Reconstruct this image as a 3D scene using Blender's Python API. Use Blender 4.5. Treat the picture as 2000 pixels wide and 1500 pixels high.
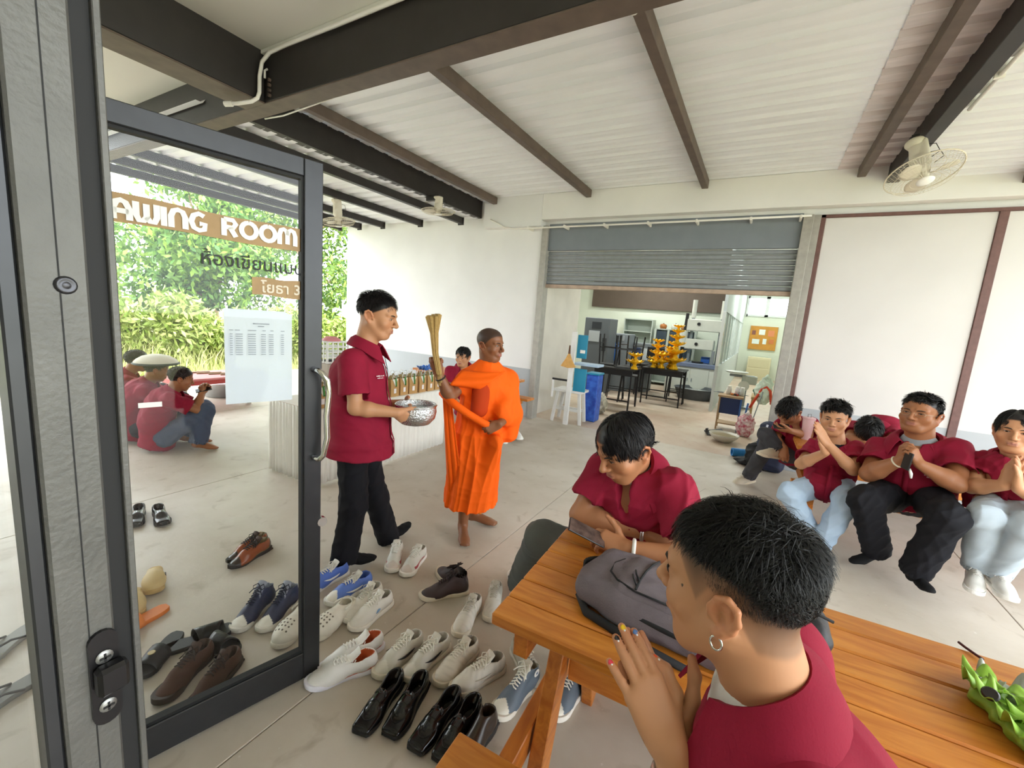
import bpy, bmesh, math, random
import numpy as np
from mathutils import Vector, Matrix

for _o in list(bpy.data.objects):
    bpy.data.objects.remove(_o, do_unlink=True)
SC = bpy.context.scene
COL = SC.collection
random.seed(7)
RNG = np.random.default_rng(7)
PI = math.pi

# ------------------------------------------------------------------ camera
CAM_H = 1.6
FPX = 832.7                     # focal length in pixels of the 2000 px wide frame
_y, _p, _r = (math.radians(a) for a in (29.535, 8.81, -4.428))
_fw = np.array([-math.sin(_y)*math.cos(_p), math.cos(_y)*math.cos(_p), -math.sin(_p)])
_rt = np.array([math.cos(_y), math.sin(_y), 0.0])
_dn = np.cross(_fw, _rt)
_r2 = math.cos(_r)*_rt + math.sin(_r)*_dn
_d2 = -math.sin(_r)*_rt + math.cos(_r)*_dn
CAMM = np.array([_r2, _d2, _fw])
CAMC = np.array([0, 0, CAM_H])
cam_data = bpy.data.cameras.new('camera')
cam_data.sensor_width = 36.0
cam_data.lens = 36.0*FPX/2000.0
cam_data.clip_start = 0.02
cam_data.clip_end = 300
cam = bpy.data.objects.new('camera', cam_data)
COL.objects.link(cam)
cam.matrix_world = Matrix(((_r2[0], -_d2[0], -_fw[0], 0), (_r2[1], -_d2[1], -_fw[1], 0), (_r2[2], -_d2[2], -_fw[2], CAM_H), (0, 0, 0, 1)))
SC.camera = cam

# ------------------------------------------------------------------ light
SC.view_settings.view_transform = 'Standard'
SC.view_settings.look = 'None'
SC.view_settings.gamma = 1.0
SC.view_settings.use_curve_mapping = False
SC.view_settings.exposure = 0.62
WORLD = bpy.data.worlds.new('overcast_sky')
SC.world = WORLD
WORLD.use_nodes = True
_nt = WORLD.node_tree
_nt.nodes.clear()
_bg = _nt.nodes.new('ShaderNodeBackground')
_bg.inputs['Color'].default_value = (0.90, 0.96, 1.0, 1)
_bg.inputs['Strength'].default_value = 5.2
_wo = _nt.nodes.new('ShaderNodeOutputWorld')
_nt.links.new(_bg.outputs[0], _wo.inputs[0])
_sd = bpy.data.lights.new('hazy_sun', 'SUN')
_sd.energy = 0.5
_sd.angle = math.radians(40)
_sd.color = (1.0, 0.96, 0.9)
_so = bpy.data.objects.new('hazy_sun', _sd)
COL.objects.link(_so)
_so.rotation_euler = (math.radians(35), math.radians(-30), 0)
SC.cycles.max_bounces = 10
SC.cycles.diffuse_bounces = 6
SC.cycles.transparent_max_bounces = 16

# ------------------------------------------------------------------ pixel of the photograph -> point of the place
def ray(x, y):
    return CAMM.T @ np.array([(x-1000)/FPX, (y-750)/FPX, 1.0])
def onz(x, y, z=0.0):
    d = ray(x, y); return CAMC + d*(z-CAM_H)/d[2]
def ony(x, y, Y):
    d = ray(x, y); return CAMC + d*Y/d[1]
def onx(x, y, X):
    d = ray(x, y); return CAMC + d*X/d[0]
def at(x, y, D):                # D = distance over the floor from the tripod point
    d = ray(x, y); return CAMC + d*D/math.hypot(d[0], d[1])
def V(*a): return np.array(a, float)
def nrm(a):
    a = np.asarray(a, float); return a/(np.linalg.norm(a)+1e-12)

# ------------------------------------------------------------------ materials
def lin(c):
    if isinstance(c, str):
        c = c.lstrip('#'); c = [int(c[i:i+2], 16)/255 for i in (0, 2, 4)]
    return tuple((v/12.92 if v <= .04045 else ((v+.055)/1.055)**2.4) for v in c[:3])
MATS = {}
def mat(name, col, rough=.6, metal=0.0, var=0.0, vscale=6.0, bump=0.0, bscale=40.0, spec=None, col2=None, emit=None, attr=None, coat=0.0, stretch=None, alpha=None):
    if name in MATS: return MATS[name]
    m = bpy.data.materials.new(name); m.use_nodes = True
    nt = m.node_tree; N = nt.nodes; L = nt.links
    b = N['Principled BSDF']
    c = lin(col)
    b.inputs['Base Color'].default_value = (*c, 1)
    b.inputs['Roughness'].default_value = rough
    b.inputs['Metallic'].default_value = metal
    if spec is not None: b.inputs['Specular IOR Level'].default_value = spec
    if coat: b.inputs['Coat Weight'].default_value = coat
    tc = N.new('ShaderNodeTexCoord')
    src = tc.outputs['Object']
    if stretch:
        mp = N.new('ShaderNodeMapping'); mp.inputs['Scale'].default_value = stretch
        L.new(src, mp.inputs[0]); src = mp.outputs[0]
    if attr:
        a = N.new('ShaderNodeAttribute'); a.attribute_name = attr
        base = a.outputs['Color']
        L.new(base, b.inputs['Base Color'])
    elif var or col2:
        n = N.new('ShaderNodeTexNoise'); n.inputs['Scale'].default_value = vscale; n.inputs['Detail'].default_value = 5
        L.new(src, n.inputs['Vector'])
        mx = N.new('ShaderNodeMix'); mx.data_type = 'RGBA'
        rp = N.new('ShaderNodeMapRange'); rp.inputs[1].default_value = .3; rp.inputs[2].default_value = .7
        L.new(n.outputs['Fac'], rp.inputs[0]); L.new(rp.outputs[0], mx.inputs['Factor'])
        if col2: ca, cb = c, lin(col2)
        else:
            ca = tuple(max(0, v*(1-var)) for v in c); cb = tuple(min(1, v*(1+var)) for v in c)
        mx.inputs['A'].default_value = (*ca, 1); mx.inputs['B'].default_value = (*cb, 1)
        L.new(mx.outputs['Result'], b.inputs['Base Color'])
    if bump:
        n2 = N.new('ShaderNodeTexNoise'); n2.inputs['Scale'].default_value = bscale; n2.inputs['Detail'].default_value = 6
        L.new(src, n2.inputs['Vector'])
        bp = N.new('ShaderNodeBump'); bp.inputs['Strength'].default_value = bump; bp.inputs['Distance'].default_value = .01
        L.new(n2.outputs['Fac'], bp.inputs['Height']); L.new(bp.outputs[0], b.inputs['Normal'])
    if emit:
        b.inputs['Emission Color'].default_value = (*lin(emit[0]), 1); b.inputs['Emission Strength'].default_value = emit[1]
    MATS[name] = m
    return m
def glass_mat(name, tint=(1, 1, 1), gloss=1.0, haze=0.0, ior=1.45):
    m = bpy.data.materials.new(name); m.use_nodes = True
    nt = m.node_tree; N = nt.nodes; L = nt.links; N.clear()
    tr = N.new('ShaderNodeBsdfTransparent'); tr.inputs[0].default_value = (*tint, 1)
    gl = N.new('ShaderNodeBsdfGlossy'); gl.inputs['Roughness'].default_value = 0.02
    fr = N.new('ShaderNodeFresnel'); fr.inputs[0].default_value = ior
    mu = N.new('ShaderNodeMath'); mu.operation = 'MULTIPLY'; mu.inputs[1].default_value = gloss
    mx = N.new('ShaderNodeMixShader'); o = N.new('ShaderNodeOutputMaterial')
    L.new(fr.outputs[0], mu.inputs[0]); L.new(mu.outputs[0], mx.inputs[0]); L.new(tr.outputs[0], mx.inputs[1]); L.new(gl.outputs[0], mx.inputs[2])
    out = mx.outputs[0]
    if haze:
        df = N.new('ShaderNodeBsdfDiffuse'); df.inputs[0].default_value = (.8, .8, .8, 1)
        m2 = N.new('ShaderNodeMixShader'); m2.inputs[0].default_value = haze
        L.new(out, m2.inputs[1]); L.new(df.outputs[0], m2.inputs[2]); out = m2.outputs[0]
    L.new(out, o.inputs[0])
    MATS[name] = m
    return m

# ------------------------------------------------------------------ mesh building
def frame_from(a, b):
    d = nrm(np.subtract(b, a)); h = V(0, 0, 1) if abs(d[2]) < .9 else V(1, 0, 0)
    x = nrm(np.cross(h, d)); y = np.cross(d, x)
    return x, y, d
class MB:
    """collects shapes; one build() = one mesh object"""
    def __init__(s): s.v = []; s.f = []; s.m = []; s.cur = 0; s.n = 0
    def add(s, vs, fs):
        o = s.n
        s.v.extend([tuple(map(float, p)) for p in vs]); s.n += len(vs)
        for f in fs: s.f.append(tuple(i+o for i in f)); s.m.append(s.cur)
        return s
    def mi(s, i): s.cur = i; return s
    def box(s, lo, hi, bev=0.0):
        lo = np.minimum(lo, hi)*1.0; hi = np.maximum(lo, hi)*1.0
        return s.obox((lo+hi)/2, np.eye(3), (hi-lo)/2, bev)
    def obox(s, c, R, half, bev=0.0):
        """oriented box; rows of R = local axes in world; bev = chamfer"""
        R = np.asarray(R, float); h = np.asarray(half, float)
        if bev <= 0:
            co = [(x, y, z) for x in (-1, 1) for y in (-1, 1) for z in (-1, 1)]
            vs = [c + (np.array(k)*h) @ R for k in co]
            return s.add(vs, [(0, 1, 3, 2), (4, 6, 7, 5), (0, 4, 5, 1), (2, 3, 7, 6), (0, 2, 6, 4), (1, 5, 7, 3)])
        b = min(bev, *(h*.99)); vs = []
        idx = {}
        for sx in (-1, 1):
            for sy in (-1, 1):
                for sz in (-1, 1):
                    for ax in range(3):
                        q = np.array([sx, sy, sz])*h
                        for o in range(3):
                            if o != ax: q[o] -= np.array([sx, sy, sz])[o]*b
                        idx[(sx, sy, sz, ax)] = len(vs); vs.append(c + q @ R)
        fs = []
        for ax in range(3):
            u, w = [(1, 2), (2, 0), (0, 1)][ax]
            for sg in (-1, 1):
                k = []
                for (su, sw) in ((-1, -1), (1, -1), (1, 1), (-1, 1)):
                    t = [0, 0, 0]; t[ax] = sg; t[u] = su; t[w] = sw
                    k.append(idx[(*t, ax)])
                fs.append(tuple(k if sg > 0 else k[::-1]))
        for ax in range(3):
            u, w = [(1, 2), (2, 0), (0, 1)][ax]
            for su in (-1, 1):
                for sw in (-1, 1):
                    q = []
                    for (sg, aa) in ((-1, u), (1, u), (1, w), (-1, w)):
                        t = [0, 0, 0]; t[ax] = sg; t[u] = su; t[w] = sw
                        q.append(idx[(*t, aa)])
                    fs.append(tuple(q if su*sw < 0 else q[::-1]))
        for sx in (-1, 1):
            for sy in (-1, 1):
                for sz in (-1, 1):
                    q = [idx[(sx, sy, sz, a)] for a in range(3)]
                    fs.append(tuple(q if sx*sy*sz > 0 else q[::-1]))
        return s.add(vs, fs)
    def bar(s, a, b, w, h, up=(0, 0, 1), bev=0.0):
        """rectangular bar from a to b, w sideways, h along up"""
        a = np.asarray(a, float); b = np.asarray(b, float); d = nrm(b-a)
        x = nrm(np.cross(up, d)); u = np.cross(d, x)
        return s.obox((a+b)/2, np.array([d, x, u]), (np.linalg.norm(b-a)/2, w/2, h/2), bev)
    def rings(s, rings, cap0=True, cap1=True, closed=True):
        n = len(rings[0]); vs = [p for r in rings for p in r]; fs = []
        for i in range(len(rings)-1):
            for j in range(n if closed else n-1):
                k = (j+1) % n
                fs.append((i*n+j, i*n+k, (i+1)*n+k, (i+1)*n+j))
        if cap0: fs.append(tuple(range(n))[::-1])
        if cap1: fs.append(tuple(range((len(rings)-1)*n, len(rings)*n)))
        return s.add(vs, fs)
    def cyl(s, a, b, r0, r1=None, n=12, cap=True):
        r1 = r0 if r1 is None else r1
        a = np.asarray(a, float); b = np.asarray(b, float); x, y, d = frame_from(a, b)
        t = [2*PI*i/n for i in range(n)]
        R = [[p + r*(math.cos(q)*x + math.sin(q)*y) for q in t] for p, r in ((a, r0), (b, r1))]
        return s.rings(R, cap, cap)
    def tube(s, pts, r, n=6, cap=True, closed=False):
        P = [np.asarray(p, float) for p in pts]; m = len(P)
        rr = r if hasattr(r, '__len__') else [r]*m
        R = []; x = None
        for i in range(m):
            a = P[(i-1) % m] if (closed or i > 0) else P[i]; b = P[(i+1) % m] if (closed or i < m-1) else P[i]
            d = nrm(b-a)
            if x is None:
                x, y, _ = frame_from(V(0, 0, 0), d)
            x = nrm(x - d*(x @ d)); y = np.cross(d, x)
            R.append([P[i] + rr[i]*(math.cos(2*PI*k/n)*x + math.sin(2*PI*k/n)*y) for k in range(n)])
        if closed: R.append(R[0]); cap = False
        return s.rings(R, cap, cap)
    def lathe(s, prof, c=(0, 0, 0), n=24, axis=(0, 0, 1), cap=False):
        z = nrm(axis); x, y, _ = frame_from(V(0, 0, 0), z); c = np.asarray(c, float)
        R = [[c + z*h + r*(math.cos(2*PI*k/n)*x + math.sin(2*PI*k/n)*y) for k in range(n)] for r, h in prof]
        return s.rings(R, cap, cap)
    def ball(s, c, r, n=10, m=8):
        r = np.ones(3)*r; c = np.asarray(c, float)
        R = [[c + r*V(math.sin(PI*i/m)*math.cos(2*PI*k/n), math.sin(PI*i/m)*math.sin(2*PI*k/n), math.cos(PI*i/m)) for k in range(n)] for i in range(m, -1, -1)]
        R[0] = [c - V(0, 0, r[2])+V(1e-5*math.cos(2*PI*k/n), 1e-5*math.sin(2*PI*k/n), 0) for k in range(n)]
        R[-1] = [c + V(0, 0, r[2])+V(1e-5*math.cos(2*PI*k/n), 1e-5*math.sin(2*PI*k/n), 0) for k in range(n)]
        return s.rings(R, True, True)
    def grid(s, P, double=0.0):
        """P[i][j] points -> quad sheet; double = thickness along normal"""
        P = np.asarray(P, float); a, b = P.shape[:2]
        vs = P.reshape(-1, 3); f = [(i*b+j, i*b+j+1, (i+1)*b+j+1, (i+1)*b+j) for i in range(a-1) for j in range(b-1)]
        if not double: return s.add(vs, f)
        du = np.gradient(P, axis=0); dv = np.gradient(P, axis=1)
        N = np.cross(du, dv); N /= (np.linalg.norm(N, axis=2, keepdims=True)+1e-12)
        Q = (P - N*double).reshape(-1, 3); n = a*b
        f2 = [tuple(n+i for i in q[::-1]) for q in f]
        e = []
        for j in range(b-1): e += [(j+1, j, n+j, n+j+1), ((a-1)*b+j, (a-1)*b+j+1, n+(a-1)*b+j+1, n+(a-1)*b+j)]
        for i in range(a-1): e += [(i*b, (i+1)*b, n+(i+1)*b, n+i*b), ((i+1)*b+b-1, i*b+b-1, n+i*b+b-1, n+(i+1)*b+b-1)]
        return s.add(np.vstack([vs, Q]), f+f2+e)
    def poly(s, pts, dirv):
        """prism of a flat outline pts extruded by dirv"""
        P = [np.asarray(p, float) for p in pts]; d = np.asarray(dirv, float); n = len(P)
        return s.add(P+[p+d for p in P], [tuple(range(n))[::-1], tuple(range(n, 2*n))]+[(i, (i+1) % n, n+(i+1) % n, n+i) for i in range(n)])
    def build(s, name, mats, parent=None, smooth=False, world=True, kind=None, label=None, autos=None):
        me = bpy.data.meshes.new(name)
        v = np.array(s.v, float)
        if parent is not None and world:
            v = v - np.array(parent_loc(parent))
        me.from_pydata(v.tolist(), [], s.f)
        for m in (mats if isinstance(mats, (list, tuple)) else [mats]): me.materials.append(m)
        if max(s.m, default=0): me.polygons.foreach_set('material_index', s.m)
        if smooth or autos:
            me.polygons.foreach_set('use_smooth', [True]*len(me.polygons))
            if autos: me.set_sharp_from_angle(angle=math.radians(autos))
        o = bpy.data.objects.new(name, me); COL.objects.link(o)
        if parent is not None: o.parent = parent
        if kind: o['kind'] = kind
        if label: o['label'] = label
        return o
def parent_loc(p):
    l = V(0, 0, 0)
    while p is not None:
        l = l + np.array(p.location); p = p.parent
    return l
def tag(o, label, cat, group=None, kind=None):
    o['label'] = label; o['category'] = cat
    if group: o['group'] = group
    if kind: o['kind'] = kind
    return o
def thing(name, label, cat, loc=(0, 0, 0), group=None, rz=0.0):
    o = bpy.data.objects.new(name, None); COL.objects.link(o)
    o.location = tuple(float(a) for a in loc); o.rotation_euler = (0, 0, rz); o.empty_display_size = .1
    return tag(o, label, cat, group)
def struct(name, mb, m, label=None, cat=None, parent=None, **k):
    o = mb.build(name, m, parent, **k)
    if parent is None:
        o['kind'] = 'structure'
        if label: o['label'] = label
        if cat: o['category'] = cat
    return o
def copy_tree(o, parent=None):
    c = o.copy(); COL.objects.link(c); c.parent = parent
    for ch in o.children: copy_tree(ch, c)
    return c
def rawmesh(name, v, quads, mats, parent=None, smooth=True, cols=None, world=True, midx=None):
    me = bpy.data.meshes.new(name)
    v = np.asarray(v, np.float32)
    if parent is not None and world: v = v - np.array(parent_loc(parent), np.float32)
    quads = np.asarray(quads, np.int32); n = len(quads); k = quads.shape[1]
    me.vertices.add(len(v)); me.vertices.foreach_set('co', v.ravel())
    me.loops.add(n*k); me.loops.foreach_set('vertex_index', quads.ravel())
    me.polygons.add(n); me.polygons.foreach_set('loop_start', np.arange(0, n*k, k, dtype=np.int32))
    for m in (mats if isinstance(mats, (list, tuple)) else [mats]): me.materials.append(m)
    if midx is not None: me.polygons.foreach_set('material_index', np.asarray(midx, np.int32))
    me.update(calc_edges=True); me.validate()
    if smooth: me.polygons.foreach_set('use_smooth', np.ones(len(me.polygons), bool))
    if cols is not None:
        ca = me.color_attributes.new('tone', 'FLOAT_COLOR', 'POINT')
        c4 = np.ones((len(v), 4), np.float32); c4[:, :3] = cols
        ca.data.foreach_set('color', c4.ravel())
    o = bpy.data.objects.new(name, me); COL.objects.link(o)
    if parent is not None: o.parent = parent
    return o
def text_mesh(body, size, mb, origin, xdir, ydir, depth=.001, align='LEFT', bold=0.0, sx=1.0):
    """flat lettering laid on a plane at origin along xdir / ydir, added to mb"""
    cu = bpy.data.curves.new('t', 'FONT'); cu.body = body; cu.size = size; cu.align_x = align; cu.offset = bold; cu.resolution_u = 3
    o = bpy.data.objects.new('t', cu); COL.objects.link(o)
    dg = bpy.context.evaluated_depsgraph_get(); dg.update()
    me = o.evaluated_get(dg).to_mesh()
    xd = nrm(xdir); yd = nrm(ydir); nd = np.cross(xd, yd)*depth
    vs = [np.asarray(origin, float)+xd*v.co.x*sx+yd*v.co.y+nd for v in me.vertices]
    fs = [tuple(p.vertices) for p in me.polygons]
    o.evaluated_get(dg).to_mesh_clear()
    bpy.data.objects.remove(o, do_unlink=True); bpy.data.curves.remove(cu)
    if vs: mb.add(vs, fs)
    return mb
# ================================================================== setting
def wall_paint(name, hi, lo, zs, rough=.75):
    """plaster wall: white above, grey dado paint below height zs"""
    m = bpy.data.materials.new(name); m.use_nodes = True
    nt = m.node_tree; N = nt.nodes; L = nt.links; b = N['Principled BSDF']; b.inputs['Roughness'].default_value = rough
    g = N.new('ShaderNodeNewGeometry'); sp = N.new('ShaderNodeSeparateXYZ'); L.new(g.outputs['Position'], sp.inputs[0])
    gt = N.new('ShaderNodeMath'); gt.operation = 'GREATER_THAN'; gt.inputs[1].default_value = zs; L.new(sp.outputs['Z'], gt.inputs[0])
    n = N.new('ShaderNodeTexNoise'); n.inputs['Scale'].default_value = 1.3; n.inputs['Detail'].default_value = 6; L.new(g.outputs['Position'], n.inputs['Vector'])
    rp = N.new('ShaderNodeMapRange'); rp.inputs[1].default_value = .3; rp.inputs[2].default_value = .75; rp.inputs[3].default_value = 1.0; rp.inputs[4].default_value = .9; L.new(n.outputs['Fac'], rp.inputs[0])
    mx = N.new('ShaderNodeMix'); mx.data_type = 'RGBA'; mx.inputs['A'].default_value = (*lin(lo), 1); mx.inputs['B'].default_value = (*lin(hi), 1); L.new(gt.outputs[0], mx.inputs['Factor'])
    mm = N.new('ShaderNodeMix'); mm.data_type = 'RGBA'; mm.blend_type = 'MULTIPLY'; mm.inputs['Factor'].default_value = 1.0
    L.new(mx.outputs['Result'], mm.inputs['A']); L.new(rp.outputs[0], mm.inputs['B']); L.new(mm.outputs['Result'], b.inputs['Base Color'])
    MATS[name] = m; return m
def concrete(name, c1, c2, c3, rough=.42):
    m = bpy.data.materials.new(name); m.use_nodes = True
    nt = m.node_tree; N = nt.nodes; L = nt.links; b = N['Principled BSDF']
    g = N.new('ShaderNodeNewGeometry')
    n1 = N.new('ShaderNodeTexNoise'); n1.inputs['Scale'].default_value = .9; n1.inputs['Detail'].default_value = 8; n1.inputs['Roughness'].default_value = .62
    n2 = N.new('ShaderNodeTexNoise'); n2.inputs['Scale'].default_value = 7; n2.inputs['Detail'].default_value = 8; n2.inputs['Distortion'].default_value = .6
    n3 = N.new('ShaderNodeTexNoise'); n3.inputs['Scale'].default_value = 30; n3.inputs['Detail'].default_value = 4
    for n in (n1, n2, n3): L.new(g.outputs['Position'], n.inputs['Vector'])
    r1 = N.new('ShaderNodeMapRange'); r1.inputs[1].default_value = .36; r1.inputs[2].default_value = .64; L.new(n1.outputs['Fac'], r1.inputs[0])
    mx = N.new('ShaderNodeMix'); mx.data_type = 'RGBA'; mx.inputs['A'].default_value = (*lin(c1), 1); mx.inputs['B'].default_value = (*lin(c2), 1); L.new(r1.outputs[0], mx.inputs['Factor'])
    r2 = N.new('ShaderNodeMapRange'); r2.inputs[1].default_value = .60; r2.inputs[2].default_value = .78; r2.inputs[4].default_value = .75; L.new(n2.outputs['Fac'], r2.inputs[0])
    m2 = N.new('ShaderNodeMix'); m2.data_type = 'RGBA'; m2.inputs['B'].default_value = (*lin(c3), 1); L.new(mx.outputs['Result'], m2.inputs['A']); L.new(r2.outputs[0], m2.inputs['Factor'])
    r3 = N.new('ShaderNodeMapRange'); r3.inputs[1].default_value = .70; r3.inputs[2].default_value = .76; r3.inputs[4].default_value = .6; L.new(n3.outputs['Fac'], r3.inputs[0])
    m3 = N.new('ShaderNodeMix'); m3.data_type = 'RGBA'; m3.inputs['B'].default_value = (*lin('#d9d5cd'), 1); L.new(m2.outputs['Result'], m3.inputs['A']); L.new(r3.outputs[0], m3.inputs['Factor'])
    L.new(m3.outputs['Result'], b.inputs['Base Color'])
    rr = N.new('ShaderNodeMapRange'); rr.inputs[3].default_value = rough-.12; rr.inputs[4].default_value = rough+.2; L.new(n2.outputs['Fac'], rr.inputs[0]); L.new(rr.outputs[0], b.inputs['Roughness'])
    bp = N.new('ShaderNodeBump'); bp.inputs['Strength'].default_value = .12; bp.inputs['Distance'].default_value = .01; L.new(n3.outputs['Fac'], bp.inputs['Height']); L.new(bp.outputs[0], b.inputs['Normal'])
    MATS[name] = m; return m

M_WALL = wall_paint('wall_white_grey', '#ebebea', '#b3b8bc', .80)
M_PLASTER = mat('plaster_white', '#e9e8e5', .8, var=.03, vscale=2)
M_CONC = concrete('concrete_floor', '#b5aa9b', '#c9c1b6', '#9c907f')
M_CONC2 = concrete('workshop_floor', '#b59a86', '#c4b5a3', '#a8806c')
M_STEEL_DARK = mat('dark_steel_paint', '#2a2625', .5, var=.15, vscale=8)
M_STEEL_BROWN = mat('brown_primer_steel', '#5e5047', .6, var=.18, vscale=9)
M_ROOF = mat('galvanised_sheet', '#e9ebee', .42, metal=.0, var=.04, vscale=1.5, stretch=(1, 5, 1))
M_ROOF2 = mat('stained_sheet', '#d3cac8', .5, metal=.0, var=.14, vscale=3, stretch=(1, 7, 1))
M_PVC = mat('white_pvc', '#e9e6df', .35)
M_SHUT = mat('grey_shutter', '#8b9093', .5, metal=.2, var=.08, vscale=12)
M_LINTEL = mat('grey_lintel_panel', '#7b8289', .5, var=.05)
M_BROWN = mat('brown_trim', '#6a4a45', .55, var=.15, vscale=20)
M_POST = mat('grey_steel_post', '#a6a39b', .5, metal=.25, var=.1, vscale=15)

# --- floors: slabs with recessed joints
ja = onz(916, 1102); jb = onz(1044, 1014)
JX = float((ja[0]+jb[0])/2)
fl = struct('floor', MB().box((-9.4, -1.2, -.2), (6.5, 6.25, -.012)), mat('joint_dark', '#8a7d6c', .9), 'speckled beige concrete floor of the covered yard', 'floor')
xs = [-9.4, -6.35, -3.9, JX, 1.6, 4.1, 6.5]; ys = [-1.2, 6.25]
for i in range(len(xs)-1):
    for j in range(len(ys)-1):
        g = .0018
        MB().box((xs[i]+g, ys[j]+g, -.1), (xs[i+1]-g, ys[j+1]-g, 0), .003).build('slab', M_CONC, fl)
struct('floor_workshop', MB().box((-6, 6.25, -.2), (2.6, 19, -.001)), M_CONC2, 'reddish stained floor inside the workshop', 'floor')
M_GROUND = mat('yard_ground', '#b8ad8a', .95, col2='#8f9a5c', vscale=1.1, bump=.5, bscale=8)
struct('ground', MB().box((-60, -40, -.3), (40, 60, -.12)), M_GROUND, 'dusty grassy ground outside the shed', 'ground')

# --- back wall pieces
YW = 6.12
struct('wall_back_left', MB().box((-7.6, YW, 0), (-3.1, YW+.15, 3.46)).box((-4.15, YW-.14, 3.0), (-3.1, YW, 3.46)), M_WALL, 'white wall with grey painted dado left of the shutter', 'wall')
struct('wall_back_lintel', MB().box((-3.1, YW+.02, 3.02), (.33, YW+.15, 3.46)), M_PLASTER, 'white wall strip above the shutter', 'wall')
MB().box((-3.1, YW-.14, 3.09), (6.5, YW, 3.46), .004).build('trim_girder', M_PLASTER)
bpy.data.objects['trim_girder']['kind'] = 'structure'
wr = struct('wall_back_right', MB().box((.33, YW+.04, 0), (6.5, YW+.15, 3.46)), M_WALL, 'white panelled wall with grey dado behind the seated row', 'wall')
M_PANEL = wall_paint('panel_white_grey', '#d9d6d3', '#b0b5b9', .80, .5)
for x0, x1 in ((.445, 1.835), (1.905, 3.3), (3.37, 4.8), (4.87, 6.4)):
    MB().box((x0, YW+.005, 0.0), (x1, YW+.04, 2.985), .004).build('panel', M_PANEL, wr)
for x0, x1, z0, z1 in ((.40, .445, 0, 3.02), (1.835, 1.905, 0, 2.985), (3.3, 3.37, 0, 2.985), (4.8, 4.87, 0, 2.985), (.40, 6.5, 2.985, 3.02)):
    MB().box((x0, YW-.012, z0), (x1, YW+.04, z1), .003).build('frame_strip', M_BROWN, wr)
# shutter opening
struct('trim_1', MB().box((-3.12, YW-.05, 0), (-3.02, YW+.12, 3.02), .004), M_POST, 'grey steel post left of the shutter', 'post')
struct('trim_2', MB().box((.23, YW-.05, 0), (.33, YW+.12, 3.02), .004).box((.33, YW-.02, 0), (.40, YW+.04, 3.02), .003), M_POST, 'grey steel post right of the shutter', 'post')
struct('trim_3', MB().box((-3.02, YW, 2.66), (.23, YW+.06, 3.05), .004), M_LINTEL, 'blue grey panel above the shutter', 'panel')
sh = thing('roller_shutter', 'grey roller shutter rolled halfway up over the workshop opening', 'shutter', (-1.4, YW+.05, 2.12))
n = 8
for i in range(n):
    z = 2.16+.062*i
    prof = [(0, 0), (-.016, .012), (-.02, .031), (-.016, .05), (0, .058), (.006, .03)]
    MB().poly([(-3.03, YW+.06+a, z+b) for a, b in prof], (3.27, 0, 0)).build('slat', M_SHUT, sh, autos=30)
MB().box((-3.03, YW+.03, 2.105), (.24, YW+.09, 2.16), .006).build('bottom_rail', mat('rail_worn', '#b09a88', .6, var=.15, vscale=10), sh)
# conduit along the girder
cp = [V(-4.0, YW-.17, 3.12), V(-3.86, YW-.17, 3.06), V(-3.72, YW-.17, 2.99), V(-3.55, YW-.17, 2.965), V(-1.5, YW-.17, 2.97), V(.30, YW-.17, 2.98)]
cd = thing('conduit_pipe', 'white conduit pipe clipped along the wall above the shutter', 'pipe', (-1.5, YW-.17, 2.97))
MB().tube(cp, .012, 8).build('pipe', M_PVC, cd, smooth=True)
for x in (-3.3, -2.7, -2.1, -1.5, -.9, -.3, .2):
    MB().box((x-.012, YW-.187, 2.952), (x+.012, YW-.0, 2.992), .003).build('clip', M_PVC, cd)

# --- roof
PITCH = .215
def sheet_strip(mb, x0, x1, y0, y1, z):
    pts = []; y = y0; k = 0
    while y < y1-1e-6:
        for dy, dz in ((0, 0), (.055, 0), (.075, .032), (.125, .032), (.145, 0)):
            if y+dy <= y1+1e-6: pts.append((y+dy, z+dz))
        for q in (.165, .185):
            pts.append((y+q, z+.004)); 
        y += PITCH
    pts.append((y1, z))
    P = [[(x, a, b) for a, b in pts] for x in np.linspace(x0, x1, 3)]
    mb.grid(P, .0012)
def roof_section(name, label, x0, x1, z, m, y0=-1.2, y1=6.26):
    r = bpy.data.objects.new(name, None); COL.objects.link(r); r['kind'] = 'structure'; r['label'] = label; r['category'] = 'roof'
    y = y0
    while y < y1-.1:
        e = min(y+PITCH*4, y1)
        mb = MB(); sheet_strip(mb, x0, x1, y, e, z); mb.build('roof_sheet', m, r)
        y = e
    return r
roof_section('roof_main', 'light grey corrugated metal roof over the middle of the yard', -4.36, .50, 3.46, M_ROOF, 2.17-PITCH)
roof_section('roof_lapped', 'stained narrow strip of corrugated roof beside the black rafter', .46, .98, 3.452, M_ROOF2, 2.17-PITCH)
roof_section('roof_low', 'lower corrugated metal roof on the garden side', -7.75, -4.34, 3.19, M_ROOF, 2.17-PITCH)
roof_section('roof_side', 'lower corrugated metal roof on the right side', .97, 4.9, 3.30, M_ROOF, 2.17-PITCH)
def purlin(x, z, w=.075, h=.1, y0=2.15, y1=YW-.13, m=None, plate=True):
    t = thing('purlin', PL[0], 'beam', (x, y1, z), 'roof purlins'); 
    MB().box((x-w/2, y0, z), (x+w/2, y1, z+h), .004).build('tube', m or M_STEEL_BROWN, t)
    if plate: MB().box((x-w/2-.02, y1-.006, z-.02), (x+w/2+.02, y1+.01, z+h+.0), .002).build('end_plate', M_STEEL_DARK, t)
    return t
for x, lb in ((-3.95, 'brown steel purlin nearest the step in the roof, left of the shutter'), (-2.38, 'brown steel purlin ending on the wall above the left part of the shutter'), (-.86, 'brown steel purlin with the short white pipe at its near end'), (.68, 'brown steel purlin ending just left of the big ceiling fan')):
    PL = [lb]; purlin(x, 3.36)
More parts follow.
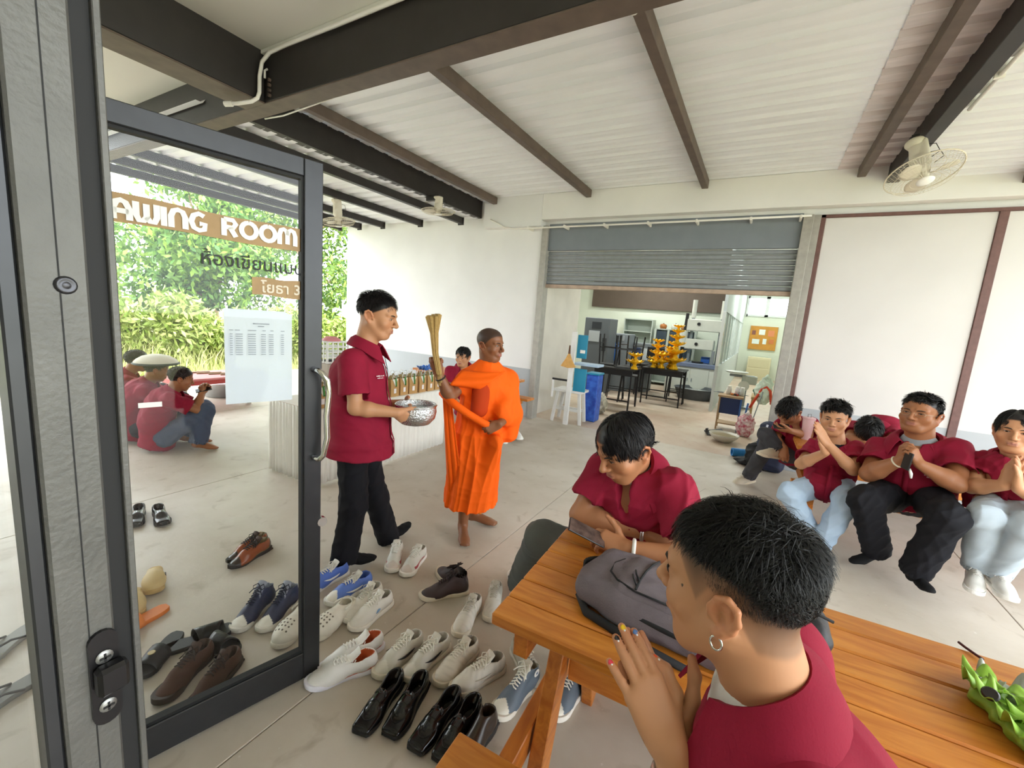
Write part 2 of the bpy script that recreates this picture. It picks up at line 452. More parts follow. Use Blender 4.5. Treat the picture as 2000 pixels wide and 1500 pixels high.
for x, lb in ((-4.62, 'black purlin of the low roof nearest the wall fan'), (-5.52, 'black purlin of the low roof, second from the step'), (-6.46, 'black purlin of the low roof, third from the step'), (-7.10, 'black purlin of the low roof, fourth from the step'), (-7.68, 'black purlin at the outer edge of the low roof')):
    PL = [lb]; purlin(x, 3.09, m=M_STEEL_DARK)
PL = ['brown steel purlin at the right edge of the picture']; purlin(1.93, 3.2)
PL = ['brown steel purlin of the side roof beyond the right edge']; purlin(3.4, 3.2)
tag(MB().box((-4.40, 2.17, 3.19), (-4.29, YW-.0, 3.47), .004).build('rafter', M_STEEL_DARK), 'black rafter along the step between the high and low roof', 'beam', 'black rafters')
tag(MB().box((.90, 2.1, 3.28), (1.00, YW-.13, 3.47), .004).build('rafter', M_STEEL_DARK), 'black rafter carrying the large fan on the right', 'beam', 'black rafters')
MS = [M_STEEL_DARK, M_STEEL_BROWN]
def ibeam(name, lo, hi, label):
    t = thing(name, label, 'beam', ((lo[0]+hi[0])/2, (lo[1]+hi[1])/2, lo[2]))
    MB().box(lo, hi, .006).build('web', M_STEEL_DARK, t)
    MB().box((lo[0]-(.0 if hi[0]-lo[0] > 1 else .004), lo[1]-(.0 if hi[1]-lo[1] > 1 else .004), lo[2]-.012), (hi[0]+(.0 if hi[0]-lo[0] > 1 else .004), hi[1]+(.0 if hi[1]-lo[1] > 1 else .004), lo[2]-.0005), .003).build('bottom_flange', M_STEEL_BROWN, t)
    return t
ibeam('main_beam', (-7.75, 2.03, 3.055), (4.1, 2.165, 3.44), 'deep dark steel beam crossing the ceiling from left to right')
ibeam('cross_beam', (-3.72, -1.2, 3.055), (-3.47, 2.028, 3.42), 'deep dark steel beam above the glass door running to the corner')
struct('ceiling', MB().box((-3.47, -1.2, 3.40), (3.6, 2.03, 3.44)), mat('soffit_board', '#dcdad2', .7), 'flat white soffit board near the door', 'ceiling')
struct('ceiling_outer', MB().box((-7.6, -1.2, 3.40), (-3.72, 2.03, 3.44)), MATS['soffit_board'], 'flat cream soffit board beyond the cross beam', 'ceiling')
struct('trim_soffit', MB().box((-3.47, 2.0, 3.375), (3.6, 2.028, 3.40), .003), MATS['soffit_board'])
# conduit at the beam corner
c1 = thing('conduit_pipe', 'bent white conduit pipe hanging at the beam corner above the door', 'pipe', (-3.42, 1.98, 3.1))
pth = [V(-1.7, 2.0, 3.365), V(-2.6, 2.0, 3.36), V(-3.15, 1.99, 3.355), V(-3.32, 1.98, 3.34), V(-3.40, 1.97, 3.29), V(-3.425, 1.965, 3.2), V(-3.43, 1.965, 3.09), V(-3.43, 1.95, 3.045), V(-3.47, 1.93, 3.02), V(-3.56, 1.88, 3.0), V(-3.62, 1.85, 2.995)]
MB().tube(pth, .0135, 8).build('pipe', M_PVC, c1, smooth=True)
MB().cyl((-3.60, 1.862, 2.996), (-3.65, 1.835, 2.992), .019, n=10).build('socket', M_PVC, c1, smooth=False)
MB().tube([V(-3.42, 2.02, 3.27), V(-3.42, 2.0, 3.25), V(-3.42, 2.0, 3.2)], .008, 6).build('cable_tail', M_PVC, c1, smooth=True)
for i in range(4): MB().cyl((-3.40, 2.03, 3.09+.035*i), (-3.40, 2.012, 3.09+.035*i), .012, n=8).build('bolt', M_STEEL_BROWN, c1)
c2 = thing('conduit_pipe', 'thin white cable sagging below the dark main beam', 'pipe', (-3.3, 2.2, 3.04))
MB().tube([V(-3.75, 2.19, 3.05), V(-3.5, 2.19, 3.035), V(-3.2, 2.185, 3.045), V(-2.9, 2.18, 3.055)], .006, 6).build('cable', M_PVC, c2, smooth=True)
c3 = thing('conduit_pipe', 'short white pipe elbow at the near end of a purlin', 'pipe', (-.93, 2.2, 3.3))
a = at(1240, 20, 2.75)
MB().tube([a+V(-.02, -.35, .08), a+V(-.01, -.16, .03), a+V(-.0, -.02, .0)], .02, 8).build('pipe', M_PVC, c3, smooth=True)
MB().cyl(a+V(0, -.06, .005), a+V(.0, .0, -.004), .026, n=10).build('socket', M_PVC, c3)
c4 = thing('conduit_pipe', 'white conduit pipe along the black rafter leading to the large fan', 'pipe', (1.03, 3.4, 3.3))
MB().tube([V(1.03, 2.2, 3.29), V(1.03, 3.4, 3.285), V(1.03, 4.35, 3.28)], .013, 8).build('pipe', M_PVC, c4, smooth=True)
for y in (2.7, 3.3, 3.9): MB().box((1.0, y-.012, 3.262), (1.05, y+.012, 3.305), .003).build('clip', M_PVC, c4)

# --- unseen facade and back room behind the camera, shaped to keep light out
struct('wall_front', MB().box((-2.3, -4.1, 0), (1.7, -4.0, 3.0)).box((-2.3, -4.0, 0), (-2.2, -1.35, 3.0)).box((1.6, -4.0, 0), (1.7, -1.35, 3.0)).box((-2.2, -4.0, 2.9), (1.6, -1.35, 3.0)).box((-9, -1.35, 0), (-2.2, -1.2, 3.46)).box((1.6, -1.35, 0), (2.6, -1.2, 3.46)).box((-2.2, -1.35, 2.4), (1.6, -1.2, 3.46)), M_PLASTER, 'unseen white facade of the drawing room behind the camera, shaped to block light', 'wall')

# ================================================================== glass doors
M_ALU = mat('charcoal_aluminium', '#3a3b3e', .38, metal=.55, var=.06, vscale=20)
M_ALU2 = mat('reflecting_aluminium', '#5f5e5b', .5, metal=.35, var=.12, vscale=14, bump=.15, bscale=160)  # lighter copy of the charcoal frame, interior reflection put into the colour
M_RUBBER = mat('black_rubber', '#121214', .7)
M_CHROME = mat('chrome', '#d8d8d6', .12, metal=1.0)
M_GLASS = glass_mat('door_glass', (.985, .995, .99), .8, .0)
E0 = V(-1.48, 1.07, 0); DD = nrm(V(-.14, -.55, 0)); DN = V(-DD[1], DD[0], 0)   # DN points to +x side (towards the camera)
if DN[0] < 0: DN = -DN
DW = .72; DT = 2.10
def dp(u, z, o=0.0): return E0 + DD*u + V(0, 0, z) + DN*o
DR = np.array([DD, DN, V(0, 0, 1)])
leaf = thing('glass_door', 'open dark framed glass door with lettering and chrome pull handle', 'door', E0+DD*DW)
leaf['kind'] = 'structure'; leaf.name = 'door_1'
def dbar(name, u0, u1, z0, z1, th=.045, m=None, bev=.003):
    return MB().obox(dp((u0+u1)/2, (z0+z1)/2), DR, ((u1-u0)/2, th/2, (z1-z0)/2), bev).build(name, m or M_ALU, leaf)
dbar('lock_stile', 0, .067, .012, DT); dbar('hinge_stile', DW-.067, DW, .012, DT)
dbar('top_rail', .0675, DW-.0675, DT-.062, DT); dbar('bottom_rail', .0675, DW-.0675, .012, .135)
for nm, u0, u1, z0, z1 in (('bead', .067, .075, .135, DT-.062), ('bead', DW-.075, DW-.067, .135, DT-.062), ('bead', .075, DW-.075, .135, .147), ('bead', .075, DW-.075, DT-.072, DT-.062)):
    MB().obox(dp((u0+u1)/2, (z0+z1)/2), DR, ((u1-u0)/2, .014, (z1-z0)/2)).build(nm, M_RUBBER, leaf)
MB().grid([[dp(.072, .14), dp(.072, DT-.066)], [dp(DW-.072, .14), dp(DW-.072, DT-.066)]]).build('pane', M_GLASS, leaf)
for sg in (1, -1):
    h = [dp(.03, 1.345, sg*.02), dp(.028, 1.345, sg*.05), dp(.02, 1.34, sg*.066), dp(-.0, 1.31, sg*.07), dp(-.008, 1.26, sg*.07), dp(.0, 1.17, sg*.07), dp(-.004, 1.08, sg*.07), dp(.012, 1.01, sg*.07), dp(.022, .995, sg*.06), dp(.028, .993, sg*.04), dp(.03, .993, sg*.02)]
    MB().tube(h, .0115, 10).build('pull_handle', M_CHROME, leaf, smooth=True)
MB().cyl(dp(-.004, .71, .012), dp(-.004, .71, .03), .02, n=12).build('lock_cylinder', M_CHROME, leaf)
# --- the lettering on the glass (seen from inside the room the strip faces us)
M_SIGN = mat('brown_sticker', '#a5865c', .6, var=.08, vscale=25)
M_LETTER = mat('white_vinyl', '#ecebe6', .5)
M_BLACKV = mat('black_vinyl', '#1c1c20', .6)
sg = MB()
def strip(u0, u1, zt0, zb0, zt1, zb1, o=.0045, wob=.003):
    n = 16; R = []
    for i in range(n+1):
        t = i/n; u = u0+(u1-u0)*t
        R.append([dp(u, zt0+(zt1-zt0)*t+wob*math.sin(9*t+1), o), dp(u, zb0+(zb1-zb0)*t-wob*math.sin(7*t), o)])
    return MB().grid(R, .0004)
strip(.072, .65, 1.855, 1.779, 1.862, 1.782).build('sign_strip', M_SIGN, leaf, label='brown strip with white letters')
strip(.072, .232, 1.671, 1.606, 1.671, 1.613, wob=.002).build('sign_strip', M_SIGN, leaf, label='small brown strip with pale lettering')
# letters as broad strokes: local x from 0 to w, y from 0 to 1
LET = {
 'D': (.85, [[(.0, 0), (0, 1)], [(0, 1), (.4, 1), (.7, .82), (.7, .18), (.4, 0), (0, 0)]]),
 'R': (.8, [[(.08, 0), (.08, .95)], [(.08, .92), (.5, .92), (.62, .72), (.5, .5), (.2, .5)], [(.35, .5), (.62, 0)]]),
 'A': (.8, [[(.08, 0), (.08, .55), (.2, .86), (.36, .94), (.52, .86), (.64, .55), (.64, 0)], [(.1, .42), (.62, .42)]]),
 'W': (1.0, [[(.08, 1), (.08, .35), (.18, .08), (.34, .1), (.46, .3), (.46, .95)], [(.46, .3), (.58, .1), (.74, .08), (.84, .35), (.84, 1)]]),
 'I': (.3, [[(.1, 0), (.1, .98)]]),
 'N': (.8, [[(.08, 0), (.08, .6), (.18, .88), (.36, .96), (.54, .88), (.64, .6), (.64, 0)]]),
 'G': (.85, [[(.62, .84), (.4, .95), (.18, .82), (.08, .5), (.18, .17), (.4, .06), (.62, .14), (.66, .42), (.42, .42)]]),
 'O': (.95, [[(.44 + .36*math.sin(q*PI/8), .5+.43*math.cos(q*PI/8)) for q in range(17)]]),
 'M': (1.1, [[(.08, 0), (.08, .6), (.16, .88), (.3, .94), (.44, .85), (.5, .6), (.5, .05)], [(.5, .6), (.56, .85), (.7, .94), (.84, .88), (.92, .6), (.92, 0)]]),
 ' ': (.55, [])}
def stroke(mb, pts, w, f):
    P = [np.array(p, float) for p in pts]; L0 = []; R0 = []
    for i, p in enumerate(P):
        a = P[max(i-1, 0)]; b = P[min(i+1, len(P)-1)]; d = b-a; d = d/(np.linalg.norm(d)+1e-9); nn = np.array([-d[1], d[0]])
        L0.append(p+nn*w/2); R0.append(p-nn*w/2)
    rows = [[f(*l), f(*r)] for l, r in zip(L0, R0)]
    mb.grid(rows, .0012)
txt = 'DRAWING ROOM'
tot = sum(LET[c][0] for c in txt); U0 = .68; UW = U0-.082
acc = 0.0
for c in txt:
    w, st = LET[c]
    if st:
        mb = MB()
        for s_ in st:
            stroke(mb, s_, .25 if c != ' ' else .1, lambda x, y, acc=acc: dp(U0-(acc+x)/tot*UW, 1.792+.056*y+.004*((acc)/tot)-.002, .007))
        mb.build('letter', M_LETTER, leaf)
    acc += w
mb = MB(); text_mesh('ห้องเขียนแบบ', .058, mb, dp(.378, 1.695, .006), -DD, V(0, 0, 1), .0006, bold=.0006, sx=.98)
if mb.v: mb.build('lettering', M_BLACKV, leaf, label='black room lettering on the glass')
mb = MB(); text_mesh('โยธา 3', .05, mb, dp(.205, 1.622, .006), -DD, V(0, 0, 1), .0006, bold=.0008)
if mb.v: mb.build('lettering', mat('pale_vinyl', '#d9cdb8', .5), leaf, label='pale lettering on the small brown strip')
# notice sheet
pg = [[dp(.315-.215*i/8+(.0 if j else 0), 1.558-.33*j/8-(.012 if (i == 8 and j == 0) else 0)-.0, -.006-.002*math.sin(i*.8)) for i in range(9)] for j in range(9)]
MB().grid(pg, .0005).build('notice_sheet', mat('grey_white_paper', '#cdd2d8', .7), leaf, label='printed notice sheet taped to the glass')
mb = MB()
M_INK = mat('faint_print', '#8d949c', .7)
mb2 = MB()
for r in range(11):
    z = 1.488-.0078*r-(.006 if r > 0 else 0)
    for (u0, u1) in (((.30, .292), (.283, .262), (.246, .222), (.205, .19), (.18, .165), (.14, .13)) if r else ((.302, .29), (.285, .27), (.245, .22), (.2, .19), (.175, .165), (.14, .128))):
        mb2.grid([[dp(u0, z, .0009-.002*0), dp(u0, z-.0024, .0009)], [dp(u1, z, .0009), dp(u1, z-.0024, .0009)]])
for z, u0, u1 in ((1.512, .23, .178), (1.503, .215, .195)):
    mb2.grid([[dp(u0, z, .0009), dp(u0, z-.003, .0009)], [dp(u1, z, .0009), dp(u1, z-.003, .0009)]])
mb2.build('print', M_INK, leaf)
MB().grid([[dp(.545, 1.256, .0045), dp(.545, 1.24, .0045)], [dp(.488, 1.256, .0045), dp(.488, 1.24, .0045)]], .0004).build('sticker', M_LETTER, leaf)
# --- second leaf standing open next to the camera: only its stile is in view
l2 = thing('door_2', 'near dark aluminium door stile with lock keeper at the left edge', 'door', (-.62, -.7, 0)); l2['kind'] = 'structure'
SX = -.60
MB().box((SX-.045, .121, .01), (SX, .168, 2.14), .0025).build('stile', M_ALU2, l2)
MB().box((SX-.045, .1685, .01), (SX-.007, .184, 2.14), .0).build('brush_seal', M_RUBBER, l2)
MB().box((SX-.045, .1845, .01), (SX-.001, .191, 2.14), .001).build('nose_strip', M_ALU2, l2)
MB().box((SX-.040, .107, .01), (SX-.006, .1205, 2.14), .002).build('glazing_bead', M_ALU, l2)
MB().box((SX-.0005, .1455, .02), (SX+.0006, .1467, 2.13)).build('joint_line', M_RUBBER, l2)
MB().grid([[(SX-.027, -.70, .1), (SX-.027, -.70, 2.08)], [(SX-.027, .108, .1), (SX-.027, .108, 2.08)]]).build('pane', M_GLASS, l2)
MB().box((SX-.045, -.70, .01), (SX, .106, .1), .002).build('bottom_rail', M_ALU, l2)
MB().box((SX-.045, -.70, 2.08), (SX, .106, 2.14), .002).build('top_rail', M_ALU, l2)
MB().box((SX-.045, -.76, .01), (SX, -.70, 2.14), .002).build('hinge_stile', M_ALU, l2)
sc0 = onx(128, 557, SX)
MB().lathe([(.0001, .0035), (.003, .0035), (.0045, .002), (.006, .004), (.008, .003), (.009, 0)], (SX, sc0[1], sc0[2]), 16, (1, 0, 0)).build('screw', mat('dark_screw', '#4a4a4e', .35, metal=.8), l2, smooth=True)
k0 = onx(200, 1228, SX); k1 = onx(207, 1408, SX)
ky = (k0[1]+k1[1])/2; kz0, kz1 = k1[2], k0[2]
kp = MB(); 
M_KEEP = mat('dark_keeper', '#2d2c2e', .3, metal=.7)
def capsule_plate(y, z0, z1, r, x0, x1):
    pts = [(y+r*math.cos(q), z1-r+r*math.sin(q)) for q in np.linspace(0, PI, 9)]+[(y-r*math.cos(q), z0+r-r*math.sin(q)) for q in np.linspace(0, PI, 9)]
    return [(x0, a, b) for a, b in pts], (x1-x0, 0, 0)
o_k = MB().poly(*capsule_plate(ky, kz0, kz1, .013, SX, SX+.005)).build('keeper_plate', M_KEEP, l2)
zm = (kz0+kz1)/2
MB().obox(V(SX+.014, ky+.003, zm+.004), np.eye(3), (.009, .014, .017), .004).build('keeper_hook', M_KEEP, o_k)
for zz in (kz1-.032, kz0+.024):
    MB().lathe([(.0001, .0078), (.006, .0076), (.0080, .006)], (SX, ky, zz), 14, (1, 0, 0)).build('keeper_screw', mat('dull_zinc', '#8f8f8d', .4, metal=.8), o_k, smooth=True)
    MB().box((SX+.008, ky-.005, zz-.001), (SX+.009, ky+.005, zz+.001)).box((SX+.008, ky-.001, zz-.005), (SX+.009, ky+.001, zz+.005)).build('screw_slot', M_RUBBER, o_k)
# jamb post of the far leaf
hp = E0+DD*(DW+.045)
struct('trim_4', MB().obox(hp+V(0, 0, 1.1), DR, (.04, .04, 1.1), .004), M_ALU, 'dark aluminium jamb post of the glass door', 'post')
struct('window_1', MB().box((hp[0]-.03, -1.2, .02), (hp[0]+.03, hp[1]-.06, .1)).box((hp[0]-.03, -1.2, 2.1), (hp[0]+.03, hp[1]-.06, 2.2)), M_ALU, 'fixed glass side panel of the vestibule', 'window')
MB().grid([[(hp[0], -1.2, .1), (hp[0], -1.2, 2.1)], [(hp[0], hp[1]-.06, .1), (hp[0], hp[1]-.06, 2.1)]]).build('pane', M_GLASS, bpy.data.objects['window_1'])
# ================================================================== implicit surfaces -> one continuous mesh
class SDF:
    def __init__(s, h): s.h = h; s.ops = []
    def cone(s, a, b, ra, rb=None, k=.02, flat=False, sub=False, sq=None):
        """tapered limb a->b; flat = cut square at the ends; sq=(dir, factor) squashes across dir"""
        s.ops.append(('c', np.asarray(a, float), np.asarray(b, float), ra, ra if rb is None else rb, k, flat, sub, sq)); return s
    def chain(s, pts, rads, k=.02, **kw):
        for i in range(len(pts)-1): s.cone(pts[i], pts[i+1], rads[i], rads[i+1], k, **kw)
        return s
    def ell(s, c, r, R=None, k=.02, sub=False):
        s.ops.append(('e', np.asarray(c, float), np.asarray(r, float)*np.ones(3), np.eye(3) if R is None else np.asarray(R, float), k, sub)); return s
    def box(s, c, half, R=None, rnd=.005, k=.01, sub=False):
        s.ops.append(('b', np.asarray(c, float), np.asarray(half, float), np.eye(3) if R is None else np.asarray(R, float), rnd, k, sub)); return s
    def half(s, p, n):
        """cut away everything on the side n points to"""
        s.ops.append(('h', np.asarray(p, float), nrm(n))); return s
    def _bb(s, o):
        if o[0] == 'c':
            r = max(o[3], o[4])
            if o[8] is not None: r *= max(1.0, o[8][1])
            r *= 1.05; return np.minimum(o[1], o[2])-r, np.maximum(o[1], o[2])+r
        if o[0] == 'e':
            e = np.sqrt(((o[3]*o[2][:, None])**2).sum(0)); return o[1]-e, o[1]+e
        if o[0] == 'b':
            e = np.abs(o[3]*o[2][:, None]).sum(0); return o[1]-e, o[1]+e
    def mesh(s):
        h = s.h; B = [s._bb(o) for o in s.ops if o[0] != 'h' and not (o[7] if o[0] == 'c' else o[5] if o[0] == 'e' else o[6])]
        lo = np.min([b[0] for b in B], 0)-3*h; hi = np.max([b[1] for b in B], 0)+3*h
        n = np.ceil((hi-lo)/h).astype(int)+1
        F = np.full(n, .15, np.float32)
        ax = [lo[i]+h*np.arange(n[i]) for i in range(3)]
        for o in s.ops:
            if o[0] == 'h':
                X = ax[0][:, None, None]-o[1][0]; Y = ax[1][None, :, None]-o[1][1]; Z = ax[2][None, None, :]-o[1][2]
                F = np.maximum(F, (X*o[2][0]+Y*o[2][1]+Z*o[2][2]).astype(np.float32)); continue
            k = o[5] if o[0] in 'cb' else o[4]
            sub = o[7] if o[0] == 'c' else o[5] if o[0] == 'e' else o[6]
            bl, bh = s._bb(o); pad = k+2.5*h
            i0 = np.clip(np.floor((bl-pad-lo)/h).astype(int), 0, n); i1 = np.clip(np.ceil((bh+pad-lo)/h).astype(int)+1, 0, n)
            if (i1 <= i0).any(): continue
            sl = tuple(slice(a, b) for a, b in zip(i0, i1))
            X = ax[0][sl[0]][:, None, None].astype(np.float32); Y = ax[1][sl[1]][None, :, None].astype(np.float32); Z = ax[2][sl[2]][None, None, :].astype(np.float32)
            if o[0] == 'c':
                a, b, ra, rb, _, flat, _, sq = o[1:]
                px, py, pz = X-a[0], Y-a[1], Z-a[2]
                d = b-a; L = np.linalg.norm(d)+1e-9
                if sq is not None:
                    q = nrm(sq[0]-0.0); f = 1/sq[1]-1
                    t_ = (px*q[0]+py*q[1]+pz*q[2])*f
                    px, py, pz = px+t_*q[0], py+t_*q[1], pz+t_*q[2]
                u = d/L
                t = px*u[0]+py*u[1]+pz*u[2]
                tc = np.clip(t, 0, L)
                dd = np.sqrt(np.maximum((px-tc*u[0])**2+(py-tc*u[1])**2+(pz-tc*u[2])**2, 1e-12)) if not flat else np.sqrt(np.maximum(px*px+py*py+pz*pz-t*t, 1e-12))
                D = dd-(ra+(rb-ra)*tc/L)
                if sq is not None and sq[1] < 1: D = D*(.5+.5*sq[1])
                if flat: D = np.maximum(D, np.maximum(-t, t-L))
            elif o[0] == 'e':
                c, r, R = o[1:4]
                px, py, pz = X-c[0], Y-c[1], Z-c[2]
                q = [(px*R[i][0]+py*R[i][1]+pz*R[i][2])/r[i] for i in range(3)]
                k0 = np.sqrt(q[0]**2+q[1]**2+q[2]**2); k1 = np.sqrt((q[0]/r[0])**2+(q[1]/r[1])**2+(q[2]/r[2])**2)+1e-9
                D = k0*(k0-1)/k1
            else:
                c, hf, R, rnd = o[1:5]
                px, py, pz = X-c[0], Y-c[1], Z-c[2]
                q = [np.abs(px*R[i][0]+py*R[i][1]+pz*R[i][2])-(hf[i]-rnd) for i in range(3)]
                D = np.sqrt(sum(np.maximum(v, 0)**2 for v in q))+np.minimum(np.maximum(q[0], np.maximum(q[1], q[2])), 0)-rnd
            D = D.astype(np.float32); A = F[sl]
            if sub:
                t = np.clip(.5-.5*(A+D)/k, 0, 1); F[sl] = A*(1-t)-D*t+k*t*(1-t)
            else:
                t = np.clip(.5+.5*(A-D)/k, 0, 1); F[sl] = A*(1-t)+D*t-k*t*(1-t)
        for i in range(3):
            sl = [slice(None)]*3
            for e in (0, -1): sl[i] = e; F[tuple(sl)] = np.maximum(F[tuple(sl)], h*.5)
        return surface_nets(F, lo, h)
def surface_nets(F, lo, h):
    S = F < 0
    c = np.zeros(np.array(F.shape)-1, np.uint8)
    for dx in (0, 1):
        for dy in (0, 1):
            for dz in (0, 1):
                c += S[dx:S.shape[0]-1+dx, dy:S.shape[1]-1+dy, dz:S.shape[2]-1+dz]
    act = (c > 0) & (c < 8)
    I = np.argwhere(act); idx = np.full(c.shape, -1, np.int32); idx[act] = np.arange(len(I))
    acc = np.zeros((len(I), 3)); cnt = np.zeros(len(I))
    corners = [(x, y, z) for x in (0, 1) for y in (0, 1) for z in (0, 1)]
    for a in corners:
        for ax in range(3):
            if a[ax]: continue
            b = list(a); b[ax] = 1
            f0 = F[I[:, 0]+a[0], I[:, 1]+a[1], I[:, 2]+a[2]]; f1 = F[I[:, 0]+b[0], I[:, 1]+b[1], I[:, 2]+b[2]]
            m = (f0 < 0) != (f1 < 0)
            t = np.where(m, f0/np.where(m, f0-f1, 1), 0)
            p = np.tile(np.array(a, float), (len(I), 1)); p[:, ax] += t
            acc += p*m[:, None]; cnt += m
    v = (I+acc/cnt[:, None])*h+lo
    Q = []
    for ax in range(3):
        o1, o2 = [(1, 2), (2, 0), (0, 1)][ax]
        sl0 = [slice(1, -1)]*3; sl1 = [slice(1, -1)]*3; sl0[ax] = slice(0, -1); sl1[ax] = slice(1, None)
        A = S[tuple(sl0)]; Bq = S[tuple(sl1)]
        E = np.argwhere(A != Bq)
        off = np.ones(3, int); off[ax] = 0; G = E+off
        sgn = A[E[:, 0], E[:, 1], E[:, 2]]
        def cell(d1, d2):
            g = G.copy(); g[:, o1] -= d1; g[:, o2] -= d2; return idx[g[:, 0], g[:, 1], g[:, 2]]
        q = np.stack([cell(1, 1), cell(0, 1), cell(0, 0), cell(1, 0)], 1)
        q[~sgn] = q[~sgn][:, ::-1]; Q.append(q)
    Q = np.vstack(Q); Q = Q[(Q >= 0).all(1)]
    return v, Q
def merge_meshes(L):
    vs, qs, o = [], [], 0
    for v, q in L: vs.append(v); qs.append(q+o); o += len(v)
    return np.vstack(vs), np.vstack(qs)
def vnormals(v, q):
    n = np.cross(v[q[:, 2]]-v[q[:, 0]], v[q[:, 3]]-v[q[:, 1]]); N = np.zeros_like(v)
    for i in range(4): np.add.at(N, q[:, i], n)
    return N/(np.linalg.norm(N, axis=1, keepdims=True)+1e-12)
def fold_disp(v, q, amp, freq, seed=0, stretch=(1, 1, 1), sharp=True):
    """cloth creases: displaces along normals with warped ridges"""
    r = np.random.default_rng(seed); N = vnormals(v, q); d = np.zeros(len(v)); p = v*np.array(stretch)
    warp = sum(np.sin(p @ r.normal(0, freq*.45, 3)+r.uniform(0, 6)) for _ in range(3))
    for _ in range(4):
        w = np.sin(p @ r.normal(0, freq, 3)+r.uniform(0, 6)+warp*.8)
        d += (1-np.abs(w))**2 - .33 if sharp else w*.5
    return smooth_mesh(v+N*(d*amp/2)[:, None], q)
def smooth_mesh(v, q, it=2, w=.5):
    n = len(v)
    for _ in range(it):
        A = np.zeros_like(v); c = np.zeros(n)
        for a, b in ((0, 1), (1, 2), (2, 3), (3, 0)):
            for k in range(3): A[:, k] += np.bincount(q[:, a], v[q[:, b], k], n)
            c += np.bincount(q[:, a], minlength=n)
        v = v*(1-w)+w*A/np.maximum(c, 1)[:, None]
    return v

# ------------------------------------------------------------------ heads
def head_frame(c, fwd, up=(0, 0, 1)):
    f = nrm(fwd); u = np.asarray(up, float); x = nrm(np.cross(f, u)); u = np.cross(x, f)
    return np.array([x, f, u]), np.asarray(c, float)     # rows: right, forward, up
def head_sdf(c, R, h, s=1.0, wide=1.0, jaw=1.0, neck=None, fine=False, rneck=.056):
    S = SDF(h)
    def P(x, y, z): return c + (V(x*wide, y, z)*s) @ R
    def E(x, y, z, rx, ry, rz, k=.012, sub=False): S.ell(P(x, y, z), V(rx*wide, ry, rz)*s, R, k*s, sub)
    def Cn(a, b, ra, rb, k=.012, sub=False): S.cone(P(*a), P(*b), ra*s, rb*s, k*s, sub=sub)
    E(0, -.014, .036, .074, .094, .080)                        # cranium
    E(0, .028, .045, .062, .058, .055, .03)                    # forehead
    E(0, .030, -.030, .062, .062, .082, .03)                   # face mass
    E(0, .058, -.096, .030*jaw, .026, .020, .03)               # chin
    for e in (-1, 1):
        Cn((e*.058*jaw, -.004, -.045), (e*.028*jaw, .052, -.096), .017, .014, .03)     # jaw line
        E(e*.044, .058, -.028, .024, .022, .022, .025)         # cheekbone
        Cn((e*.012, .089, .020), (e*.046, .072, .022), .010, .009, .015)               # brow ridge
    Cn((0, .090, .010), (0, .114, -.028), .007, .0105, .012)   # nose bridge
    for e in (-1, 1): E(e*.0125, .098, -.034, .0085, .010, .0075, .008)                # nostril wings
    E(0, .109, -.032, .010, .010, .009, .008)
    for e in (-1, 1):
        E(e*.0315, .094, .002, .0175, .011, .010, .010, True)  # eye sockets
        E(e*.0315, .0745, .001, .0165, .0125, .0110, .005)     # lid mound
    E(0, .079, -.062, .028, .016, .018, .015)                  # mouth mound
    Cn((-.016, .0925, -.0575), (.016, .0925, -.0575), .0045, .0045, .006)              # upper lip
    Cn((0, .096, -.0575), (0, .0955, -.058), .0055, .0055, .006)
    Cn((-.013, .0935, -.0685), (.013, .0935, -.0685), .0060, .0060, .006)              # lower lip
    Cn((-.022, .098, -.0630), (.022, .098, -.0630), .0016, .0016, .003, True)          # mouth line
    for e in (-1, 1):                                          # ears
        pts = [(.0715, .008, -.020), (.079, .004, -.004), (.084, -.006, .012), (.087, -.021, .018), (.088, -.033, .008), (.086, -.034, -.010), (.081, -.025, -.026), (.075, -.011, -.039), (.0715, -.002, -.036)]
        for i in range(len(pts)-1):
            Cn((e*pts[i][0], *pts[i][1:]), (e*pts[i+1][0], *pts[i+1][1:]), .0045, .0045, .004)
        E(e*.077, -.016, -.008, .004, .019, .026, .006)
        Cn((e*.080, -.014, -.032), (e*.076, -.006, -.040), .0065, .006, .005)          # lobe
        if fine:
            Cn((e*.081, -.022, .004), (e*.080, -.022, -.018), .0042, .004, .004)       # antihelix
            Cn((e*.080, -.012, .008), (e*.081, -.022, .002), .003, .004, .004)
            E(e*.0855, -.010, -.014, .0105, .0085, .012, .004, True); Cn((e*.088, -.016, .010), (e*.089, -.026, .0), .0035, .003, .003, True)                     # concha
            Cn((e*.077, -.001, -.016), (e*.077, -.002, -.020), .005, .005, .004)       # tragus
    if neck is not None:
        S.cone(P(0, -.022, -.05), neck, rneck*s, rneck*1.04*s, .03*s)
    return S
def to_head(v, c, R, s=1.0, wide=1.0):
    q = ((v-c) @ R.T)/s; q[:, 0] /= wide; return q
def sm(x, a, b):
    t = np.clip((x-a)/(b-a), 0, 1); return t*t*(3-2*t)
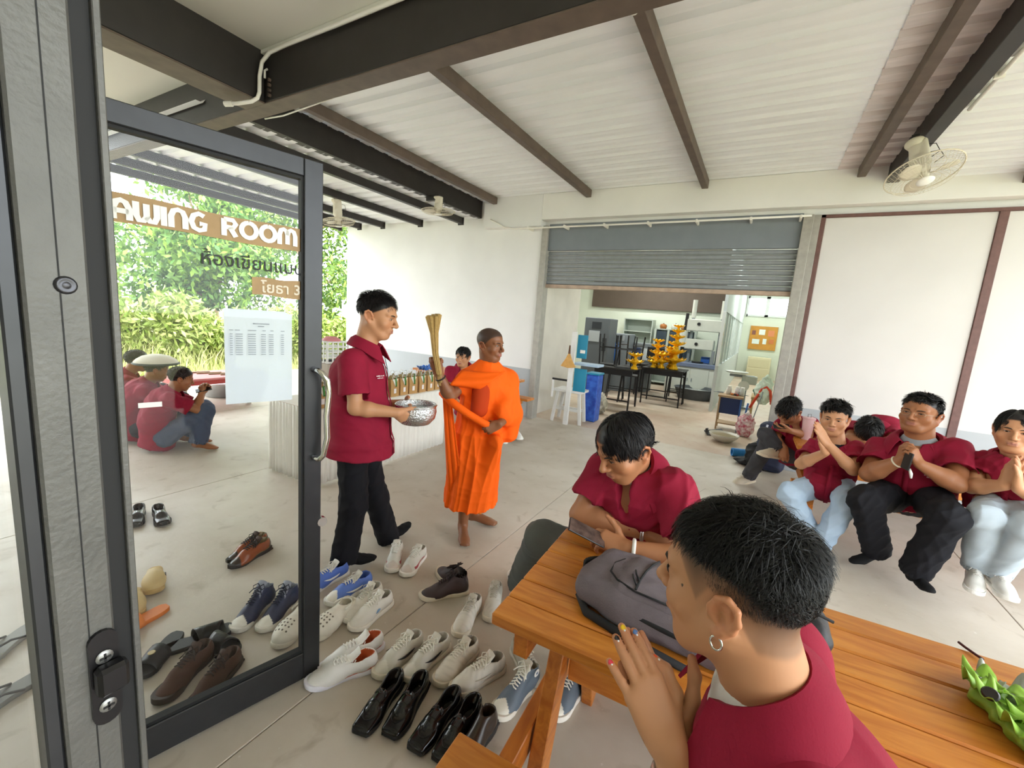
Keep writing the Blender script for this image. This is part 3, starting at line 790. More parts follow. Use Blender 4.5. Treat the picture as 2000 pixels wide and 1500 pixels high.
def head_paint(q, skin, hairmask, hairc, stub=None, lip=(.42, .16, .13)):
    """skin tone, lips, brows, nostril and scalp colour by place on the head"""
    n = len(q); col = np.tile(np.array(skin), (n, 1)).astype(float)
    def mixc(m, c):
        nonlocal col; col = col*(1-m[:, None])+np.array(c)*m[:, None]
    x, y, z = np.abs(q[:, 0]), q[:, 1], q[:, 2]
    cheek = np.exp(-(((x-.042)/.022)**2+((z+.03)/.02)**2))*(y > .03); mixc(.22*cheek, np.array(skin)*[1.15, .75, .7])
    ear = sm(x, .074, .082)*(z < .03)*(np.abs(y+.015) < .03); mixc(.35*ear, np.array(skin)*[1.2, .78, .7])
    lipm = np.exp(-((x/.021)**4+((z+.063)/.0105)**4))*(y > .083); mixc(.75*lipm, lip)
    mline = np.exp(-(((z+.063)/.0018)**2))*(x < .021)*(y > .08); mixc(.6*mline, (.12, .04, .035))
    nost = np.exp(-(((x-.007)/.004)**2+((z+.041)/.003)**2))*(y > .09); mixc(.8*nost, (.06, .02, .015))
    hm = hairmask(q)
    mixc(np.clip(hm, 0, 1), hairc)
    return col
def eye_parts(parent, c, R, s, wide, skin, iris='#1b0f0a', gaze=(0, 0), squint=1.0, brow=1.0):
    """eyes and eyebrows as parts of the head"""
    def P(x, y, z): return c + (V(x*wide, y, z)*s) @ R
    me = mat('eye_white', '#b5a99f', .3); mi = mat('iris_dark', iris, .15); ml = mat('lash_dark', '#120c0a', .6); mb_ = mat('brow_hair', '#17100d', .8)
    for e in (-1, 1):
        mb = MB(); mb.mi(0)
        n = 12; R0 = []
        # almond patch, bulged
        for j in range(5):
            v_ = -1+2*j/4; row = []
            for i in range(n+1):
                u = -1+2*i/n
                hh = (1-u*u)**.7*.0052*squint
                row.append(P(e*.0315+u*.0148, .0886-.0055*u*u-.0022*v_*v_-.0035*(u*e > 0)*u*u, .0005+v_*hh+.001*u*e))
            R0.append(row)
        mb.grid(R0)
        mb.mi(1)
        g = V(gaze[0], 0, gaze[1])
        cx, cz = e*.0315+gaze[0]*.006, .0008+gaze[1]*.003
        rr = .0056
        mb.add([P(cx, .0897, cz)]+[P(cx+rr*math.cos(q), .0889, cz+min(rr, .0050*squint)*math.sin(q)) for q in np.linspace(0, 2*PI, 13)[:-1]], [(0, i, i % 12+1) for i in range(1, 13)])
        mb.mi(2)
        mb.tube([P(e*.0315+u*.0158, .0895-.0055*u*u-.003*(u*e > 0)*u*u, .001+(1-u*u)**.7*.0055*squint+.001*u*e) for u in np.linspace(-1, 1, 9)], [.0004*s, .0009*s, .0012*s, .0013*s, .0014*s, .0013*s, .0012*s, .001*s, .0004*s], 5)
        mb.build('eye', [me, mi, ml], parent, smooth=True)
        mb = MB()
        pts = [(.012, .0995, .0165), (.020, .0985, .0195), (.032, .0935, .0215), (.044, .084, .020), (.053, .0735, .0145)]
        mb.tube([P(e*a, b-.0015, z) for a, b, z in pts], [.0016*s*brow, .0029*s*brow, .0031*s*brow, .0024*s*brow, .0007*s], 6)
        mb.build('eyebrow', mb_, parent, smooth=True)

# ------------------------------------------------------------------ hair strands on a scalp
def hair_strands(parent, c, R, s, wide, root_ok, length, flow, n, width, colr, lift=.35, seg=4, seed=1, name='hair', clump=0.0, grav=.25, label=None, shell=1.0, jitter=.25):
    """tapered ribbons combed along flow(q) (head-local)"""
    r = np.random.default_rng(seed)
    d = r.normal(size=(n*4, 3)); d /= np.linalg.norm(d, axis=1, keepdims=True)
    rad = np.array([.0745, .0945, .0805])*shell; ctr = np.array([0, -.014, .036])
    q = ctr+d*rad
    pr = root_ok(q); keep = r.uniform(size=len(q)) < pr
    q = q[keep][:n]; d = d[keep][:n]; m = len(q)
    nor = d/rad; nor /= np.linalg.norm(nor, axis=1, keepdims=True)
    L = length(q)*r.uniform(.75, 1.15, m)
    if clump:
        kc = max(8, int(m/18)); cc = q[r.integers(0, m, kc)]; own = np.argmin(((q[:, None, :]-cc[None])**2).sum(2), 1) if m*kc < 6e6 else r.integers(0, kc, m)
        coff = r.normal(0, clump, (kc, 3))[own]
    else: coff = 0
    f = flow(q)+r.normal(0, jitter, (m, 3))+coff; f -= nor*(f*nor).sum(1, keepdims=True); f /= np.linalg.norm(f, axis=1, keepdims=True)+1e-9
    P = [q]; dirv = nor*lift+f*(1-lift); dirv /= np.linalg.norm(dirv, axis=1, keepdims=True)
    for k in range(seg):
        p = P[-1]+dirv*(L/seg)[:, None]
        e = (p-ctr)/rad; l = np.linalg.norm(e, axis=1, keepdims=True); mn = 1.012+.05*(k+1)/seg*lift
        ins = l < mn; p = np.where(ins, ctr+e/l*mn*rad, p)
        nn = (p-ctr)/rad**2; nn /= np.linalg.norm(nn, axis=1, keepdims=True)
        ff = flow(p)+coff; ff = ff-nn*np.maximum((ff*nn).sum(1, keepdims=True), 0)
        dirv = dirv*.55+ff/(np.linalg.norm(ff, axis=1, keepdims=True)+1e-9)*.45+np.array([0, 0, -grav*(k+1)/seg])
        dirv /= np.linalg.norm(dirv, axis=1, keepdims=True)
        P.append(p)
    P = np.stack(P, 1)                                          # m, seg+1, 3
    T = np.gradient(P, axis=1); T /= np.linalg.norm(T, axis=2, keepdims=True)+1e-9
    O = P-ctr; W = np.cross(T, O); W /= np.linalg.norm(W, axis=2, keepdims=True)+1e-9
    tw = r.uniform(-.7, .7, (m, 1, 1)); W = W*np.cos(tw)+(O/np.linalg.norm(O, axis=2, keepdims=True))*np.sin(tw)
    wd = np.linspace(1, .25, seg+1)[None, :, None]*(width*r.uniform(.6, 1.3, (m, 1, 1)))
    A = P-W*wd; Bq = P+W*wd
    vv = np.stack([A, Bq], 2).reshape(-1, 3)
    vv[:, 0] *= wide
    vv = c+(vv*s) @ R
    base = (np.arange(m)*(seg+1)*2)[:, None]
    k = np.arange(seg)[None]*2
    i0 = base+k
    Q = np.stack([i0, i0+1, i0+3, i0+2], 2).reshape(-1, 4)
    return rawmesh(name, vv, Q, mat('hair_'+str(colr), colr, .55, var=.25, vscale=60, spec=.3), parent, smooth=True)

# ------------------------------------------------------------------ hands
def hand_prims(S, wrist, fwd, dors, side, curl=(.35, .35, .4, .45), spread=(.10, .02, -.05, -.14), thumb=(.7, .5, .35), s=1.0, k=.006, bend=None, tips=None):
    """palm + five fingers. fwd: to the fingers, dors: back of the hand, side: +1 when the thumb lies on fwd x dors"""
    Y = nrm(fwd); Z = nrm(np.asarray(dors, float)-Y*(np.asarray(dors, float) @ Y)); X = np.cross(Y, Z)*side
    w = np.asarray(wrist, float)
    def P(x, y, z): return w + (X*x+Y*y+Z*z)*s
    base = [(.027, .090, 0), (.0085, .096, .002), (-.0105, .091, .001), (-.028, .080, -.002)]
    lens = [.073, .081, .075, .059]; rad = [.0088, .0090, .0086, .0075]
    for i, b in enumerate(base):
        S.cone(P(b[0]*.55, .012, -.001), P(*b), .0150*s, .0112*s, .014*s)
    S.ell(P(.020, .035, -.008), V(.016, .030, .014)*s, np.array([X, Y, Z]), .012*s)
    S.ell(P(-.022, .04, -.008), V(.012, .034, .013)*s, np.array([X, Y, Z]), .012*s)
    out = []
    for i, b in enumerate(base):
        p = P(*b); a = 0.0; sp = spread[i]; cu = curl[i]
        cu = cu if hasattr(cu, '__len__') else (cu*.9, cu*1.1, cu*.8)
        pts = [p]; rr = [rad[i]*s*1.08]
        for j, fr in enumerate((.45, .30, .25)):
            a += cu[j]
            d = Y*math.cos(a)*math.cos(sp)+X*math.sin(sp)-Z*math.sin(a)*math.cos(sp)
            p = p+nrm(d)*lens[i]*fr*s; pts.append(p); rr.append(rad[i]*s*(1.0, .93, .78)[j])
        S.chain(pts, rr, k*s)
        out.append((pts, rr, X, Z, nrm(d), a))
    th = thumb
    p = P(.022, .022, -.006); pts = [p]; rr = [.0135*s]; a = th[0]; b = th[1]
    for j, l in enumerate((.046, .034, .026)):
        aa = a-(th[2]*j if j else 0)
        d = Y*math.cos(aa)*math.cos(b)+X*math.sin(aa)*math.cos(b)-Z*math.sin(b)
        p = p+nrm(d)*l*s; pts.append(p); rr.append((.0112, .0100, .0078)[j]*s)
    S.chain(pts, rr, .008*s)
    out.append((pts, rr, X, Z, nrm(d), a))
    return out
# ================================================================== footwear (local: heel at y=0, toe towards +y)
SOLE_N = 13
def sole_hw(t, kind='round'):
    """half widths (inner, outer) of the sole along its length"""
    T = [0, .04, .12, .25, .42, .58, .72, .84, .93, .98, 1]
    W = [.010, .024, .033, .034, .031, .037, .046, .046, .034, .018, .004]
    if kind == 'square': W = [.012, .024, .032, .033, .030, .036, .043, .042, .037, .031, .022]
    if kind == 'point': W = [.010, .024, .032, .032, .029, .036, .042, .034, .021, .012, .004]
    w = float(np.interp(t, T, W))
    bias = .008*math.sin(PI*min(1, max(0, t)))*(1 if t > .3 else .3)
    return w-bias*.5, w+bias*.5
def sole_prism(mb, L, z0, z1, grow=0.0, kind='round', toe_up=.012, rows=2, wsc=1.0):
    n = 22; out = []
    ts = [0, .015, .04, .09, .16, .26, .38, .5, .62, .72, .80, .87, .925, .96, .985, 1]
    ring = [(1, t) for t in ts]+[(-1, t) for t in ts[::-1][1:-1]]
    R = []
    for z, g in ((z0, grow-.003), (z0+.004, grow), (z1-.003, grow), (z1, grow-.002)):
        r = []
        for sd, t in ring:
            wi, wo = sole_hw(t, kind); w = (wo if sd > 0 else wi)*wsc+g
            y = t*L+(g if t > .5 else -g)*abs(2*t-1)
            r.append((sd*w, y, z+toe_up*max(0, (t-.72)/.28)**2))
        R.append(r)
    mb.rings(R, True, True)
    return mb
def shoe_sdf(kind, L=.285, h=.0042):
    k = L/.285; S = SDF(h)
    hi = {'low': .088, 'run': .086, 'high': .125, 'loafer': .068, 'derby': .090, 'slip': .078, 'boot': .11, 'clog': .085, 'mule': .042}[kind]
    w = {'low': 1, 'run': .97, 'high': .98, 'loafer': .93, 'derby': .95, 'slip': 1.0, 'boot': .95, 'clog': 1.08, 'mule': 1.04}[kind]
    tz = {'low': .036, 'run': .030, 'high': .032, 'loafer': .026, 'derby': .028, 'slip': .034, 'boot': .03, 'clog': .044, 'mule': .046}[kind]
    if kind == 'mule': S.ell(V(0, .052, .016)*k, V(.038, .050, .02)*k, k=.02)
    else: S.ell(V(0, .052, .045)*k, V(.036*w, .050, .046)*k, k=.02)
    if kind != 'mule': S.cone(V(0, .055, .05)*k, V(0, .05, hi)*k, .034*w*k, .033*w*k, .02, flat=True, sq=(V(1, 0, 0), .92))
    S.cone(V(0, .085, hi-.02)*k, V(0, .17, .050 if kind != 'loafer' else .036)*k, .026*w*k, .030*w*k, .02)
    S.cone(V(0, .08, .042)*k, V(0, .18, .036)*k, .034*w*k, .040*w*k, .02)
    S.ell(V(.001, .205, tz*.72)*k, V(.046*w, .073, tz)*k, k=.022)
    if kind in ('loafer',):
        S.box(V(0, .237, .024)*k, V(.038, .046, .017)*k, rnd=.013, k=.02)
    if kind in ('clog', 'mule'):
        S.ell(V(0, .19, .038)*k, V(.052, .085, .045)*k, k=.02)
    # opening
    oy = {'low': .060, 'run': .058, 'high': .055, 'loafer': .080, 'derby': .062, 'slip': .075, 'boot': .055, 'clog': .055, 'mule': .07}[kind]
    ol = {'low': .043, 'run': .042, 'high': .040, 'loafer': .066, 'derby': .046, 'slip': .058, 'boot': .042, 'clog': .05, 'mule': .055}[kind]
    S.ell(V(0, oy, hi+.004)*k, V(.0265*w, ol, .034)*k, k=.006, sub=True)
    S.cone(V(0, oy-.004, .03)*k, V(0, oy-.006, hi+.03)*k, .024*w*k, .0265*w*k, .008, sub=True)
    S.cone(V(0, .06, .033)*k, V(0, .13, .028)*k, .020*k, (.012 if kind in ('loafer', 'mule') else .020)*k, .008, sub=True)
    S.half(V(0, 0, .012), V(0, 0, -1))
    return S.mesh()
SHOE_CACHE = {}
def make_shoe(kind, label, group, up, sole='#e6e2d8', lace=None, tongue=None, lining='#b9b4ab', toec=None, accent=None, heelc=None, logo=None, L=.285, sk='round', gloss=.55, dirt=.1, solez=.026, name=None, extra=None):
    """one shoe: upper (with painted toe / heel panels), sole, laces, tongue, side mark"""
    nm = name or {'low': 'sneaker', 'run': 'running_shoe', 'high': 'high_top_shoe', 'loafer': 'loafer', 'derby': 'derby_shoe', 'slip': 'slip_on_shoe', 'boot': 'boot', 'clog': 'clog', 'mule': 'clog'}[kind]
    t = thing(nm, label, 'shoe', (0, 0, 0), group)
    key = (kind, L)
    if key not in SHOE_CACHE: SHOE_CACHE[key] = shoe_sdf(kind, L)
    v, q = SHOE_CACHE[key]; k = L/.285
    col = np.tile(np.array(lin(up))*(.93 if sum(lin(up)) > 1.2 else 1), (len(v), 1)); N = vnormals(v, q)
    y = v[:, 1]/L; z = v[:, 2]
    def paint(m, c): col[m] = lin(c)
    if toec: paint((y > .76+.08*np.abs(v[:, 0]/.045)), toec)
    if heelc: paint((y < .10+.10*np.clip(.07-z, 0, .07)/.07), heelc)
    if accent: paint((z < .042*k) & (y > .25) & (y < .74) & (np.abs(v[:, 0]) > .02), accent)
    # inside of the shoe
    hi = v[:, 2].max()
    inn = ((np.abs(v[:, 0]) < .034*k) & (y < .5) & (((N[:, 0]*v[:, 0] < -1e-4) & (np.abs(N[:, 2]) < .8)) | ((N[:, 2] > .5) & (z < .045*k)) | ((N[:, 1] > .4) & (y < .15) & (z > .02)) | ((N[:, 2] < -.3) & (z > .02)) | ((N[:, 1] < -.4) & (y > .2) & (y < .6) & (z < .07*k))))
    paint(inn, lining)
    r = np.random.default_rng(abs(hash(label)) % 9999)
    sp = np.clip(np.abs(np.sin(v @ r.normal(0, 60, 3))*np.sin(v @ r.normal(0, 45, 3)))*1.2-.55, 0, 1)*dirt
    col = col*(1-sp[:, None])+np.array(lin('#6d6255'))*sp[:, None]
    mu = mat('shoe_upper_%.2f' % gloss, '#ffffff', gloss, attr='tone', bump=.08 if gloss > .4 else .0, bscale=300)
    o = rawmesh('upper', v, q, mu, t, cols=col, world=False)
    mb = MB(); sole_prism(mb, L, 0, solez, .003, sk)
    mb.build('sole', mat('sole_'+sole, sole, .6, var=.06, vscale=30), t, world=False, autos=40)
    if kind in ('loafer', 'derby', 'boot'):
        MB().box((-.030, .002, 0), (.030, .072, .012), .003).build('heel', mat('sole_#151312', '#151312', .5), t, world=False)
    tz = lambda yy: float(np.interp(yy, [.08, .11, .14, .17, .2], [hi-.004, hi-.012*k, .074*k, .064*k, .056*k]))
    if tongue:
        P = [[(x, yy*k, tz(yy*k)+.006*(1-(x/.022)**2)+lift) for x in np.linspace(-.022, .022, 5)] for yy, lift in ((.075, .026), (.09, .014), (.11, .004), (.14, .0005), (.17, -.003))]
        MB().grid(P, .004).build('tongue', mat('tongue_'+tongue, tongue, .75), t, world=False, smooth=True)
    if lace:
        ml = mat('lace_'+lace, lace, .8)
        # follow the instep: highest vertex near (0,y)
        def top(xx, yy):
            m = (np.abs(v[:, 0]-xx) < .007) & (np.abs(v[:, 1]-yy) < .007) & (N[:, 2] > 0)
            return float(v[m, 2].max()) if m.any() else tz(yy)
        mb = MB(); ys = np.linspace(.105, .175, 6 if kind != 'high' else 7)*k
        for i, yy in enumerate(ys):
            e = .018*k
            mb.tube([(-e, yy, top(-e, yy)+.002), (-e*.4, yy+.004, top(0, yy)+.006), (e*.4, yy-.004, top(0, yy)+.006), (e, yy, top(e, yy)+.002)], .0030*k, 5)
            if i < len(ys)-1:
                y2 = ys[i+1]; mb.tube([(-e, yy, top(-e, yy)+.003), (0, (yy+y2)/2, top(0, (yy+y2)/2)+.008), (e, y2, top(e, y2)+.003)], .0026*k, 5)
        y0 = ys[0]-.004; z0 = top(0, ys[0])+.010
        for e in (-1, 1):
            mb.tube([(0, y0, z0), (e*.016, y0-.008, z0+.010), (e*.032, y0+.006, z0+.002), (e*.024, y0+.016, z0-.006), (0, y0, z0)], .0024*k, 5)
            mb.tube([(0, y0, z0), (e*.02, y0+.02, z0-.004), (e*.034, y0+.034, z0-.020)], .0024*k, 5)
        mb.build('laces', ml, t, world=False, smooth=True)
    if logo:
        lc, pts, wd = logo
        for e in (-1, 1):
            m0 = (v[:, 0]*e > .012)
            def side(yy, zz):
                m = m0 & (np.abs(v[:, 1]-yy) < .008) & (np.abs(v[:, 2]-zz) < .008) & (N[:, 0]*e > .1)
                return e*(float((v[m, 0]*e).max())+.0016) if m.any() else e*.04
            rows = []
            for (yy, zz), w in zip(pts, wd):
                yy *= L; zz *= k
                rows.append([(side(yy, zz+w/2), yy, zz+w/2), (side(yy, zz), yy, zz), (side(yy, zz-w/2), yy, zz-w/2)])
            if e < 0: rows = rows[::-1]
            MB().grid(rows, .001).build('side_mark', mat('mark_'+lc, lc, .6), t, world=False, smooth=True)
    if extra: extra(t, v, N, k)
    return t
SWOOSH = ([(.30, .052), (.36, .044), (.44, .041), (.52, .045), (.60, .052), (.66, .058)], [.004, .012, .015, .011, .006, .001])
def place_shoe(t, heel, toe, z=0.0, tilt=0.0):
    a = onz(*heel, .02); b = onz(*toe, .02); d = nrm(b-a)
    Lw = .285
    mid = (a+b)/2; st = mid-d*Lw/2
    t.location = (st[0], st[1], z); t.rotation_euler = (0, tilt, math.atan2(d[1], d[0])-PI/2)
    return t
def mirror_x(t):
    t.scale = (-1, 1, 1); return t
def slide_sandal(name, label, colr, strapc, group=None, kind='slide', badge=None):
    t = thing(name, label, 'sandal', (0, 0, 0), group)
    mb = MB(); sole_prism(mb, .27, 0, .022, .003); mb.build('footbed', mat('footbed_'+colr, colr, .55, var=.1), t, world=False, autos=40)
    if kind == 'slide':
        P = [[(.047*math.cos(a)*1.03, y, .012+.055*math.sin(a)*(1-.3*(y-.14)/.1)) for a in np.linspace(0, PI, 11)] for y in np.linspace(.13, .225, 6)]
        s_ = MB().grid(P, .004).build('strap', mat('strap_'+strapc, strapc, .5), t, world=False, smooth=True)
        if badge: MB().lathe([(.0001, .002), (.012, .002), (.014, 0)], (0, .18, .064), 14).build('badge', mat('badge_'+badge, badge, .4), t, world=False)
    elif kind == 'thong':
        mb = MB()
        for e in (-1, 1): mb.tube([(0, .205, .024), (e*.012, .19, .04), (e*.03, .15, .045), (e*.040, .10, .022)], .005, 6)
        mb.build('thong_strap', mat('strap_'+strapc, strapc, .5), t, world=False, smooth=True)
    elif kind == 'cross':
        for y0, y1, sl in ((.12, .20, .3), (.15, .22, -.3)):
            P = [[(.046*math.cos(a), y+sl*.05*math.cos(a), .012+.058*math.sin(a)) for a in np.linspace(0, PI, 11)] for y in np.linspace(y0, y1, 5)]
            MB().grid(P, .004).build('strap', mat('strap_'+strapc, strapc, .35), t, world=False, smooth=True)
    return t
# ================================================================== people
M_SKIN = mat('skin', '#c68b63', .48, attr='tone', spec=.4)
SKINS = {'light': lin('#bd8964'), 'mid': lin('#ab7552'), 'tan': lin('#9b6644'), 'dark': lin('#825336')}
def cloth(name, c, rough=.8, var=.07): return mat(name, c, rough, var=var, vscale=9, bump=.12, bscale=260, spec=.2)
M_MAROON = cloth('maroon_cotton', '#8a1832')
def arm_mesh(sh, el, wr, hand, h, g=1.0, hs=1.0, side=1):
    S = SDF(h)
    S.cone(sh, el, .047*g, .039*g, .02)
    m1 = el+(wr-el)*.28
    S.chain([el, m1, wr], [.039*g, .042*g, .0265*hs*(.5+.5*g)], .02)
    info = None
    if hand is not None:
        hd = dict(hand); f = hd.pop('fwd', wr-el); info = hand_prims(S, wr+nrm(f)*.0, f, side=side, s=hs, **hd)
    return S.mesh(), info
class Person: pass
def person(label, J, head, skin='mid', hands=(None, None), g=1.0, hs=1.0, hb=.009, ha=.0045, hh=.004, legs=True, rneck=.056, fine=False, hairmask=None, hairc=(.012, .010, .010), eyes=True, group='people in the yard', squint=1.0, gaze=(0, 0), foot_skin=None, skinpaint=None):
    """J: world joints. head: dict(c, fwd, up, s, wide, jaw). hands: (left, right) dicts"""
    base = J.get('base', np.array([J['pelvis'][0], J['pelvis'][1], 0]))
    root = thing('person', label, 'person', base, group)
    R, c = head_frame(head['c'], head['fwd'], head.get('up', (0, 0, 1))); s = head.get('s', 1.0); wide = head.get('wide', 1.0)
    ms = []; cols = []
    sk = np.array(SKINS[skin])
    hm = hairmask or (lambda q: sm(q[:, 2]-.42*np.clip(q[:, 1], 0, 1), .03, .045))
    v, q = head_sdf(c, R, hh, s, wide, head.get('jaw', 1.0), J['neck'], fine, rneck).mesh()
    ql = to_head(v, c, R, s, wide)
    hmask = lambda a: hm(a)*(1-sm(np.abs(a[:, 0]), .0755, .078)*(a[:, 2] < .025)*(a[:, 1] > -.05))
    cc = head_paint(ql, sk, hmask, np.array(hairc))
    if skinpaint: cc = skinpaint(ql, cc, sk)
    ms.append((v, q)); cols.append(cc)
    # trunk and legs
    S = SDF(hb)
    S.cone(J['pelvis'], J['chest'], .115*g, .12*g, .04); S.cone(J['chest'], J['neck'], .10*g, rneck*1.02*s, .03)
    for e in 'LR':
        S.cone(J['chest']+(J['neck']-J['chest'])*.6, J['sh'+e], .05*g, .046*g, .03)
        if legs:
            S.cone(J['pelvis'], J['hip'+e], .10*g, .085*g, .03)
            S.cone(J['hip'+e], J['kn'+e], .078*g, .052*g, .03)
            m1 = J['kn'+e]+(J['an'+e]-J['kn'+e])*.3
            S.chain([J['kn'+e], m1, J['an'+e]], [.050*g, .052*g, .034*g], .02)
    if foot_skin:
        for e in foot_skin: foot_prims(S, J['an'+e], J['toe'+e])
    v, q = S.mesh(); ms.append((v, q)); cols.append(np.tile(sk, (len(v), 1)))
    infos = {}
    for e, hd, sd in (('L', hands[0], 1), ('R', hands[1], -1)):
        if 'el'+e not in J: continue
        (v, q), inf = arm_mesh(J['sh'+e], J['el'+e], J['wr'+e], hd, ha, g, hs, sd)
        infos[e] = inf
        cc = np.tile(sk, (len(v), 1))
        if inf:
            for pts, rr, X, Z, d, a in inf:                      # warmer fingertips
                dd = np.linalg.norm(v-pts[-1], axis=1); m = np.exp(-(dd/.016)**2)[:, None]*.4
                cc = cc*(1-m)+sk*np.array([1.15, .85, .82])*m
        ms.append((v, q)); cols.append(cc)
    v, q = merge_meshes(ms)
    rawmesh('body', v, q, M_SKIN, root, cols=np.vstack(cols))
    if eyes: eye_parts(root, c, R, s, wide, sk, squint=squint, gaze=gaze)
    p = Person(); p.root = root; p.J = J; p.R = R; p.c = c; p.s = s; p.wide = wide; p.g = g; p.inf = infos
    return p
def foot_prims(S, an, toe, s=1.0, k=.02):
    an = np.asarray(an, float); toe = np.asarray(toe, float); d = nrm(V(*(toe-an)[:2], 0)+V(0, 0, (toe-an)[2]+.06))
    up = nrm(V(0, 0, 1)-d*d[2]); x = np.cross(d, up)
    sole = an-up*.065*s
    S.ell(sole-d*.025*s+up*.028*s, V(.030, .036, .030)*s, np.array([x, d, up]), k)
    S.cone(an-up*.01, sole+d*.10*s+up*.024*s, .032*s, .028*s, k)
    S.cone(sole+up*.024*s, sole+d*.12*s+up*.020*s, .028*s, .034*s, k, sq=(up, .7))
    S.ell(sole+d*.135*s+up*.016*s, V(.040, .055, .017)*s, np.array([x, d, up]), k)
    for i, (o, l) in enumerate(((-.028, .052), (-.012, .058), (.002, .055), (.015, .049), (.027, .040))):
        e = sole+d*(.14)*s+x*o*s+up*.012*s
        S.cone(e, e+d*l*s*.75-up*.002, .0095*s, .0085*s, .004)
def sock_feet(p, feet='LR', colr='#17171a', sh=0.0):
    for e in feet:
        S = SDF(.006); an = p.J['an'+e]; toe = p.J['toe'+e]
        d = nrm(V(*(toe-an)[:2], 0)+V(0, 0, (toe-an)[2]+.06)); up = nrm(V(0, 0, 1)-d*d[2]); x = np.cross(d, up); sole = an-up*.065
        kn = p.J['kn'+e]; S.cone(an, an+nrm(kn-an)*.12, .042, .046, .02)
        S.ell(sole-d*.022+up*.030, V(.035, .040, .033), np.array([x, d, up]), .02)
        S.cone(an-up*.005, sole+d*.11+up*.026, .039, .032, .02)
        S.ell(sole+d*.125+up*.024, V(.043, .075, .024), np.array([x, d, up]), .02)
        v, q = S.mesh(); v = fold_disp(v, q, .004, 40, 3)
        rawmesh('sock', v, q, cloth('sock_'+colr, colr), p.root)
def wear_shoes(p, feet, fn):
    """fn(e) makes a shoe thing; its parts are re-hung on the person as one part with sub-parts"""
    for e in feet:
        t = fn(e); an = p.J['an'+e]; toe = p.J['toe'+e]
        d = nrm(toe-an+V(0, 0, .05)); dz = nrm(V(d[0], d[1], 0))
        pitch = math.asin(max(-1, min(1, d[2])))
        up = nrm(V(0, 0, 1)-d*d[2]); heel = an-up*.075-d*.055
        up_o = [c for c in t.children if c.name.startswith('upper')][0]
        M = Matrix.Translation(Vector(heel)) @ Matrix.Rotation(math.atan2(dz[1], dz[0])-PI/2, 4, 'Z') @ Matrix.Rotation(pitch, 4, 'X')
        up_o.name = 'shoe'; up_o.parent = p.root; up_o.matrix_basis = Matrix.Translation(-Vector(p.root.location)) @ M
        for ch in list(t.children):
            if ch is not up_o: ch.parent = up_o; ch.matrix_basis = Matrix.Identity(4)
        bpy.data.objects.remove(t, do_unlink=True)
def torso_axes(J):
    u = nrm(J['neck']-J['pelvis']); r = J['shR']-J['shL']; r = nrm(r-u*(r @ u)); f = np.cross(u, r); return u, r, f
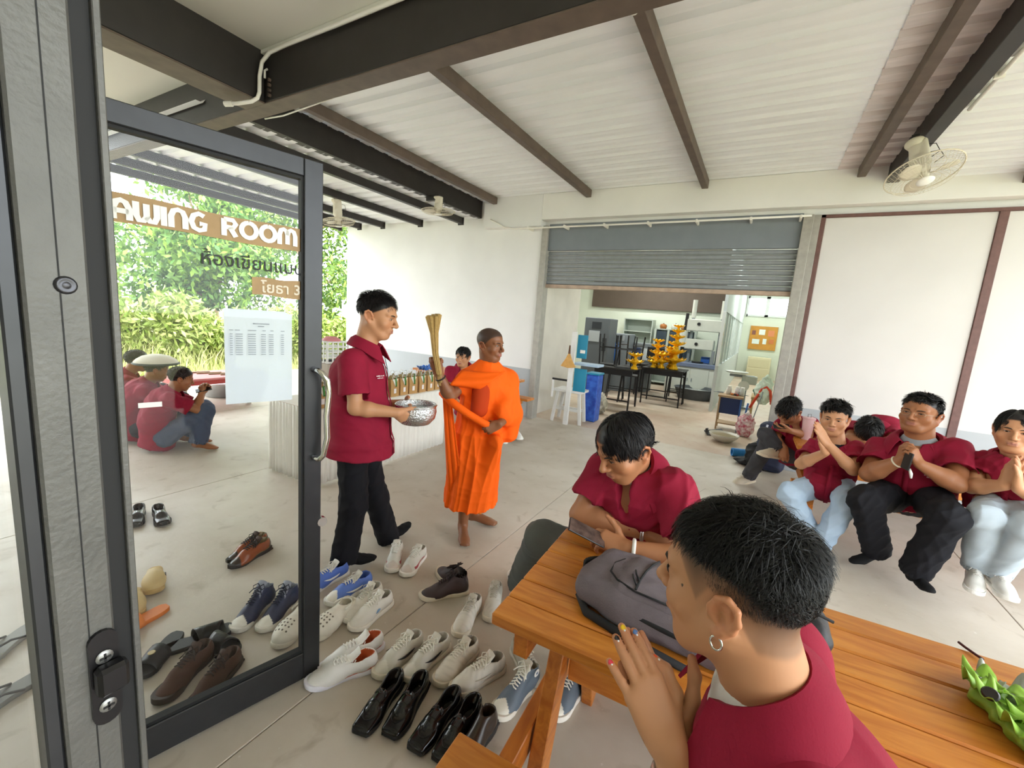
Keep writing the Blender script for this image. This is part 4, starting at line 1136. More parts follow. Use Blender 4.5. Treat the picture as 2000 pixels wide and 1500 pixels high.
def shirt(p, m=None, hem=.14, w0=.175, w1=.185, dep=.70, sl=.62, r_sl=(.066, .080), h=.0075, belly=0.0, fold=.010, tee='#d9d9d6', openv=1.0, seed=1, collar=True, badge=True, hemdir=None, placket=True, extra=None, bow=0.0):
    J = p.J; u, r, f = torso_axes(J); g = p.g; m = m or M_MAROON
    S = SDF(h); P0, C0, N0 = J['pelvis'], J['chest'], J['neck']
    lo = P0-u*hem if hemdir is None else P0+np.asarray(hemdir)
    mid = (P0+C0)/2-f*bow
    S.cone(lo, P0, w0*g*1.04, w0*g, .03, flat=True, sq=(f, dep+.06))
    S.cone(P0-u*.01, mid+u*.03, w0*g, (w0+w1)/2*g, .03, flat=True, sq=(f, dep))
    S.cone(mid, C0, (w0+w1)/2*g, w1*g*.97, .03, flat=False, sq=(f, dep))
    if belly: S.ell(P0+u*.13+f*.07, V(.16*g, belly, .11*g), np.array([r, f, u]), .05)
    S.cone(C0, N0-u*(.095+.09*max(0, g-1)), w1*g*.9, .080*g, .04, sq=(f, dep+.05))
    for e, sg in (('L', -1), ('R', 1)):
        sh, el = J['sh'+e], J['el'+e]
        S.cone(N0-u*(.070+.09*max(0, g-1)), sh, .062*g, .064*g, .045)
        S.cone(C0-u*.02, sh, .085*g, .060*g, .05, sq=(f, .8))
        d = nrm(el-sh); L = np.linalg.norm(el-sh)
        S.cone(sh, sh+d*L*sl*.4, r_sl[0]*g, (r_sl[0]*.6+r_sl[1]*.4)*g, .03)
        S.cone(sh+d*L*.12, sh+d*L*sl, r_sl[0]*g, r_sl[1]*g, .012, flat=True)
        S.cone(sh+d*L*(sl-.12), sh+d*L*(sl+.1), r_sl[1]*g*.80, r_sl[1]*g*.92, .004, flat=True, sub=True)
    nk = nrm(p.c-N0)
    S.cone(N0-nk*.05, N0+nk*.12, .060*p.s*max(1, p.g*.95), .066*p.s*max(1, p.g*.95), .01, sub=True)
    if openv: S.cone(N0+f*.06+nk*.03, N0-u*(.085*openv)+f*.17*dep/.7, .040, .014, .012, sub=True)
    S.cone(lo-u*.01, lo+u*.05 if hemdir is None else lo+nrm(P0-lo)*.05, w0*g*.93, w0*g*.9, .006, flat=True, sub=True, sq=(f, dep+.02))
    if extra: extra(S)
    v, q = S.mesh()
    v = fold_disp(v, q, fold, 16, seed)
    o = rawmesh('shirt', v, q, m, p.root)
    X = (v-N0) @ np.array([r, f, u]).T
    p.sv = v; p.sX = X; p.sax = (u, r, f)
    def on(lat, ax, off=.003):
        d2 = (X[:, 0]-lat)**2+(X[:, 2]-ax)**2
        k = np.argsort(d2)[:60]; k = k[d2[k] < .0006] if (d2[k] < .0006).any() else k[:3]
        return N0+r*lat+u*ax+f*(X[k, 1].max()+off)
    p.on = on
    if tee:
        T = SDF(.008); T.cone(N0-u*.17+f*.02, N0-u*.035+f*.012, .115*g, .078*g, .03, sq=(f, .8))
        T.cone(N0-nk*.02, N0+nk*.09, .054*p.s, .054*p.s, .006, sub=True); tv, tq = T.mesh()
        rawmesh('undershirt', tv, tq, cloth('tee_'+tee, tee), p.root)
    if collar:
        rn = .069*p.s*max(1, p.g*.95); P = []
        for th in np.linspace(-2.45, 2.45, 27):                 # 0 = nape
            cs, sn = math.cos(th), math.sin(th); fr = (1-cs)/2
            dirv = -f*cs*.92+r*sn
            drop = -.060*fr**1.5-.012
            b = N0+nk*.036+u*drop
            tip = .030+.060*max(0, fr-.45)/.55
            rr = rn*(1+.10*fr)
            P.append([b+dirv*(rr*.97)-nk*.035, b+dirv*(rr*1.0)+nk*.026, b+dirv*(rr*1.09)+nk*.031, b+dirv*(rr*1.22+.012)+nk*.020-u*.15*tip, b+dirv*(rr*1.28+.024+.028*fr)-u*tip*.95+f*.014*fr+nk*.004])
        MB().grid(P, .006).build('collar', m, p.root, autos=38)
    if placket:
        rows = [[on(-.014, a, .004), on(.014, a, .0045)] for a in np.linspace(-.13*max(openv, .4), X[:, 2].min()+.02, 14)]
        MB().grid(rows, .003).build('placket', m, p.root, smooth=True)
    return o
def chest_print(p, lat, ax, lines, colr='#d8c9c9', w=.06, side=1):
    """embroidered name lines: small raised stitches"""
    u, r, f = p.sax; mb = MB(); rr = np.random.default_rng(5)
    for k, fr in enumerate(lines):
        x = lat-w*fr/2
        while x < lat+w*fr/2:
            l = rr.uniform(.003, .007); hgt = rr.uniform(.004, .007); a = ax-k*.012
            mb.grid([[p.on(x, a, .0045), p.on(x, a+hgt, .0045)], [p.on(x+l, a, .0045), p.on(x+l, a+hgt, .0045)]], .001)
            x += l+.0022
    mb.build('embroidery', mat('thread_'+colr, colr, .7), p.root)
def trousers(p, colr, r0=.098, r1=.078, r2=.068, h=.0085, fold=.010, seed=2, cuff=.0, waist=.12, name='trousers', m=None, rough=.8, extra=None, kneeb=0.0):
    J = p.J; S = SDF(h); g = p.g
    u = nrm(J['chest']-J['pelvis'])
    S.cone(J['pelvis']+u*waist*.4, J['pelvis'], .13*g, .135*g, .03, sq=(torso_axes(J)[2], .75))
    for e in 'LR':
        S.cone(J['pelvis'], J['hip'+e], .108*g, r0*.96*g, .04)
        S.cone(J['hip'+e], J['kn'+e], r0*g, r1*g, .03)
        kn, an = J['kn'+e], J['an'+e]; d = nrm(an-kn)
        S.ell(kn, V(1, 1, 1)*r1*g*1.02, None, .03)
        S.cone(kn, an+d*cuff, r1*g*.98, r2*g, .02, flat=True)
        S.cone(an+d*(cuff-.05), an+d*(cuff+.03), r2*g*.86, r2*g*.9, .004, flat=True, sub=True)
    if extra: extra(S)
    v, q = S.mesh(); v = fold_disp(v, q, fold, 20, seed)
    return rawmesh(name, v, q, m or cloth('trouser_'+colr, colr, rough), p.root)
def bracelet(p, e, colr, off=.03, r=.031, th=.006, metal=0.0, name='bracelet', face=None, par=None):
    wr = p.J['wr'+e]; el = p.J['el'+e]; d = nrm(el-wr); c = wr+d*off; x, y, _ = frame_from(V(0, 0, 0), d)
    mb = MB().tube([c+r*(math.cos(t)*x+math.sin(t)*y) for t in np.linspace(0, 2*PI, 25)[:-1]], th, 6, closed=True)
    o = mb.build(name, mat('band_'+colr, colr, .3 if metal else .6, metal=metal), p.root, smooth=True)
    if face is not None:
        n_ = nrm(face-d*(face @ d)); b = c+n_*(r+.004)
        MB().lathe([(.0001, .006), (.015, .006), (.019, .003), (.020, -.004)], b, 20, n_).build('watch_case', mat('steel_case', '#c9c9c9', .2, metal=1), o, autos=40)
        MB().lathe([(.0001, .0068), (.0145, .0066)], b, 20, n_).build('watch_face', mat('watch_face', '#16161a', .2), o)
    return o
# hair style helpers (head-local coordinates: y forward, z up)
def mask_short(front=.062, side=.012, back=-.055):
    """hairline: high on the forehead, above the ear, low on the nape"""
    def f(q):
        y = q[:, 1]; z = q[:, 2]
        line = np.interp(y, [-.12, -.07, -.03, .0, .03, .055, .075, .1], [back, back+.01, side-.02, side+.01, side+.03, front-.012, front+.006, front+.012])
        return sm(z-line, -.004, .006)
    return f
def flow_forward(q):                                            # combed from the crown forward / down
    d = q-np.array([0, -.055, .105]); d[:, 2] *= .6; return d/(np.linalg.norm(d, axis=1, keepdims=True)+1e-9)
def flow_side(sgn=1, part=.02):
    def f(q):
        d = np.stack([np.where(q[:, 0] > part*sgn, 1., -1.)*1.0, q[:, 1]*0+.35, -.6+0*q[:, 0]], 1); return d/np.linalg.norm(d, axis=1, keepdims=True)
    return f
def roots_from(mask): return lambda q: mask(q)
# ------------------------------------------------------------------ shared hair looks
BLACK = '#0f0d0d'; SOFTB = '#1a1517'
def std_hair(p, mask, length, n=2600, width=.0016, lift=.35, flow=flow_forward, seed=1, colr=BLACK, grav=.25, clump=.25, jitter=.25, seg=4):
    return hair_strands(p.root, p.c, p.R, p.s, p.wide, mask, length, flow, n, width, colr, lift, seg, seed, clump=clump, grav=grav, jitter=jitter)
ARM = lambda x: x
# ================================================================== standing student with the bowl
D0 = 2.68
J = dict(neck=at(714, 674, 2.70), chest=at(700, 735, 2.70), pelvis=at(703, 858, 2.68),
         shR=at(688, 708, 2.53), shL=at(716, 702, 2.87), elR=at(694, 797, 2.47), wrR=at(776, 806, 2.46), elL=at(735, 795, 2.92), wrL=at(790, 788, 2.82),
         hipR=at(690, 882, 2.61), hipL=at(712, 880, 2.78), knR=at(690, 985, 2.60), knL=at(733, 968, 2.84),
         anR=onz(672, 1086, .085), anL=at(757, 1046, 2.86), base=onz(705, 1085, 0))
J['toeR'] = onz(737, 1092, .02); J['toeL'] = at(800, 1026, 2.98)
BOWLC = at(812, 806, 2.63)
fman = nrm(V(.86, .46, -.20))
man = person('young man in maroon shirt standing and carrying a silver bowl', J, dict(c=at(737, 616, 2.70), fwd=fman, up=(0.05, .05, 1), s=1.13), 'light',
             hands=(dict(fwd=nrm(BOWLC-J['wrL'])+V(0, 0, -.15), dors=V(-.6, .7, .15), curl=(.35, .35, .35, .35), thumb=(.9, .2, .3)), dict(fwd=nrm(BOWLC+V(.02, -.08, -.03)-J['wrR'])+V(0, 0, .0), dors=V(.6, -.75, .1), curl=(.22, .30, .35, .4), thumb=(.85, -.1, .25))), ha=.004, hh=.0035, hs=1.05,
             hairmask=lambda q: mask_short(.060, .0, -.03)(q)*(.55+.45*sm(q[:, 2]-.25*q[:, 1], -.01, .025)), squint=.8, gaze=(0, -.5))
shirt(man, hem=.09, w0=.205, w1=.182, dep=.90, sl=.72, r_sl=(.072, .090), tee=None, openv=.6, fold=.006, seed=3, placket=True)
chest_print(man, .09, -.17, (1, .7))
trousers(man, '#16161b', .092, .080, .080, cuff=.035, fold=.012, seed=4)
sock_feet(man, 'LR', '#141417')
mh = lambda q: mask_short(.060, .030, -.01)(q)
std_hair(man, mh, lambda q: .022+.024*sm(q[:, 2], .06, .11)+.01*sm(q[:, 1], .03, .08), 4200, .0011, .55, seed=11, colr=SOFTB, grav=.05, clump=.15)
# bowl
bw = thing('alms_bowl', 'shiny embossed silver bowl carried by the standing young man', 'bowl', BOWLC+V(0, 0, -.075))
M_SILVER = mat('embossed_silver', '#d5d7d8', .25, metal=1.0, bump=.9, bscale=90)
MB().lathe([(.0001, 0), (.05, .0), (.09, .012), (.118, .045), (.127, .085), (.122, .118), (.118, .128), (.121, .134), (.116, .134), (.113, .126), (.120, .085), (.110, .045), (.08, .016), (.0001, .008)], BOWLC+V(0, 0, -.075), 40).build('bowl_body', M_SILVER, bw, smooth=True)
MB().lathe([(.125, .120), (.129, .126), (.125, .132), (.121, .126)], BOWLC+V(0, 0, -.075), 40).build('rim', mat('plain_silver', '#dcdede', .18, metal=1.0), bw, smooth=True)
MB().lathe([(.0001, .098), (.115, .098)], BOWLC+V(0, 0, -.075), 32).build('water', mat('water_surface', '#9fb0b4', .05, spec=.8), bw, smooth=True)

# ================================================================== monk
J = dict(neck=at(953, 708, 3.0), chest=at(948, 752, 3.0), pelvis=at(934, 842, 3.0),
         shR=at(912, 740, 2.98), shL=at(990, 742, 3.10), elR=at(879, 775, 2.84), wrR=at(857, 731, 2.80), elL=at(997, 805, 3.05), wrL=at(976, 828, 2.82),
         hipR=at(922, 850, 2.96), hipL=at(945, 850, 3.06), knR=at(912, 945, 2.92), knL=at(938, 940, 3.03), anR=onz(904, 1024, .085), anL=onz(926, 1001, .085), base=onz(915, 1030, 0))
J['toeR'] = onz(906, 1056, .02); J['toeL'] = onz(958, 1022, .02)
mkf = nrm(V(.93, -.02, -.03))
stubble = lambda q: .82*sm(q[:, 2]-np.interp(q[:, 1], [-.12, -.06, -.02, .02, .05, .075, .1], [-.05, -.045, -.02, .02, .05, .064, .07]), -.003, .006)
monk = person('monk in an orange robe walking barefoot and raising a whisk', J, dict(c=at(957, 673, 3.0), fwd=mkf, s=.98, wide=.97), 'dark',
              hands=(dict(fwd=V(-.55, -.55, -.35), dors=V(.6, -.6, .2), curl=(1.2, 1.2, 1.2, 1.2), thumb=(.4, .8, .3)), dict(fwd=nrm(at(848, 690, 2.78)-J['wrR']), dors=V(.45, -.8, .1), curl=(1.15, 1.2, 1.2, 1.2), thumb=(.5, .7, .2))), ha=.004, hh=.0032,
              hairmask=stubble, hairc=(.02, .017, .016), foot_skin='LR', gaze=(.3, -.2), hb=.006)
M_ROBE = mat('orange_robe', '#f2600a', .75, var=.06, vscale=5, bump=.1, bscale=200, spec=.2)
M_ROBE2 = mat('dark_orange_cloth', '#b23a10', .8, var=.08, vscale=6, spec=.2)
u, r_, f_ = torso_axes(J)
S = SDF(.0065)
hemz = at(930, 985, 3.0)[2]
low = V(J['pelvis'][0]-.02, J['pelvis'][1]-.01, hemz)
S.cone(low, J['pelvis'], .200, .185, .03, flat=True, sq=(f_, .80))
S.cone(J['pelvis'], J['chest'], .178, .168, .04, sq=(f_, .74))
S.cone(J['chest'], J['neck']-u*.03, .155, .072, .04, sq=(f_, .8))
S.cone(J['neck']-u*.03, J['shL'], .06, .072, .04); S.cone(J['neck']-u*.03, J['shR'], .058, .066, .04)
S.cone(J['shR'], J['shR']+(J['elR']-J['shR'])*.42, .066, .062, .03)
S.cone(J['shL'], J['elL'], .080, .078, .04); S.cone(J['elL'], J['elL']+(J['wrL']-J['elL'])*.62, .078, .056, .03)
S.cone(J['elL']+V(0, 0, -.02), J['elL']+V(.0, .0, -.17), .085, .055, .04)
S.cone(J['wrL']+V(0, 0, -.14)-f_*.04, low+r_*.02+f_*.08+V(0, 0, .02), .06, .05, .05)
S.cone(J['shL']+f_*.02, J['shL']+(J['wrL']-J['shL'])*.72, .06, .06, .05)
S.cone(J['neck']-u*.02, J['neck']+u*.10, .056, .062, .012, sub=True)
S.cone(low+V(0, 0, -.02), low+V(0, 0, .12), .165, .16, .01, flat=True, sub=True, sq=(f_, .8))
v, q = S.mesh()
X = (v-J['pelvis']) @ np.array([r_, f_, u]).T
N = vnormals(v, q); ang = np.arctan2(X[:, 1]*1.3, X[:, 0])
wv = np.clip((.42-X[:, 2])/.5, .15, 1)
pl = (1-np.abs(np.sin(ang*5.5+X[:, 2]*1.6+.6*np.sin(X[:, 2]*6))))**1.5+.6*(1-np.abs(np.sin(ang*9+X[:, 2]*-2.2)))**2
v = v+N*((pl-.5)*.016*wv)[:, None]
v = fold_disp(v, q, .008, 14, 9)
rawmesh('robe', v, q, M_ROBE, monk.root)
# dark inner cloth seen in the opening under the raised arm
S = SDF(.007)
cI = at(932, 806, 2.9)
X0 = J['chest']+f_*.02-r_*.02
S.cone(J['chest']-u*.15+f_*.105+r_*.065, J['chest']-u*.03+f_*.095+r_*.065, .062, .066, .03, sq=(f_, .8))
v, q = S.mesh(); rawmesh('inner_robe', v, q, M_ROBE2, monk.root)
# broad fold across the chest and rolled band from the elbow to the hand
rows = []
for i in range(15):
    t = i/14
    a = at(903-8*t+95*t, 722+18*t-15*t*t, 2.90-.02*math.sin(PI*t)); b = at(878+60*t, 752+8*t, 2.80+.03*t)
    rows.append([a*(1-w)+b*w+nrm(-ray(930, 740))*(.02*math.sin(PI*w)+.008*math.sin(9*w+3*t)) for w in np.linspace(0, 1, 8)])
MB().grid(rows, .006).build('chest_fold', M_ROBE, monk.root, smooth=True)
band = [at(862, 768, 2.90), at(872, 776, 2.83), at(892, 793, 2.79), at(915, 809, 2.79), at(940, 824, 2.80), at(963, 836, 2.83), at(972, 833, 2.86)]
MB().tube(band, [.02, .026, .028, .027, .026, .026, .02], 10).build('rolled_band', M_ROBE, monk.root, smooth=True)
rows = []
for i in range(16):
    t = i/15; top = at(861+12*t, 772+0*t, 2.92-.05*t)
    rows.append([at(861+(4+14*t)*(1-w)+(14+30*t)*w+3*math.sin(t*20), 770+8*t+(990-770-10*t)*w, 2.95-.04*t-.05*math.sin(PI*w)+.012*math.sin(t*16)) for w in np.linspace(0, 1, 10)])
MB().grid(rows, .005).build('side_drape', M_ROBE, monk.root, smooth=True)
# yellowish under-robe at the shins
S = SDF(.007); S.cone(J['knL']+V(0, 0, -.1), onz(926, 1001, .17), .066, .056, .02, flat=True); v, q = S.mesh(); v = fold_disp(v, q, .006, 30, 2)
rawmesh('under_robe', v, q, mat('yellow_robe', '#f08a12', .8), monk.root)
bracelet(monk, 'R', '#1a1412', .03, .030, .006, name='wrist_beads')
# whisk of split palm
wt = at(846, 616, 2.74); wb = at(862, 752, 2.80); wm = at(850, 690, 2.765)
wk = thing('palm_whisk', 'pale bundled palm whisk raised in the hand of the monk', 'whisk', wb)
M_STRAW = mat('dry_palm', '#b3945a', .8, var=.2, vscale=30, stretch=(8, 8, 1))
x, y, d = frame_from(wb, wt)
for i in range(26):
    rr = math.sqrt(random.random()); a = random.random()*2*PI
    o = rr*(math.cos(a)*x+math.sin(a)*y)
    MB().tube([wb+o*.016, wm+o*.018, wm*.45+wt*.55+o*.024, wt+o*.050+d*random.uniform(-.006, .006)], [.0045, .005, .007, .010], 5).build('stem', M_STRAW, wk)
for t in (.1, .3): MB().cyl(wb+(wm-wb)*t, wb+(wm-wb)*(t+.06), .020, n=14).build('binding', mat('straw_binding', '#8d7340', .8), wk)

# ================================================================== student in the foreground, hands pressed together
HC = at(1436, 1140, .675)
F3 = nrm(V(-.95, .29, -.10)); 
J = dict(neck=HC+V(.062, .0, -.145), chest=HC+V(.125, .0, -.32), pelvis=HC+V(.15, .03, -.76))
J['shL'] = HC+V(.135, -.185, -.200); J['shR'] = HC+V(.095, .195, -.200)
tipL = at(1206, 1222, .655); wrl = at(1312, 1466, .585)
J['wrL'] = wrl; hd = nrm(tipL-wrl)
sidew = nrm(np.cross(hd, V(-.9, -.1, .4)))                      # normal of the palms
if sidew[1] > 0: sidew = -sidew
J['wrR'] = wrl-sidew*.045+V(.022, .0, .01)
J['elL'] = wrl+V(.10, -.075, -.235); J['elR'] = J['wrR']+V(.08, .15, -.22)
J['hipL'] = J['pelvis']+V(0, -.09, -.02); J['hipR'] = J['pelvis']+V(0, .09, -.02)
J['knL'] = J['hipL']+V(-.40, .0, .02); J['knR'] = J['hipR']+V(-.40, .0, .02); J['anL'] = V(J['knL'][0]+.02, J['knL'][1], .09); J['anR'] = V(J['knR'][0]+.05, J['knR'][1], .09)
hl = np.linalg.norm(tipL-wrl)/.181
def fade(q):
    y = q[:, 1]; z = q[:, 2]
    line = np.interp(y, [-.12, -.085, -.05, -.03, -.012, .012, .03, .05, .07, .1], [-.060, -.065, -.058, -.02, .012, .014, -.012, .03, .068, .074])
    full = np.interp(y, [-.12, -.085, -.05, -.03, -.0, .03, .05, .07, .1], [-.012, -.006, .026, .044, .058, .060, .061, .068, .076])
    t = np.clip((z-line)/np.maximum(full-line, .004), 0, 1)
    return np.clip(sm(z-line, -.006, .008)*(.42+.35*t+.23*t**2), 0, 1)
hand3 = dict(dors=sidew, curl=((.04, .05, .04), (.03, .04, .03), (.03, .05, .05), (.02, .06, .05)), spread=(-.02, -.015, .0, -.16))
hand3['k'] = .0022
hL = dict(hand3, fwd=hd, thumb=(.62, .05, .55)); hR = dict(hand3, fwd=nrm(tipL-sidew*.021+V(.004, .0, .012)-J['wrR']), dors=-sidew, spread=(.03, .01, -.01, -.02), thumb=(.9, .25, .3))
st3 = person('student in the foreground in profile with painted nails and hands pressed together', J, dict(c=HC, fwd=F3, up=(.03, 0, 1), s=.98), 'light', hands=(hL, hR), ha=.0028, hh=.0024, hb=.01, hs=hl, fine=True, hairmask=fade, hairc=(.02, .018, .017), rneck=.060, skinpaint=lambda q, c, sk: np.where((np.hypot(q[:, 1]-.052, q[:, 2]+.0)[:, None] < .0022) & (q[:, 0] < 0)[:, None], np.array([[.05, .03, .02]]), c))
fullm = lambda q: sm(q[:, 2]-np.interp(q[:, 1], [-.12, -.085, -.05, -.03, -.0, .03, .05, .07, .1], [-.016, -.010, .022, .040, .054, .056, .058, .064, .072]), -.004, .012)
def fl3(q):
    fr = sm(q[:, 1], .0, .06); bk = sm(-q[:, 1], .05, .09)
    return np.stack([q[:, 0]*5*(1-fr), .6+.3*fr-1.1*bk, -.25-.35*fr-5*(.075-q[:, 2]).clip(0, .1)], 1)
def ln3(q): return .013+.015*sm(q[:, 2], .03, .08)+.024*sm(q[:, 2], .06, .105)+.006*sm(q[:, 1], .02, .07)
std_hair(st3, fullm, ln3, 17000, .0008, .46, flow=fl3, seed=31, colr='#0b0a0a', grav=.12, clump=.55, jitter=.22, seg=5)
def fademask(q): return np.clip(fade(q)*1.2, 0, 1)*(1-fullm(q))
hair_strands(st3.root, st3.c, st3.R, st3.s, st3.wide, fademask, lambda q: .0035+.004*fade(q), lambda q: np.stack([0*q[:, 0], -.3+0*q[:, 0], -1+0*q[:, 0]], 1), 9000, .00022, '#1d1816', .5, 2, 33, name='fade_stubble')
shirt(st3, hem=.05, w0=.18, w1=.19, dep=.82, sl=.66, r_sl=(.070, .085), h=.005, tee='#e2e4e2', openv=1.25, fold=.008, seed=12, placket=True)
chest_print(st3, -.085, -.15, (1, .8), '#c9a9b4')
trousers(st3, '#1b1b20', seed=6)
bracelet(st3, 'L', '#bfc1c2', .022, .032*hl, .005, .9, 'wrist_chain')
bracelet(st3, 'L', '#1a1a1c', .034, .033*hl, .0045, 0, 'wrist_band')
# ear ring
ec = HC+(V(-.0800, -.006, -.052)*.98) @ st3.R; ex = st3.R[1]; ez = st3.R[2]
MB().tube([ec+.0095*(math.cos(t)*ex*.8+math.sin(t)*ez) for t in np.linspace(PI*.62, PI*2.38, 18)], .0016, 8).build('earring', M_CHROME, st3.root, smooth=True)
# nails: painted discs on the fingertips of the left hand
NC = ['#5b86c9', '#e9c21e', '#16161f', '#d8304a', '#f0582e']
for e in 'LR':
    for i, (pts, rr, Xh, Zh, d, a) in enumerate(st3.inf[e]):
        if e == 'R' and i != 4: continue
        prev = pts[-2]; dd = nrm(pts[-1]-prev)
        nz = nrm(Zh-dd*(Zh @ dd)) if i < 4 else nrm(-st3.R[1]*0+Zh*.75+Xh*.35-dd*((Zh*.75+Xh*.35) @ dd))
        c0 = pts[-1]-dd*rr[-1]*.8; sx = np.cross(dd, nz); rad = rr[-1]
        rows = []
        for t in np.linspace(-1, 1, 7):
            wdt = .85*math.sqrt(max(.02, 1-abs(t)**2.6))
            rows.append([c0+dd*t*rad*1.15+(sx*math.sin(b)*.98+nz*math.cos(b)*1.03)*rad for b in np.linspace(-wdt, wdt, 6)])
        nl = MB().grid(rows, -.0006).build('nail', mat('polish_'+NC[i], NC[i], .12, coat=.6), st3.root, smooth=True)
        dot = c0+nz*rad*1.06-dd*rad*.25
        MB().lathe([(.0001, .0006), (rad*.22, .0004), (rad*.26, 0)], dot, 8, nz).build('nail_dot', mat('polish_white', '#eef2f6', .2), nl)

# ================================================================== student leaning on the table with a phone
TZ = .75
def tb(x, y, z): return onz(x, y, z)
J = dict(neck=at(1236, 912, 1.76), chest=at(1248, 975, 1.80), pelvis=V(-.20, 2.02, .50),
         shR=at(1180, 918, 1.80), shL=at(1316, 952, 1.70), elR=onz(1134, 1005, .80), wrR=onz(1262, 1040, .80), elL=onz(1352, 1098, .80), wrL=onz(1226, 1071, .80),
         hipR=V(-.28, 1.98, .48), hipL=V(-.08, 1.98, .48), knR=V(-.80, 1.84, .52), knL=V(.0, 1.62, .50), anR=V(-1.0, 2.05, .09), anL=V(.02, 1.7, .09), toeR=V(-1.13, 2.20, .02), toeL=V(.0, 1.55, .02))
HC4 = at(1221, 872, 1.66)
st4 = person('student with parted fringe bent over a phone at the wooden table', J, dict(c=HC4, fwd=nrm(V(-.52, -.70, -.48)), up=(-.2, -.30, .85), s=1.10), 'mid',
             hands=(dict(fwd=nrm(onz(1165, 1046, .815)-J['wrL']), dors=V(-.1, -.5, .8), curl=(.55, .6, .65, .7), thumb=(.75, -.35, .2)), dict(fwd=nrm(onz(1325, 1062, .79)-J['wrR']), dors=V(.0, -.3, 1), curl=(.25, .25, .3, .3), thumb=(.4, .3, .2))), ha=.0038, hh=.0034, g=1.12, hs=1.02,
             hairmask=mask_short(.055, .005, -.05), gaze=(0, -.6), squint=.6)
def ext4(S):
    S.cone(J['pelvis'], J['chest'], .20, .19, .05, sq=(V(0, 1, 0), .8))
shirt(st4, hem=.06, w0=.185, w1=.185, dep=.72, sl=.66, r_sl=(.064, .073), tee='#b9b9b9', openv=1.2, seed=21, fold=.016, h=.0065, placket=True)
chest_print(st4, .085, -.20, (1, .6), '#c08f9f')
trousers(st4, '#5c605e', .100, .080, .072, seed=8, cuff=.02)
m4 = mask_short(.060, .0, -.045)
def len4(q): return np.where((q[:, 1] > -.02) & (q[:, 2] > .04), .068, .045)
def fl4(q):
    d = np.stack([np.where(q[:, 0] > .012, 1.0, -1.0)*.9, .6*sm(q[:, 1], -.05, .04)-.3*sm(-q[:, 1], .03, .08), -.75+0*q[:, 0]], 1); return d/np.linalg.norm(d, axis=1, keepdims=True)
std_hair(st4, m4, len4, 9500, .0014, .30, flow=fl4, seed=41, colr='#141114', grav=.25, clump=.22, jitter=.12, seg=6)
bracelet(st4, 'L', '#ecebe6', .020, .034, .007, name='wrist_band')
bracelet(st4, 'R', '#c9c9c9', .012, .034, .007, .9, 'wristwatch', face=V(-.1, -.5, .85))
# ear stud
MB().ball(HC4+(V(.080, -.008, -.048)*1.1) @ st4.R, .004).build('earring', M_CHROME, st4.root, smooth=True)
phc = onz(1146, 1040, .835)
ph = thing('phone', 'dark smartphone held by the student leaning on the wooden table', 'phone', phc)
pd = nrm(onz(1180, 1058, .80)-onz(1118, 1026, .85)); pn = nrm(V(-.15, -.30, .9)-pd*(V(-.15, -.30, .9) @ pd)); pw = np.cross(pn, pd)
MB().obox(phc, np.array([pd, pw, pn]), (.074, .034, .0045), .003).build('case', mat('phone_black', '#18181b', .3), ph)
MB().obox(phc+pn*.0047, np.array([pd, pw, pn]), (.071, .033, .0004)).build('screen', mat('phone_screen', '#5a4a44', .08, var=.5, vscale=30), ph)
wear_shoes(st4, 'R', lambda e: make_shoe('low', 'x', 'g', '#efece6', '#e9e6de', lace='#e8e6e0', tongue='#1c1c1e', accent='#17171a', heelc='#17171a'))

# ================================================================== the row on the far bench
def seat_person(label, px, D, headc, headD, fwd, s, g, skin, hands, hmask, up=(0, 0, 1), wide=1.0, jaw=1.0, **kw):
    J = {k: at(*v[:2], v[2]) for k, v in px.items()}
    return person(label, J, dict(c=at(*headc, headD), fwd=fwd, up=up, s=s, wide=wide, jaw=jaw), skin, hands=hands, g=g, hairmask=hmask, ha=.0055, hh=.0045, hb=.011, **kw)
# B: jeans, hands together, looking at us
pB = dict(neck=(1633, 866, 4.34), chest=(1625, 902, 4.32), pelvis=(1618, 946, 4.35), shR=(1589, 876, 4.34), shL=(1674, 880, 4.34), elR=(1564, 906, 4.12), wrR=(1612, 884, 3.99), elL=(1666, 918, 4.10), wrL=(1617, 868, 3.97),
          hipR=(1598, 948, 4.28), hipL=(1640, 950, 4.28), knR=(1543, 964, 3.92), knL=(1652, 985, 3.95), anR=(1578, 1030, 4.0), anL=(1601, 1066, 3.94), toeR=(1585, 1052, 3.9), toeL=(1612, 1098, 3.80))
stB = seat_person('student in pale blue jeans with hands together beside the pink tumbler', pB, 4.3, (1630, 817), 4.30, nrm(V(-.20, -.95, -.05)), 1.14, 1.02, 'light',
    (dict(fwd=nrm(at(1594, 829, 3.93)-at(1617, 868, 3.97)), dors=V(.75, -.6, .1), curl=(.05, .05, .05, .05), spread=(0, 0, 0, 0), thumb=(.3, .1, .2)), dict(fwd=nrm(at(1594, 829, 3.95)-at(1612, 884, 3.99)), dors=V(-.75, .5, -.1), curl=(.05, .05, .05, .05), spread=(0, 0, 0, 0), thumb=(.3, .1, .2))), mask_short(.058, .02, -.02), gaze=(0, 0), hs=1.08, squint=.72)
shirt(stB, hem=.05, w0=.165, w1=.175, dep=.72, sl=.66, r_sl=(.066, .082), tee='#1c1e24', openv=1.15, seed=31, fold=.016, h=.008, extra=lambda S: S.cone(stB.J['pelvis'], (stB.J['knR']+stB.J['knL'])/2*.45+stB.J['pelvis']*.55+V(0, 0, .04), .15, .14, .05, sq=(V(0, 0, 1), .8)))
chest_print(stB, -.09, -.13, (1, .7)); 
trousers(stB, '#a9bdd2', .098, .082, .072, seed=33, cuff=.0, fold=.014)
mB = mask_short(.062, .035, .0)
